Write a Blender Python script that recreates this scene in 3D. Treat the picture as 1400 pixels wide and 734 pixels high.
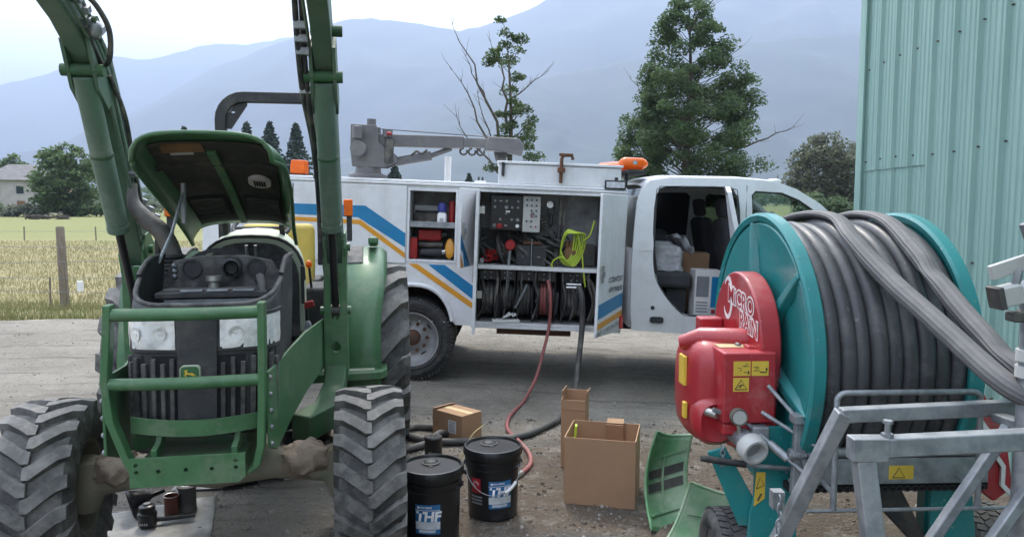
import bpy, bmesh, math, random
import numpy as np
from mathutils import Vector, Matrix, noise
from mathutils.geometry import tessellate_polygon
R = math.radians
random.seed(7)
scene = bpy.context.scene
col = scene.collection
for o in list(bpy.data.objects):
    bpy.data.objects.remove(o)

# ---------------------------------------------------------------- camera, sky, sun, exposure
cam = bpy.data.objects.new('camera', bpy.data.cameras.new('camera'))
col.objects.link(cam)
cam.location = (0, 0, 1.7)
cam.rotation_euler = (R(90 - 4.94), 0, 0)
cam.data.sensor_width = 36
cam.data.lens = 26.486
cam.data.clip_start = 0.05
cam.data.clip_end = 60000
scene.camera = cam

SUN_EL, SUN_AZ = 55.0, -10.0          # azimuth measured from +Y towards +X
world = bpy.data.worlds.new('World')
scene.world = world
world.use_nodes = True
wn = world.node_tree
bg = wn.nodes['Background']
sky = wn.nodes.new('ShaderNodeTexSky')
sky.sky_type = 'NISHITA'
sky.sun_disc = False
sky.sun_elevation = R(SUN_EL)
sky.sun_rotation = R(SUN_AZ)
sky.air_density = 2.0
sky.dust_density = 0.4
sky.ozone_density = 1.0
sky.altitude = 50
hs_ = wn.nodes.new('ShaderNodeHueSaturation')     # hazy summer sky: paler than the clear-air model
hs_.inputs['Saturation'].default_value = 0.24
wn.links.new(sky.outputs[0], hs_.inputs['Color'])
wn.links.new(hs_.outputs[0], bg.inputs[0])
bg.inputs[1].default_value = 0.15

sl = bpy.data.lights.new('sun', 'SUN')
sl.energy = 1.0
sl.angle = R(10.0)
sl.color = (1.0, 0.93, 0.82)
sun = bpy.data.objects.new('sun', sl)
col.objects.link(sun)
sd = Vector((math.sin(R(SUN_AZ)) * math.cos(R(SUN_EL)), math.cos(R(SUN_AZ)) * math.cos(R(SUN_EL)), math.sin(R(SUN_EL))))
sun.rotation_euler = (-sd).to_track_quat('-Z', 'Y').to_euler()
sun.location = sd * 30

scene.view_settings.view_transform = 'Standard'
scene.view_settings.look = 'None'
scene.view_settings.exposure = 2.42
scene.view_settings.gamma = 1.0
scene.view_settings.use_curve_mapping = False
scene.render.engine = 'CYCLES'
scene.cycles.use_adaptive_sampling = False
cy = scene.cycles
cy.use_denoising = True
try:
    cy.denoiser = 'OPENIMAGEDENOISE'
except Exception:
    pass
cy.max_bounces = 8
cy.diffuse_bounces = 3
cy.glossy_bounces = 3
cy.transmission_bounces = 6
cy.transparent_max_bounces = 12
cy.volume_bounces = 0
cy.caustics_reflective = False
cy.caustics_refractive = False
cy.sample_clamp_indirect = 6

# ---------------------------------------------------------------- materials
MATS = {}
def material(name, c1, c2=None, rough=0.6, metal=0.0, scale=6.0, mix=(0.42, 0.62), bump=0.0, bscale=40.0, dust=None,
             damt=0.0, dscale=3.0, spec=0.5, coat=0.0, detail=5.0, alpha=None, trans=0.0, ior=1.45, translucent=0.0, emit=0.0, stretch=None, chips=0.0, chipc=(0.16, 0.15, 0.13), streak=0.0):
    if name in MATS:
        return MATS[name]
    m = bpy.data.materials.new(name)
    m.use_nodes = True
    nt = m.node_tree
    N, L = nt.nodes, nt.links
    b = N['Principled BSDF']
    tc = N.new('ShaderNodeTexCoord')
    vec = tc.outputs['Object']
    if stretch:
        mp = N.new('ShaderNodeMapping')
        mp.inputs['Scale'].default_value = stretch
        L.new(vec, mp.inputs[0])
        vec = mp.outputs[0]
    def noi(s, d=5.0, r=0.6):
        n = N.new('ShaderNodeTexNoise')
        n.inputs['Scale'].default_value = s
        n.inputs['Detail'].default_value = d
        n.inputs['Roughness'].default_value = r
        L.new(vec, n.inputs['Vector'])
        return n.outputs['Fac']
    def ramp(f, a, bb):
        r = N.new('ShaderNodeMapRange')
        r.inputs[1].default_value = a
        r.inputs[2].default_value = bb
        L.new(f, r.inputs[0])
        return r.outputs[0]
    def mixc(f, a, bb):
        x = N.new('ShaderNodeMix')
        x.data_type = 'RGBA'
        L.new(f, x.inputs[0])
        for inp, v in ((x.inputs[6], a), (x.inputs[7], bb)):
            if hasattr(v, 'is_linked'):
                L.new(v, inp)
            else:
                inp.default_value = (*v, 1)
        return x.outputs[2]
    if c2 is None:
        c2 = tuple(v * 0.82 for v in c1)
    colr = mixc(ramp(noi(scale, detail), *mix), c1, c2)
    if streak:
        mp2 = N.new('ShaderNodeMapping'); mp2.inputs['Scale'].default_value = (9, 9, 0.55)
        L.new(tc.outputs['Object'], mp2.inputs[0])
        n2 = N.new('ShaderNodeTexNoise'); n2.inputs['Scale'].default_value = 1.6; n2.inputs['Detail'].default_value = 7; n2.inputs['Roughness'].default_value = 0.65
        L.new(mp2.outputs[0], n2.inputs['Vector'])
        r2 = N.new('ShaderNodeMapRange'); L.new(n2.outputs['Fac'], r2.inputs[0])
        r2.inputs[1].default_value = 0.48; r2.inputs[2].default_value = 0.80; r2.inputs[4].default_value = streak
        colr = mixc(r2.outputs[0], colr, tuple(v * 0.45 for v in (c1[0] * 1.02, c1[1] * 0.98, c1[2] * 0.9)))
    if chips:
        cf = ramp(noi(38, 4, 0.75), 0.70 - 0.07 * chips, 0.72 - 0.07 * chips)
        colr = mixc(cf, colr, chipc)
    rg = None
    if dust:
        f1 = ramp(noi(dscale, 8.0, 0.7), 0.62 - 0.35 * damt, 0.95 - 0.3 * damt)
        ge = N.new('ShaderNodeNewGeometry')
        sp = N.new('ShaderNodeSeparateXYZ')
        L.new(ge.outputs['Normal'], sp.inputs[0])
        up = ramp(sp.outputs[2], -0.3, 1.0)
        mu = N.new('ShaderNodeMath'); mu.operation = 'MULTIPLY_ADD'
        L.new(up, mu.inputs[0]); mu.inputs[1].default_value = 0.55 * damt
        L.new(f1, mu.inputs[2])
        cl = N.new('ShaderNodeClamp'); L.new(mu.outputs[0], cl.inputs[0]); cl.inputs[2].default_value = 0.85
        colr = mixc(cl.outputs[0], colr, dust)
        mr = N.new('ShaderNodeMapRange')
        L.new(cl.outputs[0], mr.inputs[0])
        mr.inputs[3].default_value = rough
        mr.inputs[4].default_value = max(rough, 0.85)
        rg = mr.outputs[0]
    L.new(colr, b.inputs['Base Color'])
    if rg is not None:
        L.new(rg, b.inputs['Roughness'])
    else:
        b.inputs['Roughness'].default_value = rough
    b.inputs['Metallic'].default_value = metal
    b.inputs['IOR'].default_value = ior
    b.inputs['Specular IOR Level'].default_value = spec
    b.inputs['Coat Weight'].default_value = coat
    b.inputs['Coat Roughness'].default_value = 0.12
    if trans:
        b.inputs['Transmission Weight'].default_value = trans
    if alpha is not None:
        b.inputs['Alpha'].default_value = alpha
    if emit:
        L.new(colr, b.inputs['Emission Color'])
        b.inputs['Emission Strength'].default_value = emit
    if bump:
        bp = N.new('ShaderNodeBump')
        bp.inputs['Strength'].default_value = 1.0
        bp.inputs['Distance'].default_value = bump
        L.new(noi(bscale, 6.0, 0.65), bp.inputs['Height'])
        L.new(bp.outputs[0], b.inputs['Normal'])
    if translucent:
        tr = N.new('ShaderNodeBsdfTranslucent')
        L.new(colr, tr.inputs[0])
        ms = N.new('ShaderNodeMixShader')
        ms.inputs[0].default_value = translucent
        L.new(b.outputs[0], ms.inputs[1])
        L.new(tr.outputs[0], ms.inputs[2])
        L.new(ms.outputs[0], N['Material Output'].inputs[0])
    MATS[name] = m
    return m

DUST = (0.34, 0.31, 0.26)
material('boom_green', (0.085, 0.155, 0.102), (0.068, 0.13, 0.085), 0.45, dust=(0.17, 0.20, 0.165), damt=0.45, dscale=5, chips=0.6, streak=0.3)
material('green', (0.048, 0.148, 0.058), (0.038, 0.122, 0.048), 0.40, dust=(0.20, 0.225, 0.155), damt=0.30, dscale=5, coat=0.15, scale=9, chips=0.6, streak=0.3)
material('green_dark', (0.03, 0.11, 0.04), (0.02, 0.075, 0.03), 0.6, dust=(0.12, 0.12, 0.09), damt=0.5)
material('green_panel', (0.07, 0.25, 0.10), (0.06, 0.21, 0.085), 0.34, dust=(0.36, 0.44, 0.30), damt=0.5, dscale=4, coat=0.2)
material('cyl_green', (0.105, 0.165, 0.122), (0.088, 0.145, 0.105), 0.5, dust=(0.26, 0.29, 0.24), damt=0.4, dscale=6, chips=0.5, streak=0.3)
material('black_plastic', (0.022, 0.023, 0.026), (0.03, 0.031, 0.033), 0.55, dust=(0.11, 0.105, 0.095), damt=0.35, dscale=7, bump=0.0006, bscale=160)
material('black_dusty', (0.026, 0.026, 0.028), (0.04, 0.04, 0.04), 0.7, dust=(0.20, 0.19, 0.175), damt=0.5, dscale=9)
material('black_clean', (0.014, 0.014, 0.016), (0.02, 0.02, 0.022), 0.32)
material('liner', (0.03, 0.036, 0.032), (0.018, 0.02, 0.02), 0.9, dust=(0.13, 0.12, 0.10), damt=0.35, bump=0.002, bscale=60)
material('steel_dark', (0.06, 0.06, 0.062), (0.10, 0.09, 0.08), 0.55, 0.4, dust=DUST, damt=0.3)
material('chrome', (0.6, 0.6, 0.6), (0.5, 0.5, 0.5), 0.22, 1.0)
material('galv', (0.34, 0.355, 0.37), (0.22, 0.235, 0.25), 0.48, 0.55, scale=14, bump=0.0006, bscale=70, dust=(0.25, 0.25, 0.24), damt=0.15)
material('galv_dark', (0.25, 0.26, 0.27), (0.16, 0.17, 0.18), 0.5, 0.5, scale=14)
material('rubber', (0.034, 0.034, 0.035), (0.05, 0.049, 0.048), 0.75, dust=(0.22, 0.21, 0.195), damt=0.5, dscale=8, bump=0.001, bscale=90)
material('rubber_lug', (0.042, 0.042, 0.042), (0.065, 0.064, 0.061), 0.72, dust=(0.24, 0.23, 0.215), damt=0.6, dscale=10, bump=0.001, bscale=90)
material('rubber_road', (0.022, 0.022, 0.023), (0.03, 0.03, 0.03), 0.7, dust=(0.14, 0.13, 0.12), damt=0.3, dscale=12)
material('rim_mud', (0.10, 0.10, 0.09), (0.16, 0.14, 0.11), 0.85, dust=(0.20, 0.17, 0.13), damt=0.8, bump=0.004, bscale=30)
material('mud', (0.27, 0.22, 0.17), (0.18, 0.145, 0.11), 0.95, bump=0.012, bscale=28, scale=9)
material('axle', (0.14, 0.16, 0.11), (0.22, 0.19, 0.15), 0.9, dust=(0.21, 0.18, 0.14), damt=0.8, dscale=6, bump=0.004, bscale=30)
material('lens', (0.62, 0.64, 0.66), (0.45, 0.47, 0.5), 0.18, 0.0, scale=22, coat=0.8)
material('reflector', (0.82, 0.82, 0.80), (0.60, 0.60, 0.59), 0.25, 0.15, scale=22, coat=0.9)
material('clear_lens', (0.9, 0.92, 0.93), (0.9, 0.92, 0.93), 0.04, trans=1.0, ior=1.12, spec=0.5)
material('seat_yellow', (0.58, 0.42, 0.07), (0.50, 0.36, 0.06), 0.6, dust=(0.5, 0.44, 0.25), damt=0.3)
material('cream', (0.42, 0.47, 0.34), (0.36, 0.42, 0.28), 0.5, dust=(0.5, 0.5, 0.42), damt=0.5)
material('amber', (0.85, 0.20, 0.01), (0.75, 0.16, 0.01), 0.25, coat=0.5, translucent=0.35)
material('red_lens', (0.5, 0.03, 0.02), None, 0.25, coat=0.5)
material('white_paint', (0.74, 0.75, 0.77), (0.69, 0.70, 0.72), 0.34, coat=0.25, dust=(0.50, 0.47, 0.42), damt=0.3, dscale=2.2, streak=0.28, chips=0.25, chipc=(0.25, 0.2, 0.16))
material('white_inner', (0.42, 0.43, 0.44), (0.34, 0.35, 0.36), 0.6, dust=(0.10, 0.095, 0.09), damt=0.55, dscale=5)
material('cab_white', (0.74, 0.75, 0.77), (0.70, 0.71, 0.73), 0.26, coat=0.5, dust=(0.5, 0.47, 0.42), damt=0.22, dscale=2, streak=0.15)
material('dark_inner', (0.045, 0.046, 0.05), (0.03, 0.031, 0.034), 0.8)
material('upholstery', (0.06, 0.06, 0.065), (0.045, 0.045, 0.05), 0.9, bump=0.001, bscale=200)
material('blue_stripe', (0.012, 0.20, 0.42), (0.012, 0.18, 0.38), 0.35, coat=0.2)
material('orange_stripe', (0.70, 0.32, 0.03), (0.66, 0.29, 0.03), 0.35, coat=0.2)
material('letter_grey', (0.22, 0.23, 0.25), None, 0.5)
material('crane_grey', (0.145, 0.14, 0.145), (0.11, 0.105, 0.11), 0.55, dust=(0.30, 0.29, 0.27), damt=0.3)
material('wheel_silver', (0.40, 0.40, 0.41), (0.30, 0.30, 0.31), 0.45, 0.3, dust=(0.24, 0.22, 0.2), damt=0.35)
material('rust', (0.16, 0.075, 0.045), (0.10, 0.06, 0.045), 0.85, 0.2, bump=0.001)
material('glass', (0.75, 0.82, 0.82), (0.75, 0.82, 0.82), 0.02, trans=1.0, ior=1.05, spec=0.6)
material('glass_tint', (0.05, 0.07, 0.07), (0.05, 0.07, 0.07), 0.02, trans=1.0, ior=1.05, spec=0.6)
material('glass_dark', (0.03, 0.04, 0.045), (0.03, 0.04, 0.045), 0.05, coat=1.0)
material('red_tool', (0.34, 0.02, 0.02), (0.27, 0.016, 0.016), 0.45)
material('blue_cap', (0.03, 0.04, 0.22), None, 0.4)
material('grey_plastic', (0.33, 0.33, 0.34), None, 0.5)
material('panel_grey', (0.48, 0.48, 0.46), (0.42, 0.42, 0.40), 0.5)
material('lime_cable', (0.42, 0.55, 0.05), (0.38, 0.50, 0.05), 0.5)
material('brown', (0.20, 0.11, 0.05), (0.14, 0.08, 0.04), 0.85, bump=0.004, bscale=25)
material('white_paper', (0.72, 0.71, 0.69), (0.62, 0.61, 0.6), 0.8)
material('red_hose', (0.30, 0.085, 0.08), (0.24, 0.07, 0.065), 0.6, dust=DUST, damt=0.2)
material('black_hose', (0.035, 0.035, 0.037), (0.05, 0.05, 0.05), 0.6, dust=DUST, damt=0.35)
material('teal', (0.014, 0.225, 0.225), (0.012, 0.19, 0.195), 0.38, coat=0.2, dust=(0.17, 0.30, 0.29), damt=0.3, chips=0.5, chipc=(0.3, 0.36, 0.35), streak=0.25)
material('reel_red', (0.40, 0.018, 0.028), (0.33, 0.014, 0.022), 0.33, coat=0.3, dust=(0.42, 0.22, 0.2), damt=0.3, dscale=4, chips=0.45, chipc=(0.45, 0.3, 0.28), streak=0.25)
material('pe_hose', (0.050, 0.051, 0.055), (0.066, 0.067, 0.071), 0.36, dust=(0.17, 0.17, 0.17), damt=0.3, dscale=7, bump=0.0008, bscale=50, chips=0.3, chipc=(0.3, 0.3, 0.3))
material('drum_black', (0.012, 0.012, 0.013), None, 0.8)
material('sticker_yellow', (0.70, 0.48, 0.06), (0.64, 0.44, 0.06), 0.45)
material('sticker_black', (0.03, 0.03, 0.03), None, 0.5)
material('cream_label', (0.60, 0.46, 0.25), (0.55, 0.42, 0.24), 0.5)
material('white_print', (0.78, 0.77, 0.76), None, 0.5)
material('cardboard', (0.37, 0.225, 0.13), (0.34, 0.205, 0.118), 0.85, bump=0.0004, bscale=120, scale=4)
material('cardboard_in', (0.33, 0.20, 0.115), (0.30, 0.18, 0.105), 0.9, scale=4)
material('bucket', (0.010, 0.010, 0.011), (0.013, 0.013, 0.014), 0.28, spec=0.5, dust=(0.10, 0.10, 0.10), damt=0.1)
material('label_blue', (0.02, 0.12, 0.30), (0.03, 0.18, 0.36), 0.4, scale=14)
material('label_silver', (0.60, 0.62, 0.64), (0.42, 0.44, 0.46), 0.4, scale=20)
material('label_red', (0.40, 0.02, 0.03), None, 0.4)
material('wood_post', (0.21, 0.175, 0.13), (0.14, 0.115, 0.085), 0.9, scale=20, stretch=(3, 3, 0.3), bump=0.003, bscale=30)
material('bark', (0.10, 0.085, 0.07), (0.06, 0.05, 0.042), 0.95, bump=0.01, bscale=14)
material('bark_dead', (0.13, 0.115, 0.10), (0.09, 0.08, 0.07), 0.95)
material('dirt_oil', (0.028, 0.026, 0.024), (0.05, 0.045, 0.04), 0.5)
material('foil', (0.13, 0.12, 0.11), (0.075, 0.07, 0.065), 0.65, 0.2, bump=0.006, bscale=30)
material('bag', (0.55, 0.56, 0.58), (0.42, 0.43, 0.45), 0.45, bump=0.012, bscale=22)
material('rope', (0.45, 0.36, 0.17), None, 0.7)
material('brown_can', (0.14, 0.045, 0.03), (0.08, 0.03, 0.02), 0.5)
material('clay', (0.20, 0.17, 0.13), (0.15, 0.13, 0.10), 0.9)
material('zinc', (0.55, 0.54, 0.50), (0.42, 0.41, 0.38), 0.35, 0.8)

# ---------------------------------------------------------------- mesh helpers
Z = Vector((0, 0, 1))
def spline(pts, n=6, closed=False):
    P = [Vector(p) for p in pts]
    out = []
    m = len(P)
    rng = m if closed else m - 1
    for i in range(rng):
        if closed:
            p0, p1, p2, p3 = P[(i - 1) % m], P[i], P[(i + 1) % m], P[(i + 2) % m]
        else:
            p1, p2 = P[i], P[i + 1]
            p0 = P[i - 1] if i > 0 else p1 * 2 - p2
            p3 = P[i + 2] if i + 2 < m else p2 * 2 - p1
        for k in range(n):
            t = k / n
            out.append(0.5 * ((2 * p1) + (p2 - p0) * t + (2 * p0 - 5 * p1 + 4 * p2 - p3) * t * t + (3 * p1 - p0 - 3 * p2 + p3) * t ** 3))
    if not closed:
        out.append(P[-1])
    return out

class MB:
    def __init__(s):
        s.v, s.f, s.mi, s.M, s.k = [], [], [], Matrix(), 0
    def at(s, M):
        s.M = M
        return s
    def add(s, vs, fs):
        o = len(s.v)
        M = s.M
        s.v += [tuple(M @ Vector(p)) for p in vs]
        s.f += [tuple(i + o for i in f) for f in fs]
        s.mi += [s.k] * len(fs)
        return s
    def bx(s, x0, x1, y0, y1, z0, z1):
        v = [(x, y, z) for z in (z0, z1) for y in (y0, y1) for x in (x0, x1)]
        return s.add(v, [(0, 2, 3, 1), (4, 5, 7, 6), (0, 1, 5, 4), (2, 6, 7, 3), (0, 4, 6, 2), (1, 3, 7, 5)])
    def box(s, c, d, rot=None):
        old = s.M
        m = Matrix.Translation(c)
        if rot:
            from mathutils import Euler
            m = m @ Euler([R(a) for a in rot]).to_matrix().to_4x4()
        s.M = old @ m
        s.bx(-d[0] / 2, d[0] / 2, -d[1] / 2, d[1] / 2, -d[2] / 2, d[2] / 2)
        s.M = old
        return s
    def prism(s, pts, plane, a, b, holes=()):
        loops = [list(pts)] + [list(h) for h in holes]
        flat = [p for l in loops for p in l]
        def mk(p, t):
            return {'xz': (p[0], t, p[1]), 'yz': (t, p[0], p[1]), 'xy': (p[0], p[1], t)}[plane]
        n = len(flat)
        vs = [mk(p, a) for p in flat] + [mk(p, b) for p in flat]
        fs = []
        if holes:
            tri = tessellate_polygon([[Vector((p[0], p[1], 0)) for p in l] for l in loops])
            fs += [tuple(t) for t in tri] + [tuple(i + n for i in reversed(t)) for t in tri]
        else:
            fs += [tuple(range(n)), tuple(range(2 * n - 1, n - 1, -1))]
        o = 0
        for l in loops:
            k = len(l)
            for i in range(k):
                j = (i + 1) % k
                fs.append((o + i, o + j, n + o + j, n + o + i))
            o += k
        return s.add(vs, fs)
    def loft(s, rings, cap=True, closed=True, loop=False):
        n = len(rings[0])
        vs = [p for r in rings for p in r]
        fs = []
        m = len(rings)
        for i in range(m if loop else m - 1):
            for j in range(n if closed else n - 1):
                a, b = i * n + j, i * n + (j + 1) % n
                c, d = ((i + 1) % m) * n + (j + 1) % n, ((i + 1) % m) * n + j
                fs.append((a, b, c, d))
        if cap and closed and not loop:
            fs.append(tuple(range(n - 1, -1, -1)))
            fs.append(tuple(range((m - 1) * n, m * n)))
        return s.add(vs, fs)
    def tube(s, pts, r, n=10, closed=False, flat=1.0, cap=True, up=None):
        P = [Vector(p) for p in pts]
        m = len(P)
        rr = r if isinstance(r, (list, tuple)) else [r] * m
        rings = []
        nrm = None
        for i in range(m):
            if closed:
                t = (P[(i + 1) % m] - P[i - 1]).normalized()
            else:
                t = (P[min(i + 1, m - 1)] - P[max(i - 1, 0)]).normalized()
            if nrm is None:
                u = Vector(up) if up else (Z if abs(t.z) < 0.9 else Vector((1, 0, 0)))
                nrm = (u - t * u.dot(t)).normalized()
            else:
                nrm = (nrm - t * nrm.dot(t)).normalized()
            bn = t.cross(nrm)
            rings.append([P[i] + nrm * (math.sin(q) * rr[i] * flat) + bn * (math.cos(q) * rr[i]) for q in [2 * math.pi * k / n for k in range(n)]])
        return s.loft(rings, cap=cap, loop=closed)
    def bar(s, pts, w, h, side=(1, 0, 0)):
        P = [Vector(p) for p in pts]
        m = len(P)
        rings = []
        S = Vector(side)
        for i in range(m):
            t0 = (P[i] - P[i - 1]).normalized() if i > 0 else None
            t1 = (P[i + 1] - P[i]).normalized() if i < m - 1 else None
            t = ((t0 or t1) + (t1 or t0)).normalized()
            k = 1.0 / max(0.4, t.dot(t1 or t0))
            sd_ = (S - t * S.dot(t)).normalized()
            u = t.cross(sd_)
            rings.append([P[i] + sd_ * (a * w / 2) + u * (b * h / 2 * k) for a, b in ((-1, -1), (1, -1), (1, 1), (-1, 1))])
        return s.loft(rings)
    def lathe(s, prof, n=32, axis='z', o=(0, 0, 0), a0=0.0, a1=2 * math.pi):
        full = abs(a1 - a0 - 2 * math.pi) < 1e-6
        rings = []
        cnt = n if full else n + 1
        for i in range(cnt):
            q = a0 + (a1 - a0) * i / n
            c, sn = math.cos(q), math.sin(q)
            if axis == 'z':
                rings.append([(o[0] + r * c, o[1] + r * sn, o[2] + z) for r, z in prof])
            elif axis == 'x':
                rings.append([(o[0] + z, o[1] + r * c, o[2] + r * sn) for r, z in prof])
            else:
                rings.append([(o[0] + r * c, o[1] + z, o[2] + r * sn) for r, z in prof])
        return s.loft(rings, cap=False, closed=False, loop=full)
    def ball(s, c, r, n=12, m=8):
        rx, ry, rz = r if isinstance(r, (tuple, list)) else (r, r, r)
        rings = []
        for i in range(m + 1):
            a = math.pi * i / m
            rings.append([(c[0] + rx * math.sin(a) * math.cos(2 * math.pi * j / n), c[1] + ry * math.sin(a) * math.sin(2 * math.pi * j / n), c[2] - rz * math.cos(a)) for j in range(n)])
        return s.loft(rings, cap=False)
    def grid(s, fn, nu, nv):
        vs = [fn(i / nu, j / nv) for j in range(nv + 1) for i in range(nu + 1)]
        fs = [(j * (nu + 1) + i, j * (nu + 1) + i + 1, (j + 1) * (nu + 1) + i + 1, (j + 1) * (nu + 1) + i) for j in range(nv) for i in range(nu)]
        return s.add(vs, fs)
    def mesh(s, name, mats, smooth=38, weld=True):
        me = bpy.data.meshes.new(name)
        me.from_pydata(s.v, [], s.f)
        me.polygons.foreach_set('material_index', s.mi)
        if weld:
            b = bmesh.new()
            b.from_mesh(me)
            bmesh.ops.remove_doubles(b, verts=b.verts, dist=1e-5)
            bmesh.ops.recalc_face_normals(b, faces=b.faces)
            b.to_mesh(me)
            b.free()
        for m in (mats if isinstance(mats, (list, tuple)) else [mats]):
            me.materials.append(MATS[m] if isinstance(m, str) else m)
        if smooth:
            me.shade_smooth()
            me.set_sharp_from_angle(angle=R(smooth))
        me.update()
        return me
    def build(s, name, mats, parent=None, bev=0.0, smooth=38, solid=0.0, loc=None, rot=None, weld=True, label=None, seg=2):
        o = bpy.data.objects.new(name, s.mesh(name, mats, smooth, weld))
        col.objects.link(o)
        if parent:
            o.parent = parent
        if loc:
            o.location = loc
        if rot:
            o.rotation_euler = [R(a) for a in rot]
        if solid:
            md = o.modifiers.new('solid', 'SOLIDIFY')
            md.thickness = solid
            md.offset = 0
        if bev:
            md = o.modifiers.new('bevel', 'BEVEL')
            md.width = bev
            md.segments = seg
            md.limit_method = 'ANGLE'
            md.angle_limit = R(35)
            md.harden_normals = True
        if label:
            o['label'] = label
        return o

def tag(o, label, cat, group=None, kind=None):
    o['label'] = label
    if cat:
        o['category'] = cat
    if group:
        o['group'] = group
    if kind:
        o['kind'] = kind
    return o
def thing(name, label, cat, loc=(0, 0, 0), rot=(0, 0, 0), group=None):
    o = bpy.data.objects.new(name, None)
    col.objects.link(o)
    o.empty_display_size = 0.1
    o.location = loc
    o.rotation_euler = [R(a) for a in rot]
    return tag(o, label, cat, group)
def struct(o):
    o['kind'] = 'structure'
    return o
def copy_tree(o, parent=None):
    c = o.copy()
    col.objects.link(c)
    c.parent = parent
    for ch in list(o.children):
        copy_tree(ch, c)
    return c
def text_mesh(body, size, shear=0.0, bold=0.0, ext=0.0):
    cu = bpy.data.curves.new('text', 'FONT')
    cu.body = body
    cu.size = size
    cu.shear = shear
    cu.offset = bold
    cu.extrude = ext
    cu.align_x = 'CENTER'
    cu.align_y = 'CENTER'
    cu.resolution_u = 3
    ob = bpy.data.objects.new('text', cu)
    me = bpy.data.meshes.new_from_object(ob)
    bpy.data.objects.remove(ob)
    return me
def text(name, body, size, mat, parent, M, fn=None, **kw):
    me = text_mesh(body, size, **kw)
    me.name = name
    for v in me.vertices:
        v.co = (M @ v.co) if fn is None else fn(v.co)
    me.materials.clear()
    me.materials.append(MATS[mat])
    o = bpy.data.objects.new(name, me)
    col.objects.link(o)
    o.parent = parent
    return o
def frame(origin, xa, za):          # text plane: local x -> xa, local y -> za, normal = xa x za
    x = Vector(xa).normalized(); z = Vector(za).normalized(); n = x.cross(z)
    return Matrix(((x.x, z.x, n.x, origin[0]), (x.y, z.y, n.y, origin[1]), (x.z, z.z, n.z, origin[2]), (0, 0, 0, 1)))
def fbm(x, y, s, o=4):
    return noise.fractal(Vector((x * s, y * s, 3.7)), 1.0, 2.0, o)
def sstep(a, b, x):
    t = max(0.0, min(1.0, (x - a) / (b - a)))
    return t * t * (3 - 2 * t)

# ================================================================ GROUND
def gz(x, y):
    s = -0.04 * max(0.0, min(x, 6.0) + 0.87) * sstep(5.3, 6.7, y)
    return s
def yard_z(x, y):
    return gz(x, y) + 0.012 * fbm(x, y, 1.1) + 0.006 * fbm(x + 9, y, 5.0, 3) + 0.012 * math.sin(y * 3.1 + 0.35 * x + fbm(x, y, .5)) * sstep(6, 8, y) * (1 if x < -2.5 else 0.3)

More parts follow.
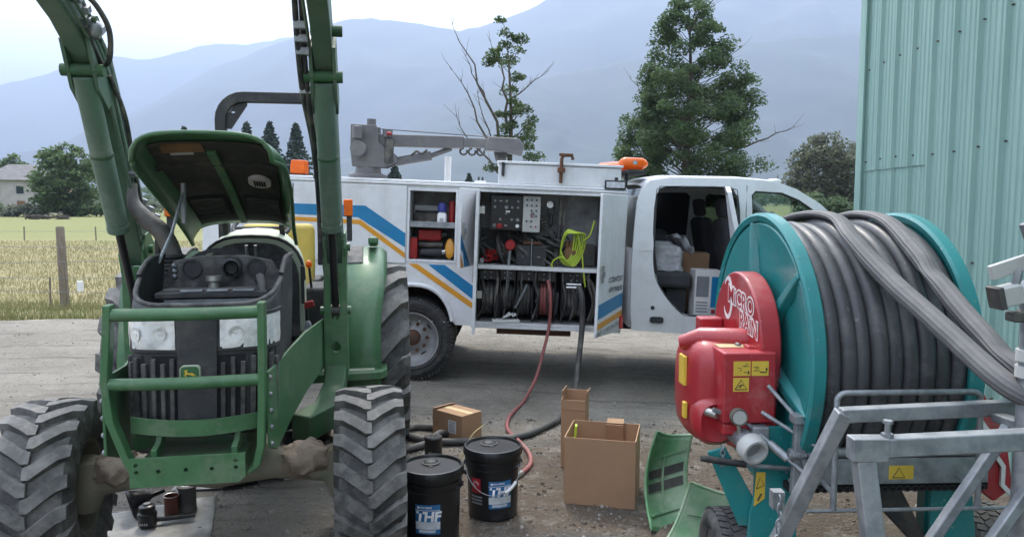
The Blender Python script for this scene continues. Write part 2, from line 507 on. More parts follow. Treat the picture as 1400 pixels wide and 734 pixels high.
def yard_material():
    m = bpy.data.materials.new('gravel_yard')
    m.use_nodes = True
    N, L = m.node_tree.nodes, m.node_tree.links
    b = N['Principled BSDF']
    tc = N.new('ShaderNodeTexCoord')
    def noi(s, d=6, r=0.6, st=None):
        n = N.new('ShaderNodeTexNoise')
        n.inputs['Scale'].default_value = s; n.inputs['Detail'].default_value = d; n.inputs['Roughness'].default_value = r
        v = tc.outputs['Object']
        if st:
            mp = N.new('ShaderNodeMapping'); mp.inputs['Scale'].default_value = st; mp.inputs['Rotation'].default_value = (0, 0, R(6))
            L.new(v, mp.inputs[0]); v = mp.outputs[0]
        L.new(v, n.inputs['Vector'])
        return n.outputs['Fac']
    def rng(f, a, bb, c=0.0, d=1.0):
        r = N.new('ShaderNodeMapRange'); L.new(f, r.inputs[0])
        for i, q in enumerate((a, bb, c, d)):
            r.inputs[i + 1].default_value = q
        return r.outputs[0]
    def mix(f, a, bb, mode='MIX'):
        x = N.new('ShaderNodeMix'); x.data_type = 'RGBA'; x.blend_type = mode
        if hasattr(f, 'is_linked'): L.new(f, x.inputs[0])
        else: x.inputs[0].default_value = f
        for inp, q in ((x.inputs[6], a), (x.inputs[7], bb)):
            if hasattr(q, 'is_linked'): L.new(q, inp)
            else: inp.default_value = (*q, 1)
        return x.outputs[2]
    c = mix(rng(noi(0.9, 5), 0.38, 0.62), (0.235, 0.212, 0.176), (0.31, 0.282, 0.238))
    # brown, looser soil to the right of the tractor and under the reel
    sp = N.new('ShaderNodeSeparateXYZ'); L.new(tc.outputs['Object'], sp.inputs[0])
    sx = rng(sp.outputs[0], -1.6, 0.3)
    syv = rng(sp.outputs[1], 5.9, 4.6)
    pr = N.new('ShaderNodeMath'); pr.operation = 'MULTIPLY'; L.new(sx, pr.inputs[0]); L.new(syv, pr.inputs[1])
    pm = N.new('ShaderNodeMath'); pm.operation = 'MULTIPLY_ADD'; L.new(noi(2.2, 6), pm.inputs[0]); pm.inputs[1].default_value = 0.9; L.new(pr.outputs[0], pm.inputs[2])
    c = mix(rng(pm.outputs[0], 0.62, 1.12), c, (0.155, 0.122, 0.092))
    c = mix(rng(noi(5.5, 8, 0.75), 0.52, 0.68), c, (0.33, 0.305, 0.262))
    c = mix(rng(noi(3.0, 8, 0.7, (0.35, 2.2, 1)), 0.52, 0.68), c, (0.135, 0.124, 0.108))
    c = mix(rng(noi(14, 8, 0.75), 0.54, 0.72), c, (0.115, 0.098, 0.076))
    c = mix(rng(noi(45, 6, 0.7), 0.60, 0.72), c, (0.36, 0.335, 0.295))
    c = mix(rng(noi(80, 4, 0.7), 0.62, 0.72), c, (0.07, 0.062, 0.05))
    L.new(c, b.inputs['Base Color'])
    b.inputs['Roughness'].default_value = 0.93
    b.inputs['Specular IOR Level'].default_value = 0.25
    vo = N.new('ShaderNodeTexVoronoi'); vo.inputs['Scale'].default_value = 55; L.new(tc.outputs['Object'], vo.inputs['Vector'])
    ad = N.new('ShaderNodeMath'); ad.operation = 'MULTIPLY_ADD'
    L.new(vo.outputs['Distance'], ad.inputs[0]); ad.inputs[1].default_value = -0.35; L.new(noi(24, 8, 0.7), ad.inputs[2])
    bp = N.new('ShaderNodeBump'); bp.inputs['Distance'].default_value = 0.05; bp.inputs['Strength'].default_value = 0.9
    L.new(ad.outputs[0], bp.inputs['Height']); L.new(bp.outputs[0], b.inputs['Normal'])
    return m
MATS['yard'] = yard_material()

def field_material():
    m = bpy.data.materials.new('field')
    m.use_nodes = True
    N, L = m.node_tree.nodes, m.node_tree.links
    b = N['Principled BSDF']
    tc = N.new('ShaderNodeTexCoord')
    def noi(s, d=6, r=0.6):
        n = N.new('ShaderNodeTexNoise'); n.inputs['Scale'].default_value = s; n.inputs['Detail'].default_value = d; n.inputs['Roughness'].default_value = r
        L.new(tc.outputs['Object'], n.inputs['Vector']); return n.outputs['Fac']
    def rng(f, a, bb):
        r = N.new('ShaderNodeMapRange'); L.new(f, r.inputs[0]); r.inputs[1].default_value = a; r.inputs[2].default_value = bb; return r.outputs[0]
    def mix(f, a, bb):
        x = N.new('ShaderNodeMix'); x.data_type = 'RGBA'; L.new(f, x.inputs[0])
        for inp, q in ((x.inputs[6], a), (x.inputs[7], bb)):
            if hasattr(q, 'is_linked'): L.new(q, inp)
            else: inp.default_value = (*q, 1)
        return x.outputs[2]
    sp = N.new('ShaderNodeSeparateXYZ'); L.new(tc.outputs['Object'], sp.inputs[0])
    pm = N.new('ShaderNodeMath'); pm.operation = 'MULTIPLY_ADD'; L.new(noi(0.25, 4), pm.inputs[0]); pm.inputs[1].default_value = 22.0; L.new(sp.outputs[1], pm.inputs[2])
    c = mix(rng(pm.outputs[0], 38, 52), (0.26, 0.225, 0.125), (0.19, 0.205, 0.09))
    c = mix(rng(noi(1.4, 8, 0.7), 0.45, 0.7), c, (0.20, 0.185, 0.07))
    c = mix(rng(noi(9, 6, 0.7), 0.55, 0.75), c, (0.33, 0.29, 0.175))
    L.new(c, b.inputs['Base Color'])
    b.inputs['Roughness'].default_value = 1.0
    b.inputs['Specular IOR Level'].default_value = 0.1
    return m
MATS['field'] = field_material()

gx = sorted(set([-9000, -6000, -3000, -1200, -500, -220, -120, -70, -40, -26, -18, -14.5, -13.5, -10, -5, 0, 5, 9.5, 10.5, 14, 20, 30, 60, 120, 300, 900, 3000, 6000, 9000]))
gy = sorted(set([-9000, -3000, -800, -200, -60, -20, -9, -8, -3, 0, 3, 6, 8, 10.6, 11.3, 12, 14, 18, 24, 32, 45, 65, 90, 130, 200, 400, 900, 2000, 4000, 9000]))
def ground_z(x, y):
    if -14 < x < 10 and -8.5 < y < 11.0:
        return -0.5
    return 0.05 * fbm(x, y, 0.06) if abs(x) < 60 and 13 < y < 60 else 0.0
mb = MB()
mb.add([(x, y, ground_z(x, y)) for y in gy for x in gx], [(j * len(gx) + i, j * len(gx) + i + 1, (j + 1) * len(gx) + i + 1, (j + 1) * len(gx) + i) for j in range(len(gy) - 1) for i in range(len(gx) - 1)])
struct(mb.build('ground', 'field', smooth=80))

def grid_obj(name, xs, ys, fz, mat):
    m = MB()
    nx = len(xs)
    m.add([(x, y, fz(x, y)) for y in ys for x in xs], [(j * nx + i, j * nx + i + 1, (j + 1) * nx + i + 1, (j + 1) * nx + i) for j in range(len(ys) - 1) for i in range(nx - 1)])
    return m.build(name, mat, smooth=80, weld=False)
xs = [-15 + 0.5 * i for i in range(18)] + [-6 + 0.06 * i for i in range(180)] + [4.8 + 0.4 * i for i in range(17)]
ys = [-9 + 0.6 * i for i in range(19)] + [2.4 + 0.06 * i for i in range(156)]
def yz(x, y):
    e = max(sstep(10.75, 11.5, y + 0.25 * fbm(x, y, 1.3)), sstep(9.3, 10.8, x), sstep(13.3, 14.8, -x), sstep(7.2, 8.8, -y))
    return yard_z(x, y) * (1 - e) + 0.025 * (1 - e) * sstep(9.8, 10.6, y) - 0.14 * e * (1 if y > 9 else 4)
struct(grid_obj('gravel_yard', xs, ys, yz, 'yard'))

# loose stones lying on the yard
rs = random.Random(3)
stone_me = None
mb = MB()
for i in range(9000):
    y = 3.0 + 8.0 * rs.random() ** 1.6
    x = rs.uniform(-0.78, 0.78) * y
    r = 0.004 + 0.011 * rs.random() ** 4 + (0.016 * rs.random() if rs.random() < 0.012 else 0)
    z = yz(x, y)
    a = rs.random() * 6.28
    pts = []
    for k in range(5):
        q = a + k * 1.2566
        rr = r * rs.uniform(0.75, 1.25)
        pts.append((x + rr * math.cos(q), y + rr * math.sin(q), z - 0.3 * r))
    top = [(x + 0.55 * (p[0] - x), y + 0.55 * (p[1] - y), z + r * rs.uniform(0.5, 0.8)) for p in pts]
    mb.add(pts + top, [(k, (k + 1) % 5, 5 + (k + 1) % 5, 5 + k) for k in range(5)] + [(5, 6, 7, 8, 9)])
material('stone', (0.30, 0.275, 0.24), (0.18, 0.165, 0.145), 0.9, scale=3.5)
tag(mb.build('gravel_stones', 'stone', weld=False, smooth=60), 'loose pebbles strewn over the compacted gravel yard', 'gravel', kind='stuff')

mb = MB()
for i in range(1500):
    y = 3.3 + 2.6 * rs.random()
    x = rs.uniform(-1.0, 2.2)
    r = 0.005 + 0.016 * rs.random() ** 3
    z = yz(x, y)
    a = rs.random() * 6.28
    pts = []
    for k in range(6):
        q = a + k * 1.0472
        rr = r * rs.uniform(0.6, 1.4)
        pts.append((x + rr * math.cos(q), y + rr * math.sin(q), z - 0.3 * r))
    top = [(x + 0.5 * (p[0] - x), y + 0.5 * (p[1] - y), z + r * rs.uniform(0.3, 0.9)) for p in pts]
    mb.add(pts + top, [(k, (k + 1) % 6, 6 + (k + 1) % 6, 6 + k) for k in range(6)] + [(6, 7, 8, 9, 10, 11)])
material('clod', (0.17, 0.135, 0.10), (0.10, 0.08, 0.06), 0.95, scale=5)
tag(mb.build('dirt_clods', 'clod', weld=False, smooth=30), 'crumbly brown dirt clods scattered around the boxes and reel', 'dirt', kind='stuff')

# grass: dry meadow blades beyond the yard edge
def blades(name, n, yr, xk, hr, w, mat, label, seed, zf):
    g = np.random.default_rng(seed)
    y = yr[0] + (yr[1] - yr[0]) * g.random(n) ** 1.5
    x = g.uniform(-xk[0], xk[1], n) * y
    h = g.uniform(hr[0], hr[1], n) * (0.65 + 0.7 * g.random(n))
    a = g.uniform(0, 6.283, n)
    lx, ly = g.normal(0, .35, n) * h, g.normal(0, .35, n) * h
    ww = w * (0.6 + 0.05 * y)
    z0 = np.full(n, zf) - 0.02
    p0 = np.stack([x - ww * np.cos(a), y - ww * np.sin(a), z0], 1)
    p1 = np.stack([x + ww * np.cos(a), y + ww * np.sin(a), z0], 1)
    p2 = np.stack([x + lx, y + ly, z0 + h + 0.02], 1)
    V = np.stack([p0, p1, p2], 1).reshape(-1, 3)
    me = bpy.data.meshes.new(name)
    me.from_pydata(V.tolist(), [], np.arange(3 * n).reshape(-1, 3).tolist())
    me.materials.append(MATS[mat])
    o = bpy.data.objects.new(name, me); col.objects.link(o)
    return tag(o, label, 'grass', kind='stuff')
material('dry_grass', (0.30, 0.265, 0.145), (0.215, 0.20, 0.09), 0.9, scale=0.9, translucent=0.3)
material('green_grass', (0.15, 0.175, 0.06), (0.21, 0.20, 0.09), 0.9, scale=1.4, translucent=0.3)
blades('dry_grass', 80000, (11.9, 34), (0.85, 0.75), (0.025, 0.10), 0.006, 'dry_grass', 'dry straw coloured meadow grass behind the wire fence', 1, 0.0)
blades('verge_grass', 16000, (10.95, 12.8), (0.85, 0.6), (0.04, 0.14), 0.006, 'green_grass', 'short green verge grass along the edge of the gravel yard', 2, 0.0)

# ================================================================ MOUNTAINS
def elev(px, py, D):
    cx, cyy = (px - 700) / 1030.0, -(py - 367) / 1030.0
    c, s = math.cos(R(4.94)), math.sin(R(4.94))
    k = D / (c + cyy * s)
    return cx * k, 1.7 + (-s + cyy * c) * k
def forest_mat(name, a, b2, c3, s):
    m = material(name, a, b2, 0.95, scale=s, mix=(0.4, 0.6), dust=c3, damt=0.25, dscale=s * 0.35, bump=0.0)
    return m
forest_mat('forest_far', (0.035, 0.05, 0.04), (0.02, 0.032, 0.026), (0.08, 0.085, 0.065), 0.004)
forest_mat('forest_near', (0.035, 0.055, 0.04), (0.02, 0.033, 0.025), (0.07, 0.075, 0.055), 0.008)
def ridge(name, D, depth, sky_px, mat, seed, rough):
    prof = [elev(px, py, D) for px, py in sky_px]
    x0, x1 = prof[0][0], prof[-1][0]
    nu, nv = 220, 46
    def height(x):
        for (a, za), (b2, zb) in zip(prof, prof[1:]):
            if a <= x <= b2:
                t = (x - a) / (b2 - a)
                return za + (zb - za) * t
        return prof[-1][1]
    def fn(u, v):
        x = x0 + (x1 - x0) * u
        H = max(5.0, height(x))
        t = min(1.0, v / 0.8)
        if v <= 0.8:
            y = D - depth * (1 - t)
            z = H * (t ** 1.25)
        else:
            y = D + (v - 0.8) * 4000
            z = H * (1 - ((v - 0.8) / 0.2) * 0.7)
        e = noise.ridged_multi_fractal(Vector((x * 0.0016, y * 0.0011, seed)), 0.9, 2.1, 5, 1.0, 2.0) - 1.0
        amp = rough * H * math.sin(min(1.0, t) * math.pi) if v <= 0.8 else 0
        crest = 0.012 * H * fbm(x, seed * 500, 0.012, 4) * t
        return (x + 60 * e * math.sin(t * math.pi), y, max(-3.0, z + amp * e + crest))
    return MB().grid(fn, nu, nv).build(name, mat, smooth=75)
mr = ridge('mountain_range', 7600, 2200, [(-1500, 60), (-900, 110), (-300, 130), (0, 115), (60, 100), (150, 73), (200, 79), (250, 67), (300, 55), (330, 58), (415, 45), (560, 60), (800, 90), (1300, 120)], 'forest_far', 1.3, 0.12)
struct(mr)
mr2 = ridge('mountain', 5200, 2300, [(-500, 262), (0, 235), (120, 190), (220, 135), (290, 92), (340, 72), (400, 50), (440, 36), (470, 25), (500, 20), (550, 25), (590, 33), (620, 38), (650, 35), (680, 26), (700, 17), (740, 0), (800, -35), (900, -80), (1100, -130), (1300, -150), (1700, -140), (2400, -60)], 'forest_far', 2.7, 0.10)
struct(mr2)
mr3 = ridge('hill', 3300, 1500, [(300, 268), (420, 240), (480, 215), (540, 180), (590, 150), (640, 128), (720, 108), (850, 80), (1000, 55), (1200, 40), (1500, 30), (2200, 80)], 'forest_near', 5.1, 0.12)
struct(mr3)

# ================================================================ TREES
def leaf_mat(name, a, b2, tl=0.35):
    return material(name, a, b2, 0.55, scale=0.9, mix=(0.35, 0.65), spec=0.3, translucent=tl, detail=3)
leaf_mat('leaf_maple', (0.115, 0.175, 0.075), (0.065, 0.105, 0.05), 0.45)
leaf_mat('leaf_mid', (0.10, 0.155, 0.055), (0.055, 0.09, 0.035), 0.42)
leaf_mat('leaf_round', (0.14, 0.21, 0.08), (0.075, 0.12, 0.045), 0.42)
leaf_mat('leaf_grey', (0.155, 0.175, 0.115), (0.085, 0.10, 0.068), 0.42)
leaf_mat('needle', (0.065, 0.098, 0.07), (0.038, 0.06, 0.047), 0.2)

def leaf_obj(name, C, size, mat, parent, seed, up=0.6):
    g = np.random.default_rng(seed)
    C = np.asarray(C)
    n = len(C)
    nr = g.normal(0, 1, (n, 3)); nr[:, 2] = np.abs(nr[:, 2]) + up
    nr /= np.linalg.norm(nr, axis=1)[:, None]
    t = g.normal(0, 1, (n, 3)); t -= nr * (t * nr).sum(1)[:, None]
    t /= np.linalg.norm(t, axis=1)[:, None]
    b2 = np.cross(nr, t)
    s = size * g.uniform(0.55, 1.25, n)[:, None]
    V = np.stack([C - t * s, C + b2 * s * 0.62 - 0.1 * s * nr, C + t * s, C - b2 * s * 0.62 - 0.1 * s * nr], 1).reshape(-1, 3)
    me = bpy.data.meshes.new(name)
    me.from_pydata(V.tolist(), [], np.arange(4 * n).reshape(-1, 4).tolist())
    me.materials.append(MATS[mat])
    o = bpy.data.objects.new(name, me); col.objects.link(o)
    o.parent = parent
    return o
def branch(m, a, b2, r0, r1, rnd, bend=0.12, n=5):
    a, b2 = Vector(a), Vector(b2)
    L_ = (b2 - a).length
    pts = []
    off = Vector((rnd.uniform(-1, 1), rnd.uniform(-1, 1), rnd.uniform(-0.3, 0.8))) * bend * L_
    for i in range(n + 1):
        t = i / n
        pts.append(a.lerp(b2, t) + off * math.sin(t * math.pi) * 0.6 + Vector((rnd.uniform(-1, 1), rnd.uniform(-1, 1), rnd.uniform(-1, 1))) * 0.03 * L_ * (0 < i < n))
    m.tube(pts, [r0 + (r1 - r0) * i / n for i in range(n + 1)], 5)
    return pts
def tree(name, label, loc, prof, clumps, per, crad, leaf, mat, seed, trunk_r=0.25, dead=(), bark='bark', group=None, lean=0.0, inner=0.55):
    """prof: list of (height, radius) of the crown from bottom to top"""
    rnd = random.Random(seed)
    g = np.random.default_rng(seed)
    root = thing(name, label, 'tree', loc, group=group)
    H = prof[-1][0]
    def rad(z):
        for (a, ra), (b2, rb) in zip(prof, prof[1:]):
            if a <= z <= b2:
                return ra + (rb - ra) * (z - a) / (b2 - a)
        return 0.1
    m = MB()
    tp = []
    for i in range(10):
        t = i / 9
        tp.append(Vector((lean * t * H + 0.15 * math.sin(t * 5 + seed), 0.15 * math.cos(t * 4 + seed) - 0.15, H * 0.93 * t - 0.1)))
    m.tube(tp, [trunk_r * (1 - 0.93 * i / 9) * (1.35 if i == 0 else 1) for i in range(10)], 8)
    def on_trunk(z):
        t = max(0, min(0.999, z / (H * 0.93))) * 9
        i = int(t)
        return tp[i].lerp(tp[i + 1], t - i)
    C = []
    z0 = prof[0][0]
    # choose clump heights with probability proportional to radius
    zs, w = np.linspace(z0, H, 60), None
    w = np.array([rad(z) + 0.15 for z in zs]); w /= w.sum()
    for k in range(clumps):
        z = float(g.choice(zs, p=w)) + rnd.uniform(-0.2, 0.2)
        r = rad(z)
        q = rnd.random() * 6.283
        rr = r * (inner + (1.02 - inner) * rnd.random()) * rnd.uniform(0.75, 1.08)
        c = on_trunk(z) + Vector((math.cos(q) * rr, math.sin(q) * rr, 0))
        c.z = z
        cr = crad * rnd.uniform(0.6, 1.35) * (0.55 + 0.45 * min(1, r / (max(p[1] for p in prof) + 1e-6)))
        if k % 2 == 0 and r > 0.25:
            st = on_trunk(max(0.3, z - 0.45 * rr - 0.2))
            br = branch(m, st, c, max(0.015, trunk_r * 0.22 * (1 - z / H * 0.8)), 0.012, rnd)
        n = int(per * rnd.uniform(0.6, 1.4) * (cr / crad) ** 1.5)
        d = g.normal(0, 1, (n, 3)); d /= np.linalg.norm(d, axis=1)[:, None]
        d *= (g.random(n) ** 0.45)[:, None] * cr
        d[:, 2] *= 0.6
        d[:, 2] -= 0.25 * (d[:, 0] ** 2 + d[:, 1] ** 2) / cr
        C.append(d + np.array(c))
    for ends in dead:
        br = branch(m, *ends[:2], ends[2], 0.012, rnd, 0.1, 7)
        for i in range(2, 8):
            for s_ in (0, 1):
                if rnd.random() < 0.75:
                    d = (br[i] - br[i - 1]).normalized()
                    e = br[i] + (d + Vector((rnd.uniform(-1, 1), rnd.uniform(-0.7, 0.7), rnd.uniform(-.3, 1)))) * rnd.uniform(0.2, 0.75)
                    branch(m, br[i], e, 0.014, 0.005, rnd, 0.1, 3)
    m.build('trunk', bark, root, smooth=60, weld=False)
    leaf_obj('crown', np.concatenate(C), leaf, mat, root, seed + 5)
    return root

tree('broadleaf_tree', 'tall dense dark green broadleaf tree with dead twigs behind the pickup cab', (10.3, 45, 0),
     [(1.4, 2.6), (3.0, 4.0), (5.0, 4.2), (7.0, 4.0), (8.8, 3.5), (10.8, 2.3), (12.3, 1.6), (13.5, 0.8), (14.3, 0.35)], 265, 340, 0.78, 0.095, 'leaf_maple', 11, 0.32,
     dead=[((0, 0, 11.5), (0.9, 0, 14.6), 0.05), ((0, 0, 11.8), (-1.0, 0, 14.4), 0.04), ((0.2, 0, 12), (2.2, -0.5, 14.6), 0.05), ((-1, 0, 6), (-3.3, 0, 8.9), 0.05), ((2, 0, 4.5), (6.3, 0, 6.2), 0.08), ((1, 0, 9), (2.9, 0, 10.6), 0.04)])
tree('half_dead_tree', 'sparse half dead tree with bare grey limbs behind the crane boom', (-0.2, 40, 0),
     [(1.2, 1.9), (3.0, 2.2), (4.6, 1.9), (6.0, 1.7), (8.0, 1.7), (9.6, 1.5), (10.6, 1.1), (11.4, 0.4)], 66, 190, 0.46, 0.085, 'leaf_mid', 5, 0.2,
     dead=[((0, 0, 4.2), (-2.9, 0, 10.9), 0.11), ((-0.3, 0, 3.5), (-2.9, 0.2, 8.6), 0.085), ((-0.2, 0, 3.0), (-2.7, 0, 6.2), 0.075), ((0, 0, 5.5), (-0.9, 0, 10.0), 0.09), ((-0.6, 0, 6), (-2.2, 0, 9.3), 0.06), ((0, 0, 7), (1.9, 0, 8.4), 0.05), ((0, 0, 3), (-1.6, 0, 7.4), 0.07)], inner=0.15)
tree('round_tree', 'broad rounded light green tree standing beside the farmhouse', (-57.5, 98, 0), [(0.6, 2.6), (2.5, 3.9), (5, 4.1), (7.5, 3.2), (9.3, 1.2)], 150, 90, 1.2, 0.26, 'leaf_round', 21, 0.35)
tree('round_tree', 'smaller rounded tree behind the farmhouse roof', (-93, 142, 0), [(2, 3.0), (5, 4.2), (8, 3.4), (10.5, 1.2)], 80, 70, 1.4, 0.32, 'leaf_round', 22, 0.35)
tree('round_tree', 'dark tree at the shady gable end of the farmhouse', (-76, 107, 0), [(1, 2.0), (4, 2.6), (8, 2.2), (11, 1.0)], 70, 70, 1.1, 0.28, 'leaf_maple', 23, 0.3)
tree('roadside_tree', 'grey green bushy tree beside the barn corner behind the pickup hood', (33.0, 80, 0), [(0.8, 3.2), (3, 4.2), (5.5, 4.2), (7.6, 2.8), (9.0, 0.9)], 130, 90, 1.15, 0.22, 'leaf_grey', 31, 0.3, group=None)
tree('roadside_tree', 'tall grey green tree half hidden by the barn corner', (38.5, 84, 0), [(0.8, 3.2), (3, 4.2), (5.5, 3.9), (7.6, 2.4), (8.8, 0.7)], 120, 90, 1.15, 0.22, 'leaf_grey', 32, 0.3)

def conifer(label, loc, H, Rb, seed, group='conifers beyond the field'):
    rnd = random.Random(seed)
    g = np.random.default_rng(seed)
    root = thing('conifer', label, 'tree', loc, group=group)
    m = MB()
    m.tube([(0, 0, -0.1), (0, 0, H * 0.5), (0, 0, H)], [0.25, 0.15, 0.02], 7)
    C = []
    z = H * 0.06
    while z < H * 0.985:
        t = z / H
        r = Rb * (1 - t) ** 0.85 * rnd.uniform(0.8, 1.1) + 0.1
        k = 7
        q0 = rnd.random() * 6.28
        for i in range(k):
            q = q0 + 6.283 * i / k + rnd.uniform(-0.2, 0.2)
            rr = r * rnd.uniform(0.65, 1.15)
            n = int(12 + 60 * rr / Rb)
            s_ = g.random(n) ** 0.7
            lat = g.normal(0, 0.10, n) * (0.3 + rr) * (1.1 - s_)
            x = math.cos(q) * s_ * rr - math.sin(q) * lat
            y = math.sin(q) * s_ * rr + math.cos(q) * lat
            zz = z - 0.32 * rr * s_ + 0.12 * rr * s_ ** 3 + g.normal(0, 0.08, n)
            C.append(np.stack([x, y, zz], 1))
            m.tube([(0, 0, z), (math.cos(q) * rr * 0.8, math.sin(q) * rr * 0.8, z - 0.22 * rr)], [0.04, 0.01], 4)
        z += H * 0.036 * rnd.uniform(0.8, 1.2) * (1.15 - 0.5 * t)
    m.build('trunk', 'bark', root, smooth=60, weld=False)
    leaf_obj('crown', np.concatenate(C), 0.24, 'needle', root, seed, up=0.2)
conifer('slender dark conifer framed by the roll bar beside the loader arm', (-31.2, 110, 0), 13.4, 5.0, 41, None)
conifer('dark conifer framed by the middle of the roll bar', (-35.6, 112, 0), 13.9, 5.2, 42, None)
conifer('bushy conifer framed by the roll bar above the raised hood', (-37.6, 108, 0), 13.3, 5.0, 43, None)
conifer('small conifer peeking over the raised hood', (-49, 114, 0), 13.4, 4.2, 44, None)
conifer('short conifer below the crane boom above the service body', (-17.0, 110, 0), 7.3, 3.6, 45, None)
conifer('tiny conifer in the haze beside the rooftop vent', (-6.5, 115, 0), 6.2, 1.6, 46, None)
conifer('dark conifer at the far gable of the farmhouse', (-74.5, 103, 0), 11.2, 2.4, 47, None)

def shrub(label, loc, rx, h, seed, mat='leaf_mid'):
    rnd = random.Random(seed)
    g = np.random.default_rng(seed)
    root = thing('shrub', label, 'shrub', loc, group='hedge shrubs along the far field')
    m = MB()
    C = []
    for k in range(26):
        c = Vector((rnd.uniform(-rx, rx), rnd.uniform(-1, 1), 0))
        c.z = h * rnd.uniform(0.25, 0.85) * (1 - 0.5 * (c.x / rx) ** 2)
        if k % 3 == 0:
            m.tube([(c.x * 0.4, c.y * 0.4, -0.05), c], [0.06, 0.015], 5)
        d = g.normal(0, 0.42, (60, 3)); d[:, 2] *= 0.6
        C.append(d + np.array(c))
    m.build('stem', 'bark', root, smooth=60, weld=False)
    leaf_obj('foliage', np.concatenate(C), 0.24, mat, root, seed)
for i, (x, y, rx, h, lb) in enumerate([(-67, 96, 2.2, 1.8, 'low green shrub between the farmhouse and the rounded tree'), (-61.5, 95, 2.4, 1.6, 'low grey green shrub at the foot of the rounded tree'), (-52.5, 96, 2.6, 2.0, 'low green shrub beyond the brush pile beside the rounded tree'), (-47.5, 97, 2.6, 2.6, 'tall grey green shrub seen between loader arm and raised hood')]):
    shrub(lb, (x, y, 0), rx, h, 60 + i, 'leaf_grey' if i % 2 else 'leaf_mid')
shrub('dark bush beside the barn corner below the grey green trees', (30.0, 72, 0), 2.6, 3.2, 71, 'leaf_maple')
# brush pile on the field
mb = MB()
rs = random.Random(8)
for i in range(60):
    c = Vector((rs.uniform(-2.2, 2.2), rs.uniform(-0.5, 0.5), rs.uniform(0.0, 0.45)))
    d = Vector((rs.uniform(-1, 1), rs.uniform(-.4, .4), rs.uniform(-0.2, 0.3))) * 0.7
    mb.tube([c - d, c + d], 0.06, 5)
tag(mb.build('brush_pile', 'bark', loc=(-49.5, 80, 0.0), weld=False), 'dark heap of branches lying on the green field', 'brush pile')

# farmhouse
material('house_wall', (0.42, 0.40, 0.37), (0.36, 0.34, 0.32), 0.85, scale=1)
material('house_roof', (0.17, 0.16, 0.16), (0.13, 0.125, 0.125), 0.8, scale=1.5)
h = thing('farmhouse', 'grey two storey farmhouse with hip roof across the field', 'house', (-82.5, 128, 0), (0, 0, 25))
MB().bx(-5, 5, -4, 4, 0, 5.6).build('wall', 'house_wall', h)
MB().add([(-5.6, -4.6, 5.5), (5.6, -4.6, 5.5), (5.6, 4.6, 5.5), (-5.6, 4.6, 5.5), (-2, 0, 8.2), (2, 0, 8.2)], [(0, 1, 5, 4), (1, 2, 5), (2, 3, 4, 5), (3, 0, 4), (0, 3, 2, 1)]).build('roof', 'house_roof', h, smooth=0)
MB().bx(5.0, 8.2, -3, 3, 0, 3.0).build('annex', 'house_wall', h)
MB().add([(4.9, -3.4, 2.9), (8.6, -3.4, 2.9), (8.6, 3.4, 2.9), (4.9, 3.4, 2.9), (5.003, 0, 4.2), (7.6, 0, 4.0)], [(0, 1, 5, 4), (1, 2, 5), (2, 3, 4, 5), (3, 0, 4), (0, 3, 2, 1)]).build('annex_roof', 'brown', h, smooth=0)
for x, z in ((-3.3, 3.9), (0, 3.9), (3.2, 3.9), (-3.3, 1.5), (3.2, 1.5)):
    w = MB().bx(x - .6, x + .6, -4.06, -3.9, z - .7, z + .7).build('window', 'white_inner', h)
    MB().bx(x - .5, x + .5, -4.08, -4.0, z - .6, z + .6).build('pane', 'glass_dark', w)
MB().bx(-.5, .6, -4.06, -3.9, 0, 2.1).build('door', 'brown', h)

# far wood in the valley (too far to tell trees apart)
g = np.random.default_rng(77)
n = 20000
x = g.uniform(-330, 330, n); y = g.uniform(380, 470, n)
hh = 9 + 7 * np.array([fbm(a, 0, 0.03, 4) for a in x])
wood = leaf_obj('far_wood', np.stack([x, y, hh * g.random(n) ** 0.6], 1), 1.6, 'leaf_mid', None, 78)
tag(wood, 'hazy belt of far woodland at the foot of the hills', 'woods', kind='stuff')

# ================================================================ FENCES
f = thing('wire_fence', 'sagging wire fence with a weathered wooden post along the dry meadow', 'fence', (0, 12.3, 0))
rs = random.Random(4)
for x in (-28, -20.5, -14, -7.35, -1.2, 5.2, 11.5):
    t = rs.uniform(-0.03, 0.03)
    MB().tube([(x, 0, -0.2), (x + t * 0.5, 0, 0.6), (x + t, 0, 1.3), (x + t, 0, 1.325)], [0.075, 0.07, 0.066, 0.05], 9).build('wooden_post', 'wood_post', f)
for x, hgt in ((-10.4, 0.95), (-8.55, 0.9), (-7.6, 0.5), (-5.7, 0.7), (-12.3, 0.9), (-17, 0.9)):
    MB().tube([(x, 0, -0.1), (x + 0.02, 0, hgt)], 0.014, 6).build('stake', 'wood_post', f)
for z in (0.25, 0.5, 0.74, 0.98):
    pts = [(-30 + 0.8 * i, -0.072 + 0.006 * math.sin(i), z + 0.02 * math.sin(i * 0.9 + z * 9) ) for i in range(54)]
    MB().tube(pts, 0.004, 4).build('wire', 'galv_dark', f)
MB().tube([(-7.02, -0.12, 0.28), (-7.02, -0.12, 0.44)], 0.05, 8).build('insulator', 'white_print', f)
f2 = thing('stake_fence', 'low electric fence of thin stakes across the green field', 'fence', (0, 35, 0))
for i in range(16):
    x = -36.5 + 1.72 * i + 0.1 * math.sin(i * 5)
    MB().tube([(x, 0, -0.1), (x + 0.02 * math.sin(i), 0, 0.62)], 0.03, 6).build('stake', 'wood_post', f2)
MB().tube([(-40, 0, 0.42), (-20, 0, 0.4), (-8, 0, 0.41)], 0.008, 4).build('wire', 'galv_dark', f2)

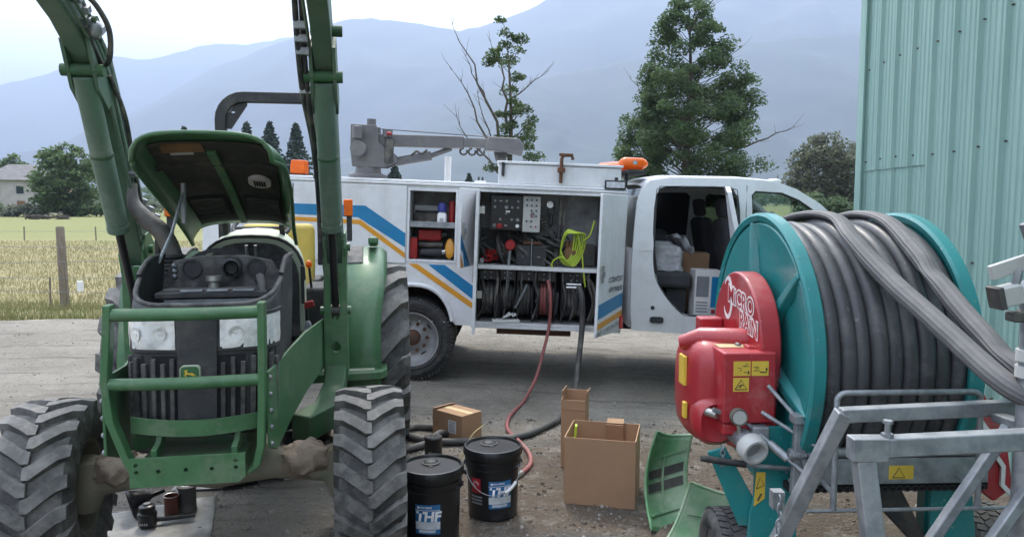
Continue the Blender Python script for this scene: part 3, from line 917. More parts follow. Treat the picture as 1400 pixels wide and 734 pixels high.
# ================================================================ BARN
def barn_mat():
    return material('barn', (0.245, 0.385, 0.345), (0.215, 0.35, 0.315), 0.48, scale=1.2, stretch=(4, 4, 0.5), dust=(0.20, 0.31, 0.295), damt=0.3, dscale=1.6, spec=0.4, streak=0.35)
barn_mat()
material('barn_trim', (0.05, 0.16, 0.155), (0.04, 0.14, 0.135), 0.45)
wd = Vector((-0.0778, -0.997, 0)).normalized()      # along the wall, from the far corner towards the viewer
barn = thing('barn', 'teal corrugated metal barn wall with screw rows behind the hose reel', 'barn', (3.125, 6.74, -0.1))
ang = math.atan2(wd.y, wd.x)
WM = Matrix.Rotation(ang, 4, 'Z')                    # local x along wall, local -y is outwards (towards -X world)
BH = 5.2
def sheet_profile(w):
    pts = []
    x = 0.0
    while x < w - 0.01:
        pts += [(x, 0.0), (x + 0.018, -0.026), (x + 0.040, -0.026), (x + 0.058, 0.0)]
        for q in (0.117, 0.182, 0.247):
            pts += [(x + q - 0.022, 0.0), (x + q - 0.01, -0.006), (x + q + 0.01, -0.006), (x + q + 0.022, 0.0)]
        x += 0.305
    pts.append((x, 0.0))
    return pts
def sheet(w, z0, z1, off):
    pr = sheet_profile(w)
    m = MB().at(WM)
    vs = [(p[0], p[1] + off, z) for z in (z0, z1) for p in pr]
    n = len(pr)
    return m.add(vs, [(i, i + 1, n + i + 1, n + i) for i in range(n - 1)])
sheet(1.22, -0.1, 2.13, -0.004).build('wall_panel', 'barn', barn, solid=0.002, smooth=0)
sheet(1.22, 2.08, BH, -0.012).build('wall_panel', 'barn', barn, solid=0.002, smooth=0)
pm = sheet(1.22, -0.1, BH, -0.004)
p0 = pm.build('wall_panel', 'barn', barn, solid=0.002, smooth=0)
p0.location = WM @ Vector((1.22, 0, 0))
for i in range(2, 8):
    c = p0.copy(); col.objects.link(c); c.location = WM @ Vector((1.22 * i, 0.0015 * (i % 2), 0))
m = MB().at(WM)
m.bx(-0.075, -0.004, -0.05, 0.06, -0.1, BH).bx(-0.07, 0.06, -0.052, -0.034, -0.1, BH)
m.build('corner_trim', 'barn', barn, bev=0.004)
m = MB().at(WM)
for z in (0.6, 1.42, 2.16, 2.95, 3.75, 4.5):
    for k in range(32):
        dz = 0.012 * math.sin(k * 7.3)
        m.ball((0.305 * k + 0.082, -0.016, z + dz), (0.008, 0.011, 0.008), 7, 4)
m.build('screws', 'steel_dark', barn)['kind'] = 'stuff'
# the end wall, its roof and the long side: the rest of the shed
m = MB()
c0 = Vector((0.02, 0.02, 0))
m.add([(0.03, 0.0, -0.1), (9, 0.7, -0.1), (9, 0.7, BH), (4.5, 0.35, BH + 1.6), (0.03, 0.0, BH)], [(0, 1, 2, 3, 4)])
m.build('end_wall', 'barn', barn, solid=0.02, smooth=0)
e = WM @ Vector((9.8, 0, 0))
off = Vector((9, 0.7, 0))
rid = Vector((4.5, 0.35, 1.7 + BH))
m = MB()
a0 = Vector((-0.25, 0.2, BH + 0.02)); a1 = Vector((e.x - 0.25, e.y, BH + 0.02))
b0 = rid + Vector((0, 0.2, 0)); b1 = Vector((e.x + 4.5, e.y + 0.35, BH + 1.7))
d0 = Vector((9.3, 0.9, BH)); d1 = Vector((e.x + 9.3, e.y + 0.7, BH))
m.add([a0, a1, b1, b0, d1, d0], [(0, 1, 2, 3), (3, 2, 4, 5)])
m.build('roof', 'barn_trim', barn, solid=0.04, smooth=0)

# ================================================================ HAZE
HAZE_TOP = max((v.co.z for o_ in (mr, mr2, mr3) for v in o_.data.vertices)) + 60
def haze_box():
    m = bpy.data.materials.new('haze_air')
    m.use_nodes = True
    N, L = m.node_tree.nodes, m.node_tree.links
    N.remove(N['Principled BSDF'])
    v = N.new('ShaderNodeVolumePrincipled')
    v.inputs['Color'].default_value = (0.57, 0.71, 1.0, 1)
    v.inputs['Density'].default_value = 0.00028
    v.inputs['Anisotropy'].default_value = 0.25
    L.new(v.outputs[0], N['Material Output'].inputs['Volume'])
    MATS['haze_air'] = m
    o = MB().bx(-9600, 9600, -9600, 12600, -4, HAZE_TOP).build('haze', 'haze_air', smooth=0)
    tag(o, 'pale blue summer haze filling the valley air', 'haze', kind='stuff')
haze_box()

# ================================================================ WHEELS (shared builders)
def lug_tyre(Rr, w, bead, n, lug_h, parent, name='tyre'):
    """agricultural tyre, axis along x, centred; carcass and chevron lugs are one moulding"""
    m = MB()
    hw = w / 2
    R0 = Rr - lug_h
    prof = [(bead, -hw * 0.78), (bead + 0.02, -hw * 0.92), (bead + (R0 - bead) * 0.45, -hw * 1.0), (R0 - 0.05, -hw * 0.97), (R0 - 0.012, -hw * 0.82), (R0, -hw * 0.4), (R0 + 0.003, 0)]
    prof = prof + [(r, -x) for r, x in reversed(prof[:-1])]
    m.lathe(prof, 56, 'x')
    m.k = 1
    dth = 2 * math.pi / n
    def crown(x, h):
        a = abs(x) / hw
        r = R0 + 0.003 - 0.012 * a * a
        return r + h
    for side in (-1, 1):
        for i in range(n):
            th0 = i * dth + (dth / 2 if side > 0 else 0)
            path = [(-0.06, -0.10), (0.12, -0.06), (0.34, 0.16), (0.72, 0.52), (0.97, 0.62), (1.0, 0.66)]
            rings = []
            for j, (fx, ft) in enumerate(path):
                x = side * fx * hw
                th = th0 - ft * dth
                half = dth * (0.24 if j == 0 else 0.295 if j < 4 else 0.26)
                if j < 4:
                    ro, ri = crown(x, lug_h * (0.92 if j == 0 else 1)), crown(x, -0.01)
                elif j == 4:
                    ro, ri = Rr - 0.016, R0 - 0.06
                else:
                    ro, ri = Rr - 0.085, R0 - 0.10
                sh = 0.8
                q = []
                for aa, rr in ((-half, ri), (-half * sh, ro), (half * sh, ro), (half, ri)):
                    q.append((x, rr * math.cos(th + aa), rr * math.sin(th + aa)))
                rings.append(q if side > 0 else q[::-1])
            m.loft(rings)
    return m.build(name, ['rubber', 'rubber_lug'], parent, smooth=32)

def tractor_wheel(name, parent, loc, Rr, w, bead, n, lug_h, rotx, rim_mat, steer=0.0, inward=1):
    m = MB()
    hw = w / 2
    m.lathe([(bead + 0.015, -hw * 0.82), (bead - 0.01, -hw * 0.8), (bead - 0.035, -hw * 0.5), (bead - 0.04, 0), (bead - 0.035, hw * 0.5), (bead - 0.01, hw * 0.8), (bead + 0.015, hw * 0.82)], 40, 'x')
    m.lathe([(bead - 0.038, 0.02 * inward), (bead * 0.7, 0.05 * inward), (bead * 0.42, 0.02 * inward), (0.0, 0.02 * inward)], 40, 'x')
    o = m.build(name, rim_mat, parent, loc=loc, rot=(rotx, 0, steer))
    lug_tyre(Rr, w, bead, n, lug_h, o)
    m = MB()
    m.lathe([(0.0, -0.11 * inward), (0.07, -0.10 * inward), (0.09, -0.02 * inward), (0.11, 0.06 * inward), (0.0, 0.07 * inward)], 20, 'x')
    for k in range(6):
        q = k * math.pi / 3
        m.tube([(-0.03, 0.085 * math.cos(q), 0.085 * math.sin(q)), (0.03, 0.085 * math.cos(q), 0.085 * math.sin(q))], 0.012, 6)
    m.build('hub', 'rim_mud', o)
    return o

# ================================================================ TRACTOR
T = thing('tractor', 'green compact loader tractor with its hood raised and loader arms up', 'tractor', (-1.41, 3.5, 0), (0, 0, 10))
CX = 0.05
tractor_wheel('front_wheel', T, (-0.70, 0, 0.395), 0.405, 0.33, 0.215, 19, 0.028, 8, 'rim_mud', 3, 1)
tractor_wheel('front_wheel', T, (0.72, 0, 0.395), 0.405, 0.33, 0.215, 19, 0.028, 0, 'rim_mud', 1, -1)
tractor_wheel('rear_wheel', T, (-0.74, 1.85, 0.622), 0.635, 0.43, 0.32, 16, 0.042, 4, 'rim_mud', 0, 1)
tractor_wheel('rear_wheel', T, (0.76, 1.85, 0.622), 0.635, 0.43, 0.32, 16, 0.042, 0, 'rim_mud', 0, -1)
# front axle: tapered housing with portal ends
m = MB()
ax = [(-0.60, 0.02, 0.40), (-0.5, 0.02, 0.43), (-0.28, 0.0, 0.455), (-0.14, 0.0, 0.47), (0.0, 0, 0.47), (0.14, 0, 0.47), (0.28, 0, 0.455), (0.5, 0.02, 0.43), (0.60, 0.02, 0.40)]
m.tube(ax, [0.095, 0.085, 0.075, 0.10, 0.12, 0.10, 0.075, 0.085, 0.095], 14)
fa = m.build('front_axle', 'axle', T, smooth=50)
for s in (-1, 1):
    MB().tube([(s * 0.56, 0.0, 0.52), (s * 0.58, 0.0, 0.40), (s * 0.60, 0.0, 0.29)], [0.07, 0.10, 0.075], 12).build('knuckle', 'axle', fa, smooth=50)
# caked mud on the right half of the axle
rs = random.Random(5)
m = MB()
def mudfn(cx, r):
    def fn(u, v):
        a = 2 * math.pi * u
        b2 = math.pi * v
        d = Vector((math.cos(b2) * 1.25, math.sin(b2) * math.cos(a), math.sin(b2) * math.sin(a) * 0.85))
        k = r * (1 + 0.28 * noise.fractal(d * 2.3 + Vector((cx, 0, 0)), 1.0, 2, 4))
        return Vector((cx, -0.01, 0.47)) + d * k
    return fn
m.grid(mudfn(0.41, 0.105), 26, 18)
m.build('mud', 'mud', fa, smooth=60)
MB().grid(mudfn(-0.43, 0.092), 26, 18).build('mud', 'mud', fa, smooth=60)
MB().tube([(-0.48, 0.16, 0.43), (0.48, 0.16, 0.43)], 0.018, 8).build('tie_rod', 'steel_dark', fa)
# front support frame, engine, gearbox
m = MB()
m.bx(CX - 0.17, CX + 0.17, -0.42, 0.35, 0.56, 0.72)
m.build('front_frame', 'green_dark', T, bev=0.01)
m = MB()
m.bx(CX - 0.2, CX + 0.2, 0.25, 0.95, 0.55, 1.08)
m.bx(CX - 0.22, CX + 0.16, 0.3, 0.9, 1.08, 1.22)
en = m.build('engine', 'black_dusty', T, bev=0.012)
MB().bx(CX - 0.15, CX + 0.15, 0.34, 0.86, 1.222, 1.27).build('rocker_cover', 'steel_dark', en, bev=0.02)
MB().bx(CX - 0.19, CX + 0.19, 0.95, 2.05, 0.5, 0.86).build('gearbox', 'green_dark', T, bev=0.03)
MB().tube([(-0.55, 1.85, 0.62), (0.6, 1.85, 0.62)], 0.12, 14).build('rear_axle', 'green_dark', T)

# nose shell (U-shaped in plan)
NP = spline([(-0.285, 0.10, 0), (-0.285, -0.12, 0), (-0.28, -0.34, 0), (-0.235, -0.455, 0), (-0.12, -0.495, 0), (0, -0.51, 0), (0.12, -0.495, 0), (0.235, -0.455, 0), (0.28, -0.34, 0), (0.285, -0.12, 0), (0.285, 0.10, 0)], 10)
_cum = [0.0]
for a_, b_ in zip(NP, NP[1:]):
    _cum.append(_cum[-1] + (b_ - a_).length)
NL = _cum[-1]
def nose(sarc, z, off=0.0):
    """point at signed arc length from the front centre"""
    s_ = max(0, min(NL - 1e-6, NL / 2 + sarc))
    i = max(k for k in range(len(_cum)) if _cum[k] <= s_)
    i = min(i, len(NP) - 2)
    t = (s_ - _cum[i]) / (_cum[i + 1] - _cum[i])
    p = NP[i].lerp(NP[i + 1], t)
    d = (NP[i + 1] - NP[i]).normalized()
    nrm = Vector((d.y, -d.x, 0))
    q = p + nrm * off
    taper = 1.0 + 0.10 * (z - 0.75) - 0.14 * max(0, z - 1.25)
    lean = 0.10 * (z - 1.0) + 0.5 * max(0, z - 1.24) ** 1.0 * (1 if p.y < -0.3 else 0.35)
    return Vector((CX + q.x * taper, q.y + lean, z))
def rim_z(sarc):
    a = abs(sarc)
    return 1.285 + 0.165 * sstep(0.16, 0.62, a)
def low_z(sarc):
    return 0.76 + 0.06 * sstep(0.25, 0.5, abs(sarc))
shell = MB().grid(lambda u, v: nose((u - 0.5) * NL * 0.998, low_z((u - .5) * NL) + (rim_z((u - .5) * NL) - low_z((u - .5) * NL)) * v), 64, 16).build('nose_cowling', 'black_plastic', T, solid=0.012, smooth=50)
# rolled rim of the cowling
MB().tube([nose((k / 60 - 0.5) * NL * 0.996, rim_z((k / 60 - .5) * NL), 0.0) for k in range(61)], 0.011, 8).build('rim', 'black_dusty', shell, smooth=60)
def patch(s0, s1, zf0, zf1, off0, off1, n=12, nv=4):
    """closed block following the nose surface"""
    rings = []
    for i in range(n + 1):
        t = i / n
        sa = s0 + (s1 - s0) * t
        a, b2 = zf0(t), zf1(t)
        rings.append([nose(sa, a, off0), nose(sa, b2, off0), nose(sa, b2, off1), nose(sa, a, off1)])
    return MB().loft(rings)
# grille: recessed mesh, centre spine, vertical slats
gr = patch(-0.33, 0.33, lambda t: 0.79, lambda t: 1.085, -0.004, 0.007).build('grille', 'drum_black', T, smooth=50)
for k in range(18):
    sa = -0.315 + 0.63 * k / 17
    if abs(sa) < 0.075:
        continue
    wdt = 0.0085
    patch(sa - wdt, sa + wdt, lambda t: 0.80, lambda t: 1.075 - 0.02 * (k % 2), 0.006, 0.022, 2).build('slat', 'black_dusty', gr, bev=0.003)
patch(-0.072, 0.072, lambda t: 0.80, lambda t: 1.235, 0.006, 0.024, 6).build('centre_panel', 'black_plastic', gr, bev=0.004)
for s in (-1, 1):
    inner, outer = 0.065, 0.365
    hl = patch(s * inner, s * outer, lambda t: 1.100 - 0.005 * t, lambda t: 1.245 + 0.012 * t, 0.002, 0.014, 12).build('headlight', 'black_plastic', T, bev=0.003)
    rj = random.Random(17 + s)
    nu_, nv_ = 11, 4
    jit = [[0.011 + rj.uniform(-0.003, 0.002) for _ in range(nu_ + 1)] for _ in range(nv_ + 1)]
    def facet(u, v):
        i, j = int(round(u * nu_)), int(round(v * nv_))
        sa = s * (inner + 0.016 + (outer - inner - 0.028) * u)
        return nose(sa, 1.112 + (0.120 + 0.008 * u) * v, jit[j][i] + 0.004)
    MB().grid(facet, nu_, nv_).build('lens', 'reflector', hl, smooth=12)
    for cs in (0.14, 0.235):
        c = nose(s * cs, 1.172, 0.015)
        n_ = (nose(s * cs, 1.172, 0.05) - c).normalized()
        mm = MB()
        mm.M = Matrix.Translation(c) @ n_.to_track_quat('Z', 'Y').to_matrix().to_4x4()
        mm.lathe([(0.030, 0.003), (0.028, 0.003), (0.02, -0.001), (0.010, -0.003), (0.008, 0.001), (0, 0.002)], 18)
        mm.build('bulb_reflector', 'reflector', hl, smooth=40)
# badge with a leaping deer
bc = Vector((CX - 0.022, -0.552, 1.022))
bm_ = frame((0, 0, 0), (1, 0, 0), (0, 0, 1))
def rrect(w, h, k, n=24):
    return [(w * math.copysign(abs(math.cos(a)) ** k, math.cos(a)), h * math.copysign(abs(math.sin(a)) ** k, math.sin(a))) for a in [2 * math.pi * i / n for i in range(n)]]
badge = MB().prism([(bc.x + x, bc.z + z) for x, z in rrect(0.039, 0.033, 0.42, 28)], 'xz', bc.y, bc.y + 0.02).build('badge', 'cream', T, smooth=40)
MB().prism([(bc.x + x, bc.z + z) for x, z in rrect(0.035, 0.029, 0.42, 28)], 'xz', bc.y - 0.0015, bc.y + 0.004).build('badge_field', 'green', badge, smooth=40)
deer = [(-0.9, 0.55), (-0.72, 0.62), (-0.62, 0.85), (-0.5, 0.62), (-0.3, 0.9), (-0.36, 0.5), (-0.42, 0.3), (-0.1, 0.16), (0.35, 0.2), (0.55, 0.05), (0.66, -0.12), (1.0, -0.48), (0.62, -0.3), (0.42, -0.28), (0.75, -0.72), (0.3, -0.3), (-0.1, -0.12), (-0.45, -0.08), (-0.62, -0.35), (-0.35, -0.62), (-0.78, -0.4), (-0.66, -0.08), (-0.95, -0.18), (-0.7, 0.06), (-0.62, 0.3), (-0.72, 0.45)]
MB().prism([(bc.x + 0.026 * x, bc.z + 0.021 * z) for x, z in deer], 'xz', bc.y - 0.003, bc.y + 0.0).build('deer_emblem', 'sticker_yellow', badge, smooth=0)

# cooling package inside the open nose
m = MB()
m.bx(CX - 0.245, CX + 0.245, -0.08, 0.02, 0.8, 1.31)
rad = m.build('radiator', 'black_dusty', T, bev=0.008)
for k in range(6):
    MB().bx(CX - 0.2, CX + 0.2, -0.21, -0.17, 1.0 + 0.05 * k, 1.03 + 0.05 * k).build('cooler_tube', 'galv_dark', rad, bev=0.004)
MB().bx(CX - 0.235, CX + 0.235, -0.22, -0.10, 1.285, 1.31).build('cooler_header', 'black_plastic', rad, bev=0.005)
for k in range(3):
    MB().bx(CX - 0.13 + 0.11 * k, CX - 0.04 + 0.11 * k, -0.222, -0.19, 1.312, 1.322).build('header_fin', 'galv', rad, bev=0.002)
m = MB()
sh = [(CX + x, z) for x, z in [(-0.265, 1.0), (-0.265, 1.36), (-0.22, 1.43), (-0.1, 1.455), (0.1, 1.455), (0.22, 1.43), (0.265, 1.36), (0.265, 1.0)]]
m.prism(sh, 'xz', 0.05, 0.075)
fs = m.build('fan_shroud', 'black_dusty', T, bev=0.006)
for x in (-0.14, 0.15):
    mm = MB()
    mm.lathe([(0.045, 0.0), (0.045, -0.012), (0.037, -0.012), (0.037, -0.003), (0.0, -0.003)], 20, 'y', (CX + x, 0.05, 1.395))
    mm.build('boss', 'black_plastic', fs)
MB().lathe([(0.034, -0.055), (0.046, -0.05), (0.046, -0.002), (0.034, -0.002), (0.03, -0.055)], 20, 'y', (CX + 0.045, 0.05, 1.40)).build('intake_hole', 'black_clean', fs)
m = MB()
m.lathe([(0.0, 0.03), (0.036, 0.03), (0.036, 0.008), (0.024, 0.0), (0.024, -0.03)], 14, 'z', (CX - 0.03, -0.02, 1.335))
m.build('radiator_cap', 'zinc', rad)
MB().tube(spline([(CX + 0.17, -0.02, 1.34), (CX + 0.19, -0.1, 1.36), (CX + 0.21, -0.16, 1.30), (CX + 0.21, -0.2, 1.18)], 6), 0.02, 8).build('coolant_hose', 'black_hose', rad, smooth=60)
for z in (1.36, 1.385, 1.41):
    MB().ball((CX - 0.215, 0.04, z), 0.012, 8, 6).build('bolt', 'galv', fs)
# hoses and belts behind the shroud
m = MB()
m.lathe([(0.16, 0), (0.18, 0.0), (0.18, 0.03), (0.16, 0.03), (0.16, 0)], 28, 'y', (CX - 0.06, 0.2, 1.30))
m.build('fan_ring', 'black_plastic', T)
m = MB()
for k in range(9):
    m.lathe([(0.062, 0.0), (0.075, 0.006), (0.075, 0.014), (0.062, 0.02)], 18, 'z', (-0.28, 0.42, 1.26 + 0.02 * k))
m.build('intake_bellows', 'black_plastic', T, smooth=50)
ex = spline([(-0.47, 0.5, 1.80), (-0.46, 0.48, 1.70), (-0.40, 0.46, 1.62), (-0.33, 0.45, 1.56), (-0.28, 0.45, 1.46), (-0.25, 0.45, 1.30), (-0.22, 0.45, 1.15)], 6)
MB().tube(ex, [0.024 + 0.022 * sstep(0, 14, i) for i in range(len(ex))], 14).build('exhaust_pipe', 'foil', T, smooth=60)
# dashboard, firewall and cowl
m = MB()
def arch(hw, zt, zb, y, n=16):
    return [(CX + hw * math.copysign(abs(math.cos(a)) ** 0.7, math.cos(a)), y, zb + (zt - zb) * math.sin(a) ** 0.8) for a in [math.pi * i / n for i in range(n + 1)]] + [(CX - hw, y, zb - 0.3), (CX + hw, y, zb - 0.3)]
m.loft([arch(0.285, 1.50, 1.25, 0.86), arch(0.295, 1.515, 1.25, 0.90), arch(0.29, 1.54, 1.25, 1.0), arch(0.26, 1.55, 1.25, 1.12), arch(0.2, 1.52, 1.25, 1.2)])
cw = m.build('cowl', 'cream', T, smooth=50)
m = MB()
m.loft([arch(0.265, 1.475, 1.22, 0.845), arch(0.265, 1.475, 1.22, 0.858)])
m.build('firewall', 'black_dusty', cw)
MB().tube([arch(0.29, 1.508, 1.25, 0.872)[i] for i in range(17)], 0.012, 8).build('seal', 'black_plastic', cw, smooth=60)
for x in (-0.02, 0.03):
    MB().tube([(CX + x, 0.84, 1.40), (CX + x, 0.82, 1.46)], 0.01, 6).build('latch', 'galv', cw)
for k, x in enumerate((-0.16, -0.06, 0.06, 0.16)):
    MB().box((CX + x, 0.83, 1.32 + 0.03 * (k % 2)), (0.07, 0.03, 0.05)).build('relay_box', 'black_plastic', cw, bev=0.005)
m = MB()
m.bx(CX - 0.25, CX + 0.25, 1.0, 1.25, 0.8, 1.25)
m.build('console', 'black_dusty', T, bev=0.02)
sw = MB()
sw.tube([(CX + 0.17 * math.cos(a), 1.28 + 0.15 * math.sin(a), 1.55 + 0.08 * math.sin(a)) for a in [2 * math.pi * k / 24 for k in range(24)]], 0.014, 8, closed=True)
sw.tube([(CX - 0.16, 1.28, 1.545), (CX + 0.16, 1.28, 1.545)], 0.01, 6)
sw.tube([(CX, 1.27, 1.545), (CX, 1.2, 1.42)], 0.02, 8)
sw.build('steering_wheel', 'black_plastic', T, smooth=60)
# seat
m = MB()
def rr3(cx, cy_, cz, w, d, hgt):
    return m
def pad(c, w, d, hgt, axis='z', bulge=0.02):
    def fn(u, v):
        a, b2 = 2 * u - 1, 2 * v - 1
        return (a, b2)
    q = MB()
    q.box(c, (w, d, hgt))
    return q
st = pad((CX + 0.03, 1.56, 0.98), 0.48, 0.46, 0.12).build('seat', 'seat_yellow', T, bev=0.05, seg=4, smooth=60)
q = MB(); q.box((CX + 0.03, 1.80, 1.28), (0.50, 0.11, 0.56), (-10, 0, 0)); q.build('backrest', 'seat_yellow', st, bev=0.05, seg=4, smooth=60)
for s in (-1, 1):
    q = MB(); q.box((CX + 0.03 + s * 0.28, 1.66, 1.17), (0.055, 0.32, 0.05)); q.build('armrest', 'black_plastic', st, bev=0.02)
# roll bar
rp = [(-0.30, 1.95, 0.75), (-0.30, 1.93, 2.28)] + [(-0.30 + 0.16 * (1 - math.cos(a)), 1.93, 2.28 + 0.16 * math.sin(a)) for a in [math.pi / 2 * k / 6 for k in range(1, 7)]]
rp = rp + [(2 * (CX + 0.02) - x, y, z) for x, y, z in reversed(rp)]
ro = MB().bar(rp, 0.06, 0.075, (0, 1, 0)).build('roll_bar', 'black_plastic', T, bev=0.008)
for s in (-1, 1):
    cxr = CX + 0.02
    g_ = [(cxr + s * 0.335, 2.22), (cxr + s * 0.335, 2.30), (cxr + s * 0.27, 2.39), (cxr + s * 0.19, 2.41), (cxr + s * 0.19, 2.385), (cxr + s * 0.30, 2.22)]
    hole = [(cxr + s * 0.285 + dx, 2.335 + dz) for dx, dz in ((-0.012, -0.006), (0.012, -0.006), (0.012, 0.006), (-0.012, 0.006))]
    MB().prism(g_, 'xz', 1.92, 1.94, [hole]).build('gusset', 'black_plastic', ro)

# hood, raised about its rear hinge
HL = 1.18
hd = Vector((0, -0.928, 0.372)).normalized()
hn = Vector((0, 0.372, 0.928)).normalized()
HO = Vector((CX - 0.03, 0.90, 1.59))
def hood(u, v, off=0.0):
    a = 2 * u - 1
    hw = 0.285 + 0.045 * sstep(0, 0.7, v) - 0.035 * sstep(0.8, 1, v)
    edge = abs(a)
    x = hw * math.copysign(min(1, edge * 1.06) if edge < 0.94 else 1, a)
    drop = -0.06 * edge ** 6 - 0.05 * max(0, edge - 0.85) / 0.15 - 0.025 * a * a
    drop *= (1 - 0.3 * v)
    drop -= 0.025 * max(0, (v - 0.86) / 0.14) ** 2
    s_ = HL * v * (1 - 0.075 * edge ** 5 * sstep(0.75, 1, v))
    return HO + Vector((x, 0, 0)) + hd * s_ + hn * (drop + off + 0.03 * math.sin(v * math.pi))
hood_o = MB().grid(lambda u, v: hood(u, v), 36, 30).build('hood', 'green', T, solid=0.008, smooth=60)
MB().grid(lambda u, v: hood(0.12 + 0.76 * u, 0.05 + 0.84 * v, -0.012), 20, 20).build('hood_liner', 'liner', hood_o, solid=0.006, smooth=60)
rim_pts = [hood(0.0, k / 20) for k in range(21)] + [hood(k / 24, 1.0) for k in range(1, 25)] + [hood(1.0, 1 - k / 20) for k in range(1, 21)]
MB().tube(rim_pts, 0.011, 7).build('hood_seal', 'green', hood_o, smooth=60)
def hpatch(u0, u1, v0, v1, o0, o1, n=6):
    q = MB()
    lo = [[hood(u0 + (u1 - u0) * i / n, v0 + (v1 - v0) * j / n, o0) for i in range(n + 1)] for j in range(n + 1)]
    hi = [[hood(u0 + (u1 - u0) * i / n, v0 + (v1 - v0) * j / n, o1) for i in range(n + 1)] for j in range(n + 1)]
    def per(g):
        return g[0] + [r[-1] for r in g[1:]] + g[-1][-2::-1] + [r[0] for r in g[-2:0:-1]]
    q.loft([per(lo), per(hi)], cap=False)
    nn = n + 1
    for g in (lo, hi):
        q.add([p for r in g for p in r], [(j * nn + i, j * nn + i + 1, (j + 1) * nn + i + 1, (j + 1) * nn + i) for j in range(n) for i in range(n)])
    return q
hpatch(0.47, 0.53, 0.05, 0.80, -0.034, -0.014).build('centre_rib', 'green', hood_o, bev=0.004)
hpatch(0.10, 0.90, 0.66, 0.685, -0.034, -0.014, 10).build('cross_rib', 'liner', hood_o)
for a_, b_ in ((0.14, 0.43), (0.58, 0.87)):
    vt = hpatch(a_, b_, 0.13, 0.34, -0.026, -0.016).build('hood_vent', 'drum_black', hood_o)
    for k in range(7):
        v0 = 0.15 + 0.026 * k
        hpatch(a_ + 0.02, b_ - 0.02, v0, v0 + 0.012, -0.036, -0.024, 3).build('vent_slat', 'liner', vt)
hpatch(0.20, 0.46, 0.80, 0.875, -0.024, -0.015).build('paper_label', 'brown', hood_o, label='brown instruction label under hood')
hpatch(0.24, 0.38, 0.775, 0.79, -0.024, -0.015).build('paper_strip', 'panel_grey', hood_o)
def oval(cu, cv, ru, rv, o):
    return [hood(cu + ru * math.cos(a), cv + rv * math.sin(a), o) for a in [2 * math.pi * k / 24 for k in range(24)]]
ol = MB().loft([oval(0.74, 0.50, 0.085, 0.055, -0.014), oval(0.74, 0.50, 0.082, 0.052, -0.034)]).build('hood_vent_badge', 'panel_grey', hood_o, smooth=50)
for k in range(5):
    hpatch(0.70 + 0.018 * k, 0.71 + 0.018 * k, 0.475, 0.525, -0.040, -0.030, 2).build('badge_slot', 'drum_black', ol)
for s in (-1, 1):
    MB().bar([(CX + s * 0.16, 1.0, 1.50), (CX + s * 0.16, 0.96, 1.60), (CX + s * 0.15, 0.86, 1.625)], 0.03, 0.012).build('hood_hinge', 'black_plastic', T)
# prop rod and gas strut
MB().tube([(-0.24, 0.06, 1.42), (-0.20, 0.16, 1.56), (-0.175, 0.30, 1.76)], 0.008, 6).build('hood_prop', 'galv', T)
MB().tube([(-0.175, 0.30, 1.60), (-0.175, 0.30, 1.80)], 0.013, 7).build('prop_bracket', 'galv_dark', T)
MB().tube([(CX + 0.29, 0.80, 1.12), (CX + 0.29, 0.79, 1.34)], 0.01, 7).build('gas_strut', 'black_plastic', T)

# rear fenders, platform, lamps
for s in (-1, 1):
    xi, xo = (0.50, 0.83)
    def arc(rad, a0, a1, n=16):
        return [(1.85 - rad * math.cos(a), 0.62 + rad * math.sin(a)) for a in [a0 + (a1 - a0) * i / n for i in range(n + 1)]]
    outer = arc(0.76, R(-14), R(128))
    m = MB()
    rings = []
    for (y, z) in outer:
        k = sstep(0.9, 1.35, z)
        xo2 = xo - 0.05 * (1 - k)
        ring = [(s * xi, y, z), (s * (xo2 - 0.05), y, z + 0.006), (s * xo2, y + 0.012 * (1 - k), z - 0.035 * k)]
        rings.append(ring)
    m.loft(rings, closed=False)
    fe = m.build('fender', 'green', T, solid=0.012, smooth=60)
    inner = arc(0.755, R(-14), R(128)) + [(2.3, 0.75), (1.2, 0.60)]
    MB().prism(inner, 'yz', s * (xi - 0.012), s * xi).build('fender_side', 'green', fe)
    top = arc(0.775, R(62), R(100), 8)
    m = MB()
    m.loft([[(s * (xi - 0.01), y, z), (s * (xi + 0.17), y, z), (s * (xi + 0.17), y, z - 0.02), (s * (xi - 0.01), y, z - 0.02)] for y, z in top])
    m.build('fender_console', 'black_dusty', fe, bev=0.006)
    MB().box((s * (xi + 0.24), 1.70, 1.43), (0.07, 0.22, 0.05), (-8, 0, 0)).build('grab_handle', 'green', fe, bev=0.015)
    pl = MB().prism([(s * 0.33, 0.98), (s * 0.78, 1.02), (s * 0.82, 1.10), (s * 0.82, 1.30), (s * 0.33, 1.36)], 'xy', 0.60, 0.655).build('foot_platform', 'green', T, bev=0.01)
    for k in range(7):
        MB().bx(min(s * 0.42, s * 0.74), max(s * 0.42, s * 0.74), 1.03 + 0.04 * k, 1.048 + 0.04 * k, 0.656, 0.664).build('tread_bar', 'cream', pl)
    MB().bx(min(s * 0.5, s * 0.54), max(s * 0.5, s * 0.54), 1.05, 1.12, 0.36, 0.6).build('step_bracket', 'green_dark', T)
    MB().bar([(s * 0.58, 1.1, 0.60), (s * 0.66, 1.12, 0.34)], 0.04, 0.03).build('step_bracket', 'green_dark', T)
    lp = MB().box((s * 0.58, 1.62, 1.55), (0.035, 0.05, 0.22)).build('lamp_post', 'black_plastic', T, bev=0.006)
    MB().box((s * 0.575, 1.60, 1.67), (0.06, 0.05, 0.115)).build('warning_lamp', 'amber', lp, bev=0.008)
q = MB().bx(0.30, 0.46, 1.1, 1.5, 0.80, 1.18).build('side_console', 'black_plastic', T, bev=0.03)
MB().tube([(0.36, 1.12, 1.18), (0.355, 1.05, 1.32)], 0.008, 6).build('lever', 'black_clean', q)
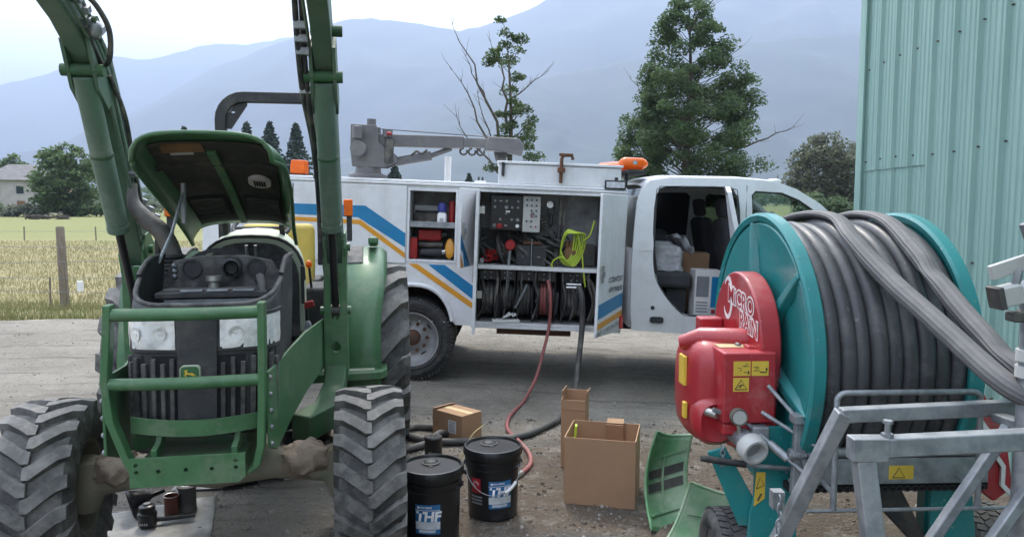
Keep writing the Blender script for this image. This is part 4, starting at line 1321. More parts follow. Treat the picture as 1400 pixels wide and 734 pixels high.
MB().ball((0.355, 1.04, 1.33), (0.02, 0.02, 0.025), 10, 8).build('lever_knob', 'amber', q)

# ---------------------------------------------------------------- loader
guard = MB()
gl = [(-0.255, 1.315), (-0.262, 1.20), (-0.278, 1.02), (-0.262, 0.86), (-0.215, 0.72), (-0.175, 0.63)]
gr_ = [(0.335, 1.315), (0.333, 1.10), (0.327, 0.90), (0.320, 0.74), (0.300, 0.66), (0.262, 0.63)]
def strip(path, s):
    o = []
    for (x, z) in path:
        o.append((x, z))
    for (x, z) in reversed(path):
        o.append((x + s * 0.030, z))
    return o
lp_ = MB().prism(strip(gl, 1), 'xz', -0.645, -0.585).build('guard_post', 'green', T, bev=0.006)
rp_ = MB().prism(strip(gr_, -1), 'xz', -0.645, -0.585).build('guard_post', 'green', T, bev=0.006)
def bow(z, x0, x1, y0, b, r, name, n=12):
    pts = [(x0 + (x1 - x0) * k / n, y0 - b * math.sin(math.pi * k / n), z) for k in range(n + 1)]
    return MB().tube(pts, r, 12).build(name, 'green', T, smooth=60)
bow(1.275, -0.225, 0.31, -0.62, 0.025, 0.0255, 'guard_bar')
bow(1.005, -0.25, 0.305, -0.62, 0.02, 0.0245, 'guard_bar')
m = MB()
m.loft([[(-0.20 + 0.5 * k / 12, -0.555 - 0.05 * math.sin(math.pi * k / 12) + d, 0.825 - 0.012 * math.sin(math.pi * k / 12) + e) for d, e in ((0, -0.032), (0, 0.032), (0.012, 0.032), (0.012, -0.032))] for k in range(13)])
m.build('guard_hoop', 'green', T, smooth=50)
# drilled bottom plate
outl = [(-0.175, 0.612), (0.225, 0.612), (0.25, 0.632), (0.25, 0.725), (-0.175, 0.725)]
holes = []
for x, z in [(-0.150, 0.70), (-0.150, 0.672), (-0.07, 0.672), (0.03, 0.672), (0.125, 0.672), (0.215, 0.672), (0.215, 0.70)]:
    holes.append([(x + 0.0085 * math.cos(a), z + 0.0085 * math.sin(a)) for a in [2 * math.pi * k / 8 for k in range(8)]])
MB().prism(outl, 'xz', -0.675, -0.661, holes).build('bumper_plate', 'green', T)
MB().bx(-0.16, 0.235, -0.655, -0.40, 0.64, 0.69).build('bumper_beam', 'green_dark', T, bev=0.006)
for x in (-0.10, 0.20):
    MB().prism([(-0.62, 0.70), (-0.50, 0.72), (-0.44, 0.80), (-0.48, 0.82), (-0.56, 0.75), (-0.62, 0.74)], 'yz', x - 0.012, x + 0.012).build('tow_hook', 'green', T, bev=0.004)
for s in (-1, 1):
    x0 = 0.325 if s > 0 else -0.275
    # long side plate from the guard back to the mast
    q = MB()
    P3 = [(x0, -0.60, 1.03, 0.72), (x0 + s * 0.005, -0.44, 1.02, 0.66), (x0 + s * 0.01, -0.30, 1.015, 0.665), (x0 + s * 0.03, -0.12, 1.03, 0.70), (x0 + s * 0.075, 0.15, 1.06, 0.76), (s * 0.44, 0.45, 1.06, 0.78), (s * 0.45, 0.72, 1.04, 0.76)]
    q.loft([[(x, y, zt), (x + s * 0.012, y, zt), (x + s * 0.012, y, zb), (x, y, zb)] for x, y, zt, zb in P3])
    sp_ = q.build('side_plate', 'green', T, bev=0.003, smooth=50)
    for k in range(5):
        MB().ball((x0 + s * 0.014, -0.585, 0.73 + 0.068 * k), (0.011, 0.011, 0.011), 8, 6).build('bolt', 'galv_dark', sp_)
    # mast
    X = s * 0.53
    slot = [(X + 0.026 * math.cos(a), 1.14 + 0.075 * math.copysign(1, math.sin(a)) * (1 if abs(math.sin(a)) > .2 else 0) + 0.026 * math.sin(a)) for a in [2 * math.pi * (k + .5) / 16 for k in range(16)]]
    hole2 = [(X + 0.026 * math.cos(a), 0.885 + 0.028 * math.sin(a)) for a in [2 * math.pi * k / 14 for k in range(14)]]
    fp = [(X - 0.068, 0.74), (X - 0.062, 1.30), (X - 0.075, 1.42), (X - 0.06, 1.50), (X - 0.045, 1.50), (X - 0.04, 1.36), (X + 0.04, 1.36), (X + 0.045, 1.50), (X + 0.06, 1.50), (X + 0.075, 1.42), (X + 0.062, 1.30), (X + 0.068, 0.74)]
    ms = MB().prism(fp, 'xz', 0.66, 0.672, [slot, hole2]).build('mast', 'green', T, bev=0.003)
    for t in (-1, 1):
        side = [(0.672, 0.70), (0.672, 1.36), (0.64, 1.45), (0.68, 1.53), (0.76, 1.55), (0.83, 1.48), (0.84, 1.30), (0.86, 0.70)]
        MB().prism(side, 'yz', X + t * 0.058 - 0.006, X + t * 0.058 + 0.006).build('mast_side', 'green', ms, bev=0.003)
    for (y, z) in ((0.74, 1.45), (0.70, 1.09)):
        MB().tube([(X - 0.085, y, z), (X + 0.085, y, z)], 0.024, 12).build('pivot_pin', 'green', ms)
    MB().bar([(X, 0.76, 0.78), (X - s * 0.01, 0.62, 0.64), (X - s * 0.05, 0.40, 0.565), (X - s * 0.16, 0.22, 0.55)], 0.12, 0.14).build('mast_foot', 'green_dark', T, bev=0.012)
    # boom arm: rises from the mast, bends at the knee and runs forward overhead
    bp_ = [(X, 0.80, 1.40), (X, 0.50, 1.97), (X, 0.26, 2.34), (X + s * 0.005, -0.10, 2.56), (X + s * 0.01, -0.75, 2.80), (X + s * 0.01, -1.35, 2.60)]
    bo = MB().bar(bp_, 0.09, 0.19).build('boom_arm', 'boom_green', T, bev=0.008)
    MB().prism([(0.08, 2.22), (0.20, 2.14), (0.30, 2.22), (0.10, 2.50), (-0.02, 2.42)], 'yz', X - 0.062, X - 0.046).build('knee_plate', 'boom_green', bo)
    MB().prism([(0.08, 2.22), (0.20, 2.14), (0.30, 2.22), (0.10, 2.50), (-0.02, 2.42)], 'yz', X + 0.046, X + 0.062).build('knee_plate', 'boom_green', bo)
    MB().tube([(X - 0.09, 0.07, 2.30), (X + 0.09, 0.07, 2.30)], 0.028, 14).build('knee_pin', 'green_dark', bo)
    MB().tube([(X - 0.05, 0.0, 2.50), (X + 0.095, 0.0, 2.50)], 0.026, 14).build('knee_pin', 'green_dark', bo)
    # lift cylinder in front of the boom
    a_, b_ = Vector((X, 0.07, 2.30)), Vector((X, 0.70, 1.09))
    d_ = (b_ - a_)
    cyl = MB().tube([a_ + d_ * 0.02, a_ + d_ * 0.60, a_ + d_ * 0.605], [0.05, 0.05, 0.04], 18).build('lift_cylinder', 'cyl_green', T, smooth=50)
    MB().tube([a_ + d_ * 0.6, a_ + d_ * 0.97], 0.021, 14).build('rod', 'black_clean', cyl, smooth=50)
    MB().tube([a_ + d_ * 0.585, a_ + d_ * 0.61], 0.054, 18).build('gland', 'cyl_green', cyl, smooth=50)
    MB().tube([(X - 0.04, 0.70, 1.09), (X + 0.04, 0.70, 1.09)], 0.034, 14).build('rod_eye', 'steel_dark', cyl)
    MB().tube([a_ + d_ * 0.30, a_ + d_ * 0.31], 0.0535, 18).build('clamp_band', 'green_dark', cyl, smooth=50)
    # steel hydraulic lines clipped along the inner side of the boom
    for k in range(3):
        xx = X - s * (0.055 + 0.006 * k)
        o_ = Vector((0, -0.03 + 0.035 * k, -0.03 + 0.03 * k))
        pts = spline([Vector((xx, 0.66, 1.56)) + o_, Vector((xx, 0.42, 1.95)) + o_, Vector((xx, 0.20, 2.31)) + o_, Vector((xx, -0.10, 2.52)) + o_, Vector((xx, -0.75, 2.79)) + o_], 4)
        MB().tube(pts, 0.0075, 6).build('hydraulic_line', 'cyl_green' if k < 2 else 'galv', bo, smooth=60)
    MB().bar([(X - s * 0.07, 0.02, 2.44), (X - s * 0.07, 0.12, 2.50)], 0.04, 0.03).build('line_clamp', 'galv_dark', bo, bev=0.004)
    MB().bar([(X - s * 0.07, 0.46, 1.84), (X - s * 0.07, 0.52, 1.88)], 0.04, 0.03).build('line_clamp', 'galv_dark', bo, bev=0.004)
MB().tube([(-0.52, -0.30, 2.715), (0.52, -0.30, 2.715)], 0.05, 16).build('torque_tube', 'boom_green', T, smooth=60)
# hose loops
def hose(name, pts, r, mat='black_hose', parent=T, n=8, k=8):
    return MB().tube(spline(pts, k), r, n).build(name, mat, parent, smooth=60)
hose('hydraulic_hose', [(-0.46, -0.10, 2.60), (-0.42, -0.06, 2.56), (-0.39, 0.0, 2.47), (-0.41, 0.06, 2.36), (-0.45, 0.10, 2.33), (-0.47, 0.06, 2.38), (-0.47, -0.05, 2.47)], 0.012)
hose('hydraulic_hose', [(-0.44, -0.25, 2.80), (-0.435, -0.18, 2.72), (-0.45, -0.14, 2.62)], 0.013)
hose('hydraulic_hose', [(-0.46, 0.2, 2.30), (-0.44, 0.34, 2.12), (-0.455, 0.5, 1.86), (-0.46, 0.62, 1.66)], 0.011)
MB().ball((-0.45, 0.0, 2.47), (0.035, 0.03, 0.04), 12, 8).build('valve_ball', 'galv', T, smooth=60)
for k in range(4):
    MB().box((-0.47 + 0.012 * (k % 2), -0.02 - 0.05 * k, 2.50 + 0.035 * k), (0.035, 0.05, 0.03), (30, 0, 0)).build('hose_fitting', 'galv', T, bev=0.004)
hose('hydraulic_hose', [(0.43, -0.22, 2.70), (0.425, -0.05, 2.45), (0.43, 0.12, 2.22), (0.455, 0.32, 2.0), (0.465, 0.46, 1.75), (0.46, 0.58, 1.50), (0.455, 0.62, 1.36)], 0.014)
hose('hydraulic_hose', [(0.455, -0.18, 2.68), (0.45, 0.0, 2.40), (0.455, 0.15, 2.16), (0.465, 0.34, 1.96), (0.475, 0.50, 1.72), (0.468, 0.60, 1.52)], 0.013)
for z, y in ((2.50, -0.09), (2.45, -0.05), (2.40, -0.01), (2.24, 0.11)):
    MB().box((0.445, y, z), (0.06, 0.04, 0.035)).build('hose_fitting', 'galv', T, bev=0.004)
hose('hydraulic_hose', [(-0.46, 0.62, 1.70), (-0.42, 0.64, 1.62), (-0.40, 0.66, 1.5), (-0.43, 0.72, 1.30)], 0.016)
for k in range(3):
    MB().box((-0.455 + 0.03 * k, 0.62, 1.70 - 0.04 * k), (0.03, 0.03, 0.05), (0, 25, 0)).build('hose_fitting', 'galv', T, bev=0.004)

# ================================================================ SERVICE TRUCK
K = thing('service_truck', 'white crew cab service truck with blue and orange stripes and open tool lockers', 'truck', (-0.87, 7.1, 0), (0, 2.3, 0))
WX = -0.11
# --- body: near side locker wall with openings
arch_pts = [(WX + 0.42 * math.cos(a), 0.40 + 0.53 * math.sin(a)) for a in [math.pi * k / 18 for k in range(1, 18)]]
arch_pts = [(WX + 0.405 * math.copysign(abs(math.cos(a)) ** 0.8, math.cos(a)), 0.40 + 0.53 * math.sin(a) ** 0.85) for a in [R(18) + (math.pi - R(36)) * k / 18 for k in range(19)]]
outer = [(-2.10, 0.56), (-2.10, 1.89), (1.88, 1.89), (1.88, 0.56), (0.31, 0.56)] + arch_pts + [(-0.53, 0.56)]
comp1 = [(-0.155, 1.17), (0.275, 1.17), (0.275, 1.815), (-0.155, 1.815)]
comp2 = [(0.50, 0.60), (1.665, 0.60), (1.665, 1.83), (0.50, 1.83)]
m = MB().prism(outer, 'xz', 0.0, 0.03, [comp1, comp2])
body = m.build('service_body', 'white_paint', K)
m = MB()
m.bx(-2.10, 1.88, 0.0, 2.0, 1.892, 1.915)
m.build('body_top', 'white_paint', K, bev=0.008)
m = MB()
m.bx(-2.10, 1.88, 1.97, 2.0, 0.56, 1.89)
m.bx(-2.10, -2.07, 0.031, 1.969, 0.56, 1.89)
m.bx(1.85, 1.88, 0.031, 1.969, 0.56, 1.89)
m.bx(-2.06, 1.84, 0.5, 0.52, 0.9, 1.89)
m.bx(-2.06, 1.84, 0.521, 1.96, 0.86, 0.89)
m.build('body_shell', 'white_paint', K)
m = MB()
m.tube([(x, -0.004, z) for x, z in arch_pts], 0.022, 8)
m.build('wheel_arch_lip', 'white_paint', K, smooth=60)
def cavity(name, x0, x1, z0, z1, d, mat):
    q = MB()
    t = 0.012
    q.bx(x0 - t, x1 + t, d, d + t, z0 - t, z1 + t)
    q.bx(x0 - t, x0, 0.031, d, z0 - t, z1 + t)
    q.bx(x1, x1 + t, 0.031, d, z0 - t, z1 + t)
    q.bx(x0, x1, 0.031, d, z0 - t, z0)
    q.bx(x0, x1, 0.031, d, z1, z1 + t)
    return q.build(name, mat, K)
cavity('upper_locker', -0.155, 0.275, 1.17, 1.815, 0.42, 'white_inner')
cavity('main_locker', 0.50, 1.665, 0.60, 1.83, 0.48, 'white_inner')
MB().bx(-0.154, 0.274, 0.035, 0.41, 1.485, 1.51).build('locker_shelf', 'galv', K, bev=0.003)
MB().bx(-0.154, 0.274, 0.006, 0.034, 1.475, 1.53).build('shelf_lip', 'galv', K, bev=0.003)
MB().bx(0.501, 1.664, 0.02, 0.47, 1.105, 1.14).build('locker_shelf', 'white_paint', K, bev=0.003)
def ring_frame(x0, x1, z0, z1, w, y0, y1):
    return MB().prism([(x0 - w, z0 - w), (x1 + w, z0 - w), (x1 + w, z1 + w), (x0 - w, z1 + w)], 'xz', y0, y1, [[(x0, z0), (x1, z0), (x1, z1), (x0, z1)]])
ring_frame(-0.155, 0.275, 1.17, 1.815, 0.022, -0.008, 0.001).build('locker_frame', 'white_paint', K, bev=0.003)
ring_frame(0.50, 1.665, 0.60, 1.83, 0.024, -0.008, 0.001).build('locker_frame', 'white_paint', K, bev=0.003)
MB().bx(0.45, 1.88, -0.014, 0.0, 0.545, 0.572).build('sill_trim', 'white_paint', K, bev=0.004)
MB().bx(-2.10, 1.88, -0.022, 0.0, 1.868, 1.888).build('drip_rail', 'white_paint', K, bev=0.004)
for k in range(34):
    MB().ball((-2.04 + 0.118 * k, -0.001, 0.585), (0.006, 0.004, 0.006), 6, 4).build('rivet', 'white_paint', K)
# closed locker door with the stripes
def door_panel(x0, x1, z0, z1, y=-0.018):
    return MB().bx(x0, x1, y, -0.001, z0, z1).build('locker_door', 'white_paint', K, bev=0.005)
d1 = door_panel(-1.26, -0.185, 1.13, 1.86)
d0 = door_panel(-2.06, -1.28, 1.13, 1.86)
MB().bx(-1.255, -1.245, -0.019, -0.0175, 1.15, 1.84).build('door_seam', 'dark_inner', d1)
def stripe(pts, y, mat, parent, name):
    return MB().prism(pts, 'xz', y - 0.0025, y + 0.002).build(name, mat, parent)
stripe([(-1.255, 1.651), (-0.571, 1.657), (-0.188, 1.413), (-0.188, 1.281), (-0.637, 1.546), (-1.255, 1.553)], -0.018, 'blue_stripe', d1, 'blue_stripe')
stripe([(-1.255, 1.528), (-0.612, 1.522), (-0.188, 1.228), (-0.188, 1.180), (-0.630, 1.482), (-1.255, 1.490)], -0.018, 'orange_stripe', d1, 'orange_stripe')
stripe([(-2.05, 1.651), (-1.285, 1.651), (-1.285, 1.553), (-2.05, 1.553)], -0.018, 'blue_stripe', d0, 'blue_stripe')
stripe([(-2.05, 1.528), (-1.285, 1.528), (-1.285, 1.490), (-2.05, 1.490)], -0.018, 'orange_stripe', d0, 'orange_stripe')
stripe([(-0.155, 1.128), (-0.068, 1.128), (0.470, 0.775), (0.470, 0.718)], 0.0, 'orange_stripe', body, 'orange_stripe')
stripe([(0.03, 1.128), (0.19, 1.128), (0.470, 0.935), (0.470, 0.808)], 0.0, 'blue_stripe', body, 'blue_stripe')
# swung-open doors: local frame x along the door from hinge to free edge
def open_door(hx, z0, z1, length, dirx, diry, outer_side, name='open_locker_door'):
    d = Vector((dirx, diry, 0)).normalized()
    e = bpy.data.objects.new(name, None)
    q = MB().bx(0, length, -0.014, 0.014, z0, z1)
    o = q.build(name, 'white_paint', K, bev=0.005, loc=(hx, -0.012, 0))
    o.rotation_euler = (0, 0, math.atan2(d.y, d.x))
    bpy.data.objects.remove(e)
    return o
dA = open_door(0.475, 1.14, 1.85, 0.46, -0.13, -0.45, 1)
# outside face of door A looks to +x: local +y
yo = 0.0145
stripe2 = lambda pts, mat, par, nm, y0: MB().prism(pts, 'xz', y0 - 0.001, y0 + 0.0015).build(nm, mat, par)
stripe2([(0.455, 1.44), (0.455, 1.32), (0.19, 1.145), (0.34, 1.145)][::1], 'blue_stripe', dA, 'blue_stripe', yo)
stripe2([(0.455, 1.265), (0.455, 1.215), (0.36, 1.145), (0.43, 1.145)], 'orange_stripe', dA, 'orange_stripe', yo)
def latch(par, x, z, y):
    q = MB().bx(x - 0.022, x + 0.022, y, y + 0.012, z - 0.075, z + 0.075).build('door_latch', 'zinc', par, bev=0.004)
    MB().box((x, y + 0.018, z), (0.03, 0.02, 0.05)).build('paddle', 'galv_dark', q, bev=0.004)
latch(dA, 0.41, 1.47, 0.014)
dB = open_door(0.487, 0.58, 1.845, 0.56, 0.03, -1, 1)
latch(dB, 0.5, 1.10, -0.028)
for z in (1.66, 0.86):
    MB().box((0.525, 0.0, z), (0.05, 0.04, 0.07)).build('door_hinge', 'zinc', K, bev=0.003)
dC = open_door(1.872, 0.575, 1.85, 0.555, -0.285, -0.47, 1)
# the outside of door C looks towards -x / camera?  free edge nearer the viewer: outside is local +y after rotation
c_d = Vector((-0.285, -0.47, 0)).normalized()
sideC = 0.0145
def mapC(pts):
    return pts
stripe2([(0.012, 0.94), (0.545, 0.865), (0.545, 0.735), (0.012, 0.815)], 'blue_stripe', dC, 'blue_stripe', sideC)
stripe2([(0.012, 0.775), (0.545, 0.695), (0.545, 0.640), (0.012, 0.72)], 'orange_stripe', dC, 'orange_stripe', sideC)
latch(dC, 0.50, 1.14, 0.014)
def doorC_text(s, size, x, z, mat='letter_grey', bold=0.0, tilt=0.0):
    # text runs from the free edge (left in view) to the hinge (right): local -x
    M_ = frame((x, sideC + 0.0015, z), (-1, 0, tilt), (0, 0, 1))
    text('lettering', s, size, mat, dC, M_, bold=bold)
for zz, rowt in ((1.075, ('CCR', 'RMT', 'CRT')), (0.985, ('604', '796', '0033'))):
    for i, t_ in enumerate(rowt):
        doorC_text(t_, 0.062, 0.29 - 0.10 * i, zz, bold=0.003, tilt=0.10)
doorC_text('VENT CORPORATION', 0.058, 0.30, 0.625, bold=0.001, tilt=0.13)
MB().bx(0.0, 0.06, sideC, sideC + 0.02, 0.60, 0.72).build('marker_lamp', 'red_lens', dC, bev=0.005)
# small bits: side lamp, sill step, fuel box
q = MB().bx(1.66, 1.86, -0.03, 0.0, 1.90, 1.985).build('work_lamp', 'black_plastic', K, bev=0.008)
MB().bx(1.675, 1.845, -0.034, -0.028, 1.915, 1.97).build('lamp_lens', 'lens', q)
q = MB().bx(0.66, 1.82, 0.05, 0.62, 1.916, 2.10).build('roof_box', 'white_paint', K, bev=0.008)
MB().bx(0.645, 1.835, 0.035, 0.635, 2.103, 2.128).build('box_lid', 'white_paint', q, bev=0.006)
MB().box((0.705, 0.035, 2.05), (0.028, 0.025, 0.13)).build('box_latch', 'black_plastic', q, bev=0.005)
MB().box((1.775, 0.045, 1.99), (0.03, 0.02, 0.05)).build('box_latch', 'black_plastic', q, bev=0.005)
# pipe stand / vice on the near side of the box
m = MB()
m.tube([(1.25, 0.02, 1.94), (1.25, 0.02, 2.16), (1.255, 0.02, 2.185), (1.28, 0.02, 2.20), (1.345, 0.02, 2.20), (1.355, 0.02, 2.16)], 0.017, 10)
v_ = m.build('pipe_stanchion', 'rust', K, smooth=60)
MB().box((1.25, 0.0, 2.06), (0.07, 0.05, 0.045)).build('clamp', 'rust', v_, bev=0.005)
MB().box((1.29, 0.02, 2.205), (0.13, 0.035, 0.025)).build('jaw', 'rust', v_, bev=0.005)
for x in (0.55, 0.63):
    pass
# exhaust vent, antenna-like white post and hook on the body top
q = MB().tube([(0.12, 0.8, 1.91), (0.12, 0.8, 2.19)], 0.035, 10).build('white_post', 'white_paint', K)
MB().tube([(0.46, 0.9, 1.91), (0.46, 0.9, 1.955), (0.46, 0.9, 1.958)], [0.06, 0.06, 0.02], 12).build('roof_vent', 'white_paint', K)
for dx in (-0.02, 0.02):
    MB().tube([(0.46 + dx, 0.9, 1.95), (0.46 + dx, 0.9, 1.995)], 0.012, 6).build('vent_stub', 'black_plastic', K)
# --- amber light bar and beacon
q = MB().bx(1.88, 2.10, 0.30, 1.6, 2.07, 2.10).build('light_bar', 'black_plastic', K, bev=0.005)
m = MB()
m.tube([(1.96, 0.28, 2.17), (1.96, 0.30, 2.17), (1.96, 0.62, 2.17), (1.96, 0.65, 2.17)], [0.035, 0.05, 0.05, 0.035], 14)
m.tube([(1.98, 0.7, 2.15), (1.98, 1.5, 2.15)], 0.052, 12)
m.v, m.f, m.mi = [], [], []
def capsule(x0, x1, y, z, r):
    rings = []
    for t in [0, 0.03, 0.09, 0.2, 0.5, 0.8, 0.91, 0.97, 1.0]:
        k = min(1.0, (math.sin(min(t, 1 - t) * 8) if min(t, 1 - t) < 0.19 else 1.0)) * 0.8 + 0.2
        rings.append([(x0 + (x1 - x0) * t, y + 0.9 * r * k * math.cos(a), z + r * k * math.sin(a)) for a in [2 * math.pi * i / 16 for i in range(16)]])
    return MB().loft(rings)
capsule(1.83, 2.12, 0.36, 2.17, 0.058).build('amber_dome', 'amber', q, smooth=60)
MB().tube([(1.90, 0.45, 2.15), (1.74, 0.95, 2.15)], 0.05, 12).build('amber_dome', 'amber', q, smooth=60)
MB().box((1.985, 0.305, 2.175), (0.04, 0.012, 0.035)).build('dome_glint', 'chrome', q)
MB().bx(1.90, 1.93, 0.36, 0.39, 1.91, 2.07).build('bar_leg', 'black_plastic', q)
MB().bx(1.90, 1.93, 1.5, 1.53, 1.91, 2.07).build('bar_leg', 'black_plastic', q)
q = MB().bx(-1.35, -1.18, 0.15, 0.33, 1.915, 1.93).build('beacon', 'black_plastic', K)
MB().loft([[(-1.265 + 0.072 * a, 0.24 + 0.07 * b2, z) for a, b2 in ((-1, -1), (1, -1), (1, 1), (-1, 1))] for z in (1.931, 2.0)] + [[(-1.265 + 0.066 * a, 0.24 + 0.064 * b2, 2.065) for a, b2 in ((-1, -1), (1, -1), (1, 1), (-1, 1))]]).build('beacon_lens', 'amber', q, bev=0.012)

# --- crane
cr = MB().lathe([(0.0, 0), (0.19, 0), (0.19, 0.04), (0.13, 0.06), (0.12, 0.13), (0.0, 0.13)], 20, 'z', (-0.64, 0.45, 1.916)).build('crane', 'crane_grey', K, smooth=45)
tow = [(-0.78, 2.03), (-0.46, 2.03), (-0.34, 2.09), (-0.36, 2.15), (-0.52, 2.27), (-0.55, 2.44), (-0.80, 2.44), (-0.80, 2.2)]
MB().prism(tow, 'xz', 0.33, 0.36).build('crane_turret', 'crane_grey', cr, bev=0.008)
MB().prism(tow, 'xz', 0.54, 0.57).build('crane_turret', 'crane_grey', cr, bev=0.008)
MB().bx(-0.79, -0.60, 0.361, 0.539, 2.06, 2.42).build('turret_block', 'crane_grey', cr, bev=0.012)
MB().tube([(-0.70, 0.20, 2.20), (-0.70, 0.33, 2.20)], 0.075, 16).build('slew_motor', 'crane_grey', cr, smooth=50)
MB().tube([(-0.72, 0.26, 2.30), (-0.72, 0.26, 2.41), (-0.72, 0.26, 2.415)], [0.05, 0.05, 0.03], 14).build('hydraulic_motor', 'crane_grey', cr, smooth=50)
MB().tube([(-0.61, 0.40, 2.42), (-0.61, 0.40, 2.50)], 0.045, 12).build('cap', 'crane_grey', cr, smooth=50)
MB().tube([(-0.45, 0.40, 2.33), (-0.45, 0.40, 2.40)], 0.05, 12).build('winch', 'crane_grey', cr, smooth=50)
MB().tube([(-0.42, 0.34, 2.08), (-0.42, 0.34, 2.30)], 0.045, 12).build('winch_drum', 'steel_dark', cr, smooth=50)
MB().bar([(-0.62, 0.45, 2.30), (0.30, 0.45, 2.31)], 0.15, 0.115, (0, 1, 0)).build('crane_boom', 'crane_grey', cr, bev=0.008)
MB().bar([(0.10, 0.45, 2.308), (0.74, 0.45, 2.315)], 0.12, 0.09, (0, 1, 0)).build('boom_extension', 'crane_grey', cr, bev=0.008)
MB().prism([(0.50, 2.24), (0.66, 2.24), (0.88, 2.20), (0.90, 2.30), (0.84, 2.37), (0.55, 2.375)], 'xz', 0.37, 0.53).build('boom_head', 'crane_grey', cr, bev=0.012)
MB().tube([(-0.36, 0.45, 2.10), (-0.02, 0.45, 2.17)], 0.045, 12).build('luffing_cylinder', 'crane_grey', cr, smooth=50)
MB().tube([(-0.02, 0.45, 2.17), (0.18, 0.45, 2.25)], 0.026, 10).build('luffing_rod', 'crane_grey', cr, smooth=50)
MB().tube([(-0.55, 0.42, 2.41), (0.86, 0.42, 2.365)], 0.0045, 5).build('winch_cable', 'steel_dark', cr)
for x in (0.30, 0.385, 0.47):
    MB().tube([(x + 0.035 * math.cos(a), 0.45, 2.225 + 0.032 * math.sin(a)) for a in [R(90 + 30 * k) for k in range(11)]], 0.011, 6).build('hook', 'steel_dark', cr)
MB().prism([(0.60, 2.23), (0.74, 2.23), (0.72, 2.14), (0.68, 2.10), (0.62, 2.15)], 'xz', 0.43, 0.47).build('hook_block', 'steel_dark', cr, bev=0.008)
MB().ball((-0.42, 0.32, 2.36), (0.03, 0.02, 0.018), 8, 6).build('valve_knob', 'red_tool', cr)
MB().tube(spline([(-0.2, 0.35, 2.16), (-0.15, 0.33, 2.20), (-0.10, 0.34, 2.18), (-0.05, 0.35, 2.22)], 5), 0.012, 6).build('crane_hose', 'black_hose', cr, smooth=60)

# --- chassis, wheels
m = MB()
m.bx(-2.0, 5.1, 0.55, 0.65, 0.50, 0.68)
m.build('chassis_rail', 'drum_black', K)
m = MB()
m.bx(-2.0, 5.1, 1.35, 1.45, 0.50, 0.68)
m.build('chassis_rail', 'drum_black', K)
MB().bx(0.70, 1.42, 0.12, 0.5, 0.47, 0.545).build('under_tray', 'rust', K, bev=0.01)
MB().bx(-0.52, 0.32, 0.04, 0.49, 0.93, 1.16).build('wheel_housing', 'drum_black', K)
MB().tube([(WX, 0.3, 0.40), (WX, 1.7, 0.40)], 0.09, 12).build('truck_axle', 'drum_black', K)
MB().ball((WX, 1.0, 0.40), (0.2, 0.2, 0.2), 14, 10).build('differential', 'drum_black', K, smooth=60)
def truck_wheel(loc, dish, flip=1):
    q = MB()
    hw = 0.115
    s = flip
    q.lathe([(0.262, -hw * s), (0.250, -hw * 0.98 * s), (0.238, -hw * 0.6 * s), (0.232, hw * s), (0.262, hw * s)], 40, 'y')
    dd = dish * s
    q.lathe([(0.236, -hw * 0.55 * s), (0.20, dd - 0.01 * s), (0.17, dd), (0.115, dd - 0.006 * s), (0.09, dd - 0.03 * s), (0.0, dd - 0.03 * s)], 40, 'y')
    o = q.build('wheel', 'wheel_silver', K, loc=loc, smooth=50)
    t = MB()
    Rt = 0.40
    prof = [(0.255, -hw * 0.9), (0.275, -hw * 1.02), (0.33, -hw * 1.12), (0.375, -hw * 1.06), (0.392, -hw * 0.9), (Rt, -hw * 0.7), (Rt, 0)]
    prof = prof + [(r, -y) for r, y in reversed(prof[:-1])]
    t.lathe(prof, 60, 'y')
    for k in range(64):
        a = 2 * math.pi * k / 64
        for sd_ in (-1, 1):
            t.at(Matrix.Rotation(-a, 4, 'Y'))
            t.box((0.391, sd_ * hw * 0.92, 0), (0.026, 0.032, 0.024))
    t.at(Matrix())
    t.build('tyre', 'rubber_road', o, smooth=45)
    for rr in (0.29, 0.345):
        MB().tube([(rr * math.cos(a), -hw * 1.09 * s, rr * math.sin(a)) for a in [2 * math.pi * k / 48 for k in range(48)]], 0.004, 5, closed=True).build('sidewall_ring', 'rubber_road', o, smooth=60)
    for k in range(10):
        a = 2 * math.pi * k / 10
        MB().tube([(0.135 * math.cos(a), dd - 0.032 * s, 0.135 * math.sin(a)), (0.135 * math.cos(a), dd + 0.01 * s, 0.135 * math.sin(a))], 0.0165, 6).build('lug_nut', 'rust', o)
    for k in range(4):
        a = R(35) + math.pi / 2 * k
        pts = [(0.19 * math.cos(a) + 0.035 * math.cos(b2) * -math.sin(a) + 0.013 * math.sin(b2) * math.cos(a), 0.19 * math.sin(a) + 0.035 * math.cos(b2) * math.cos(a) + 0.013 * math.sin(b2) * math.sin(a)) for b2 in [2 * math.pi * i / 14 for i in range(14)]]
        MB().prism(pts, 'xz', dd - 0.008 * s, dd + 0.02 * s).build('vent_hole', 'drum_black', o)
    MB().lathe([(0.0, dd - 0.075 * s), (0.055, dd - 0.07 * s), (0.075, dd - 0.05 * s), (0.08, dd)], 20, 'y').build('hub_cap', 'rust', o, smooth=50)
    return o
truck_wheel((WX, 0.14, 0.40), 0.03)
truck_wheel((WX, 0.42, 0.40), -0.03)
truck_wheel((WX, 1.86, 0.40), -0.03, -1)
truck_wheel((WX, 1.58, 0.40), 0.03, -1)
truck_wheel((4.66, 0.20, 0.40), -0.04)
truck_wheel((4.66, 1.80, 0.40), 0.04, -1)

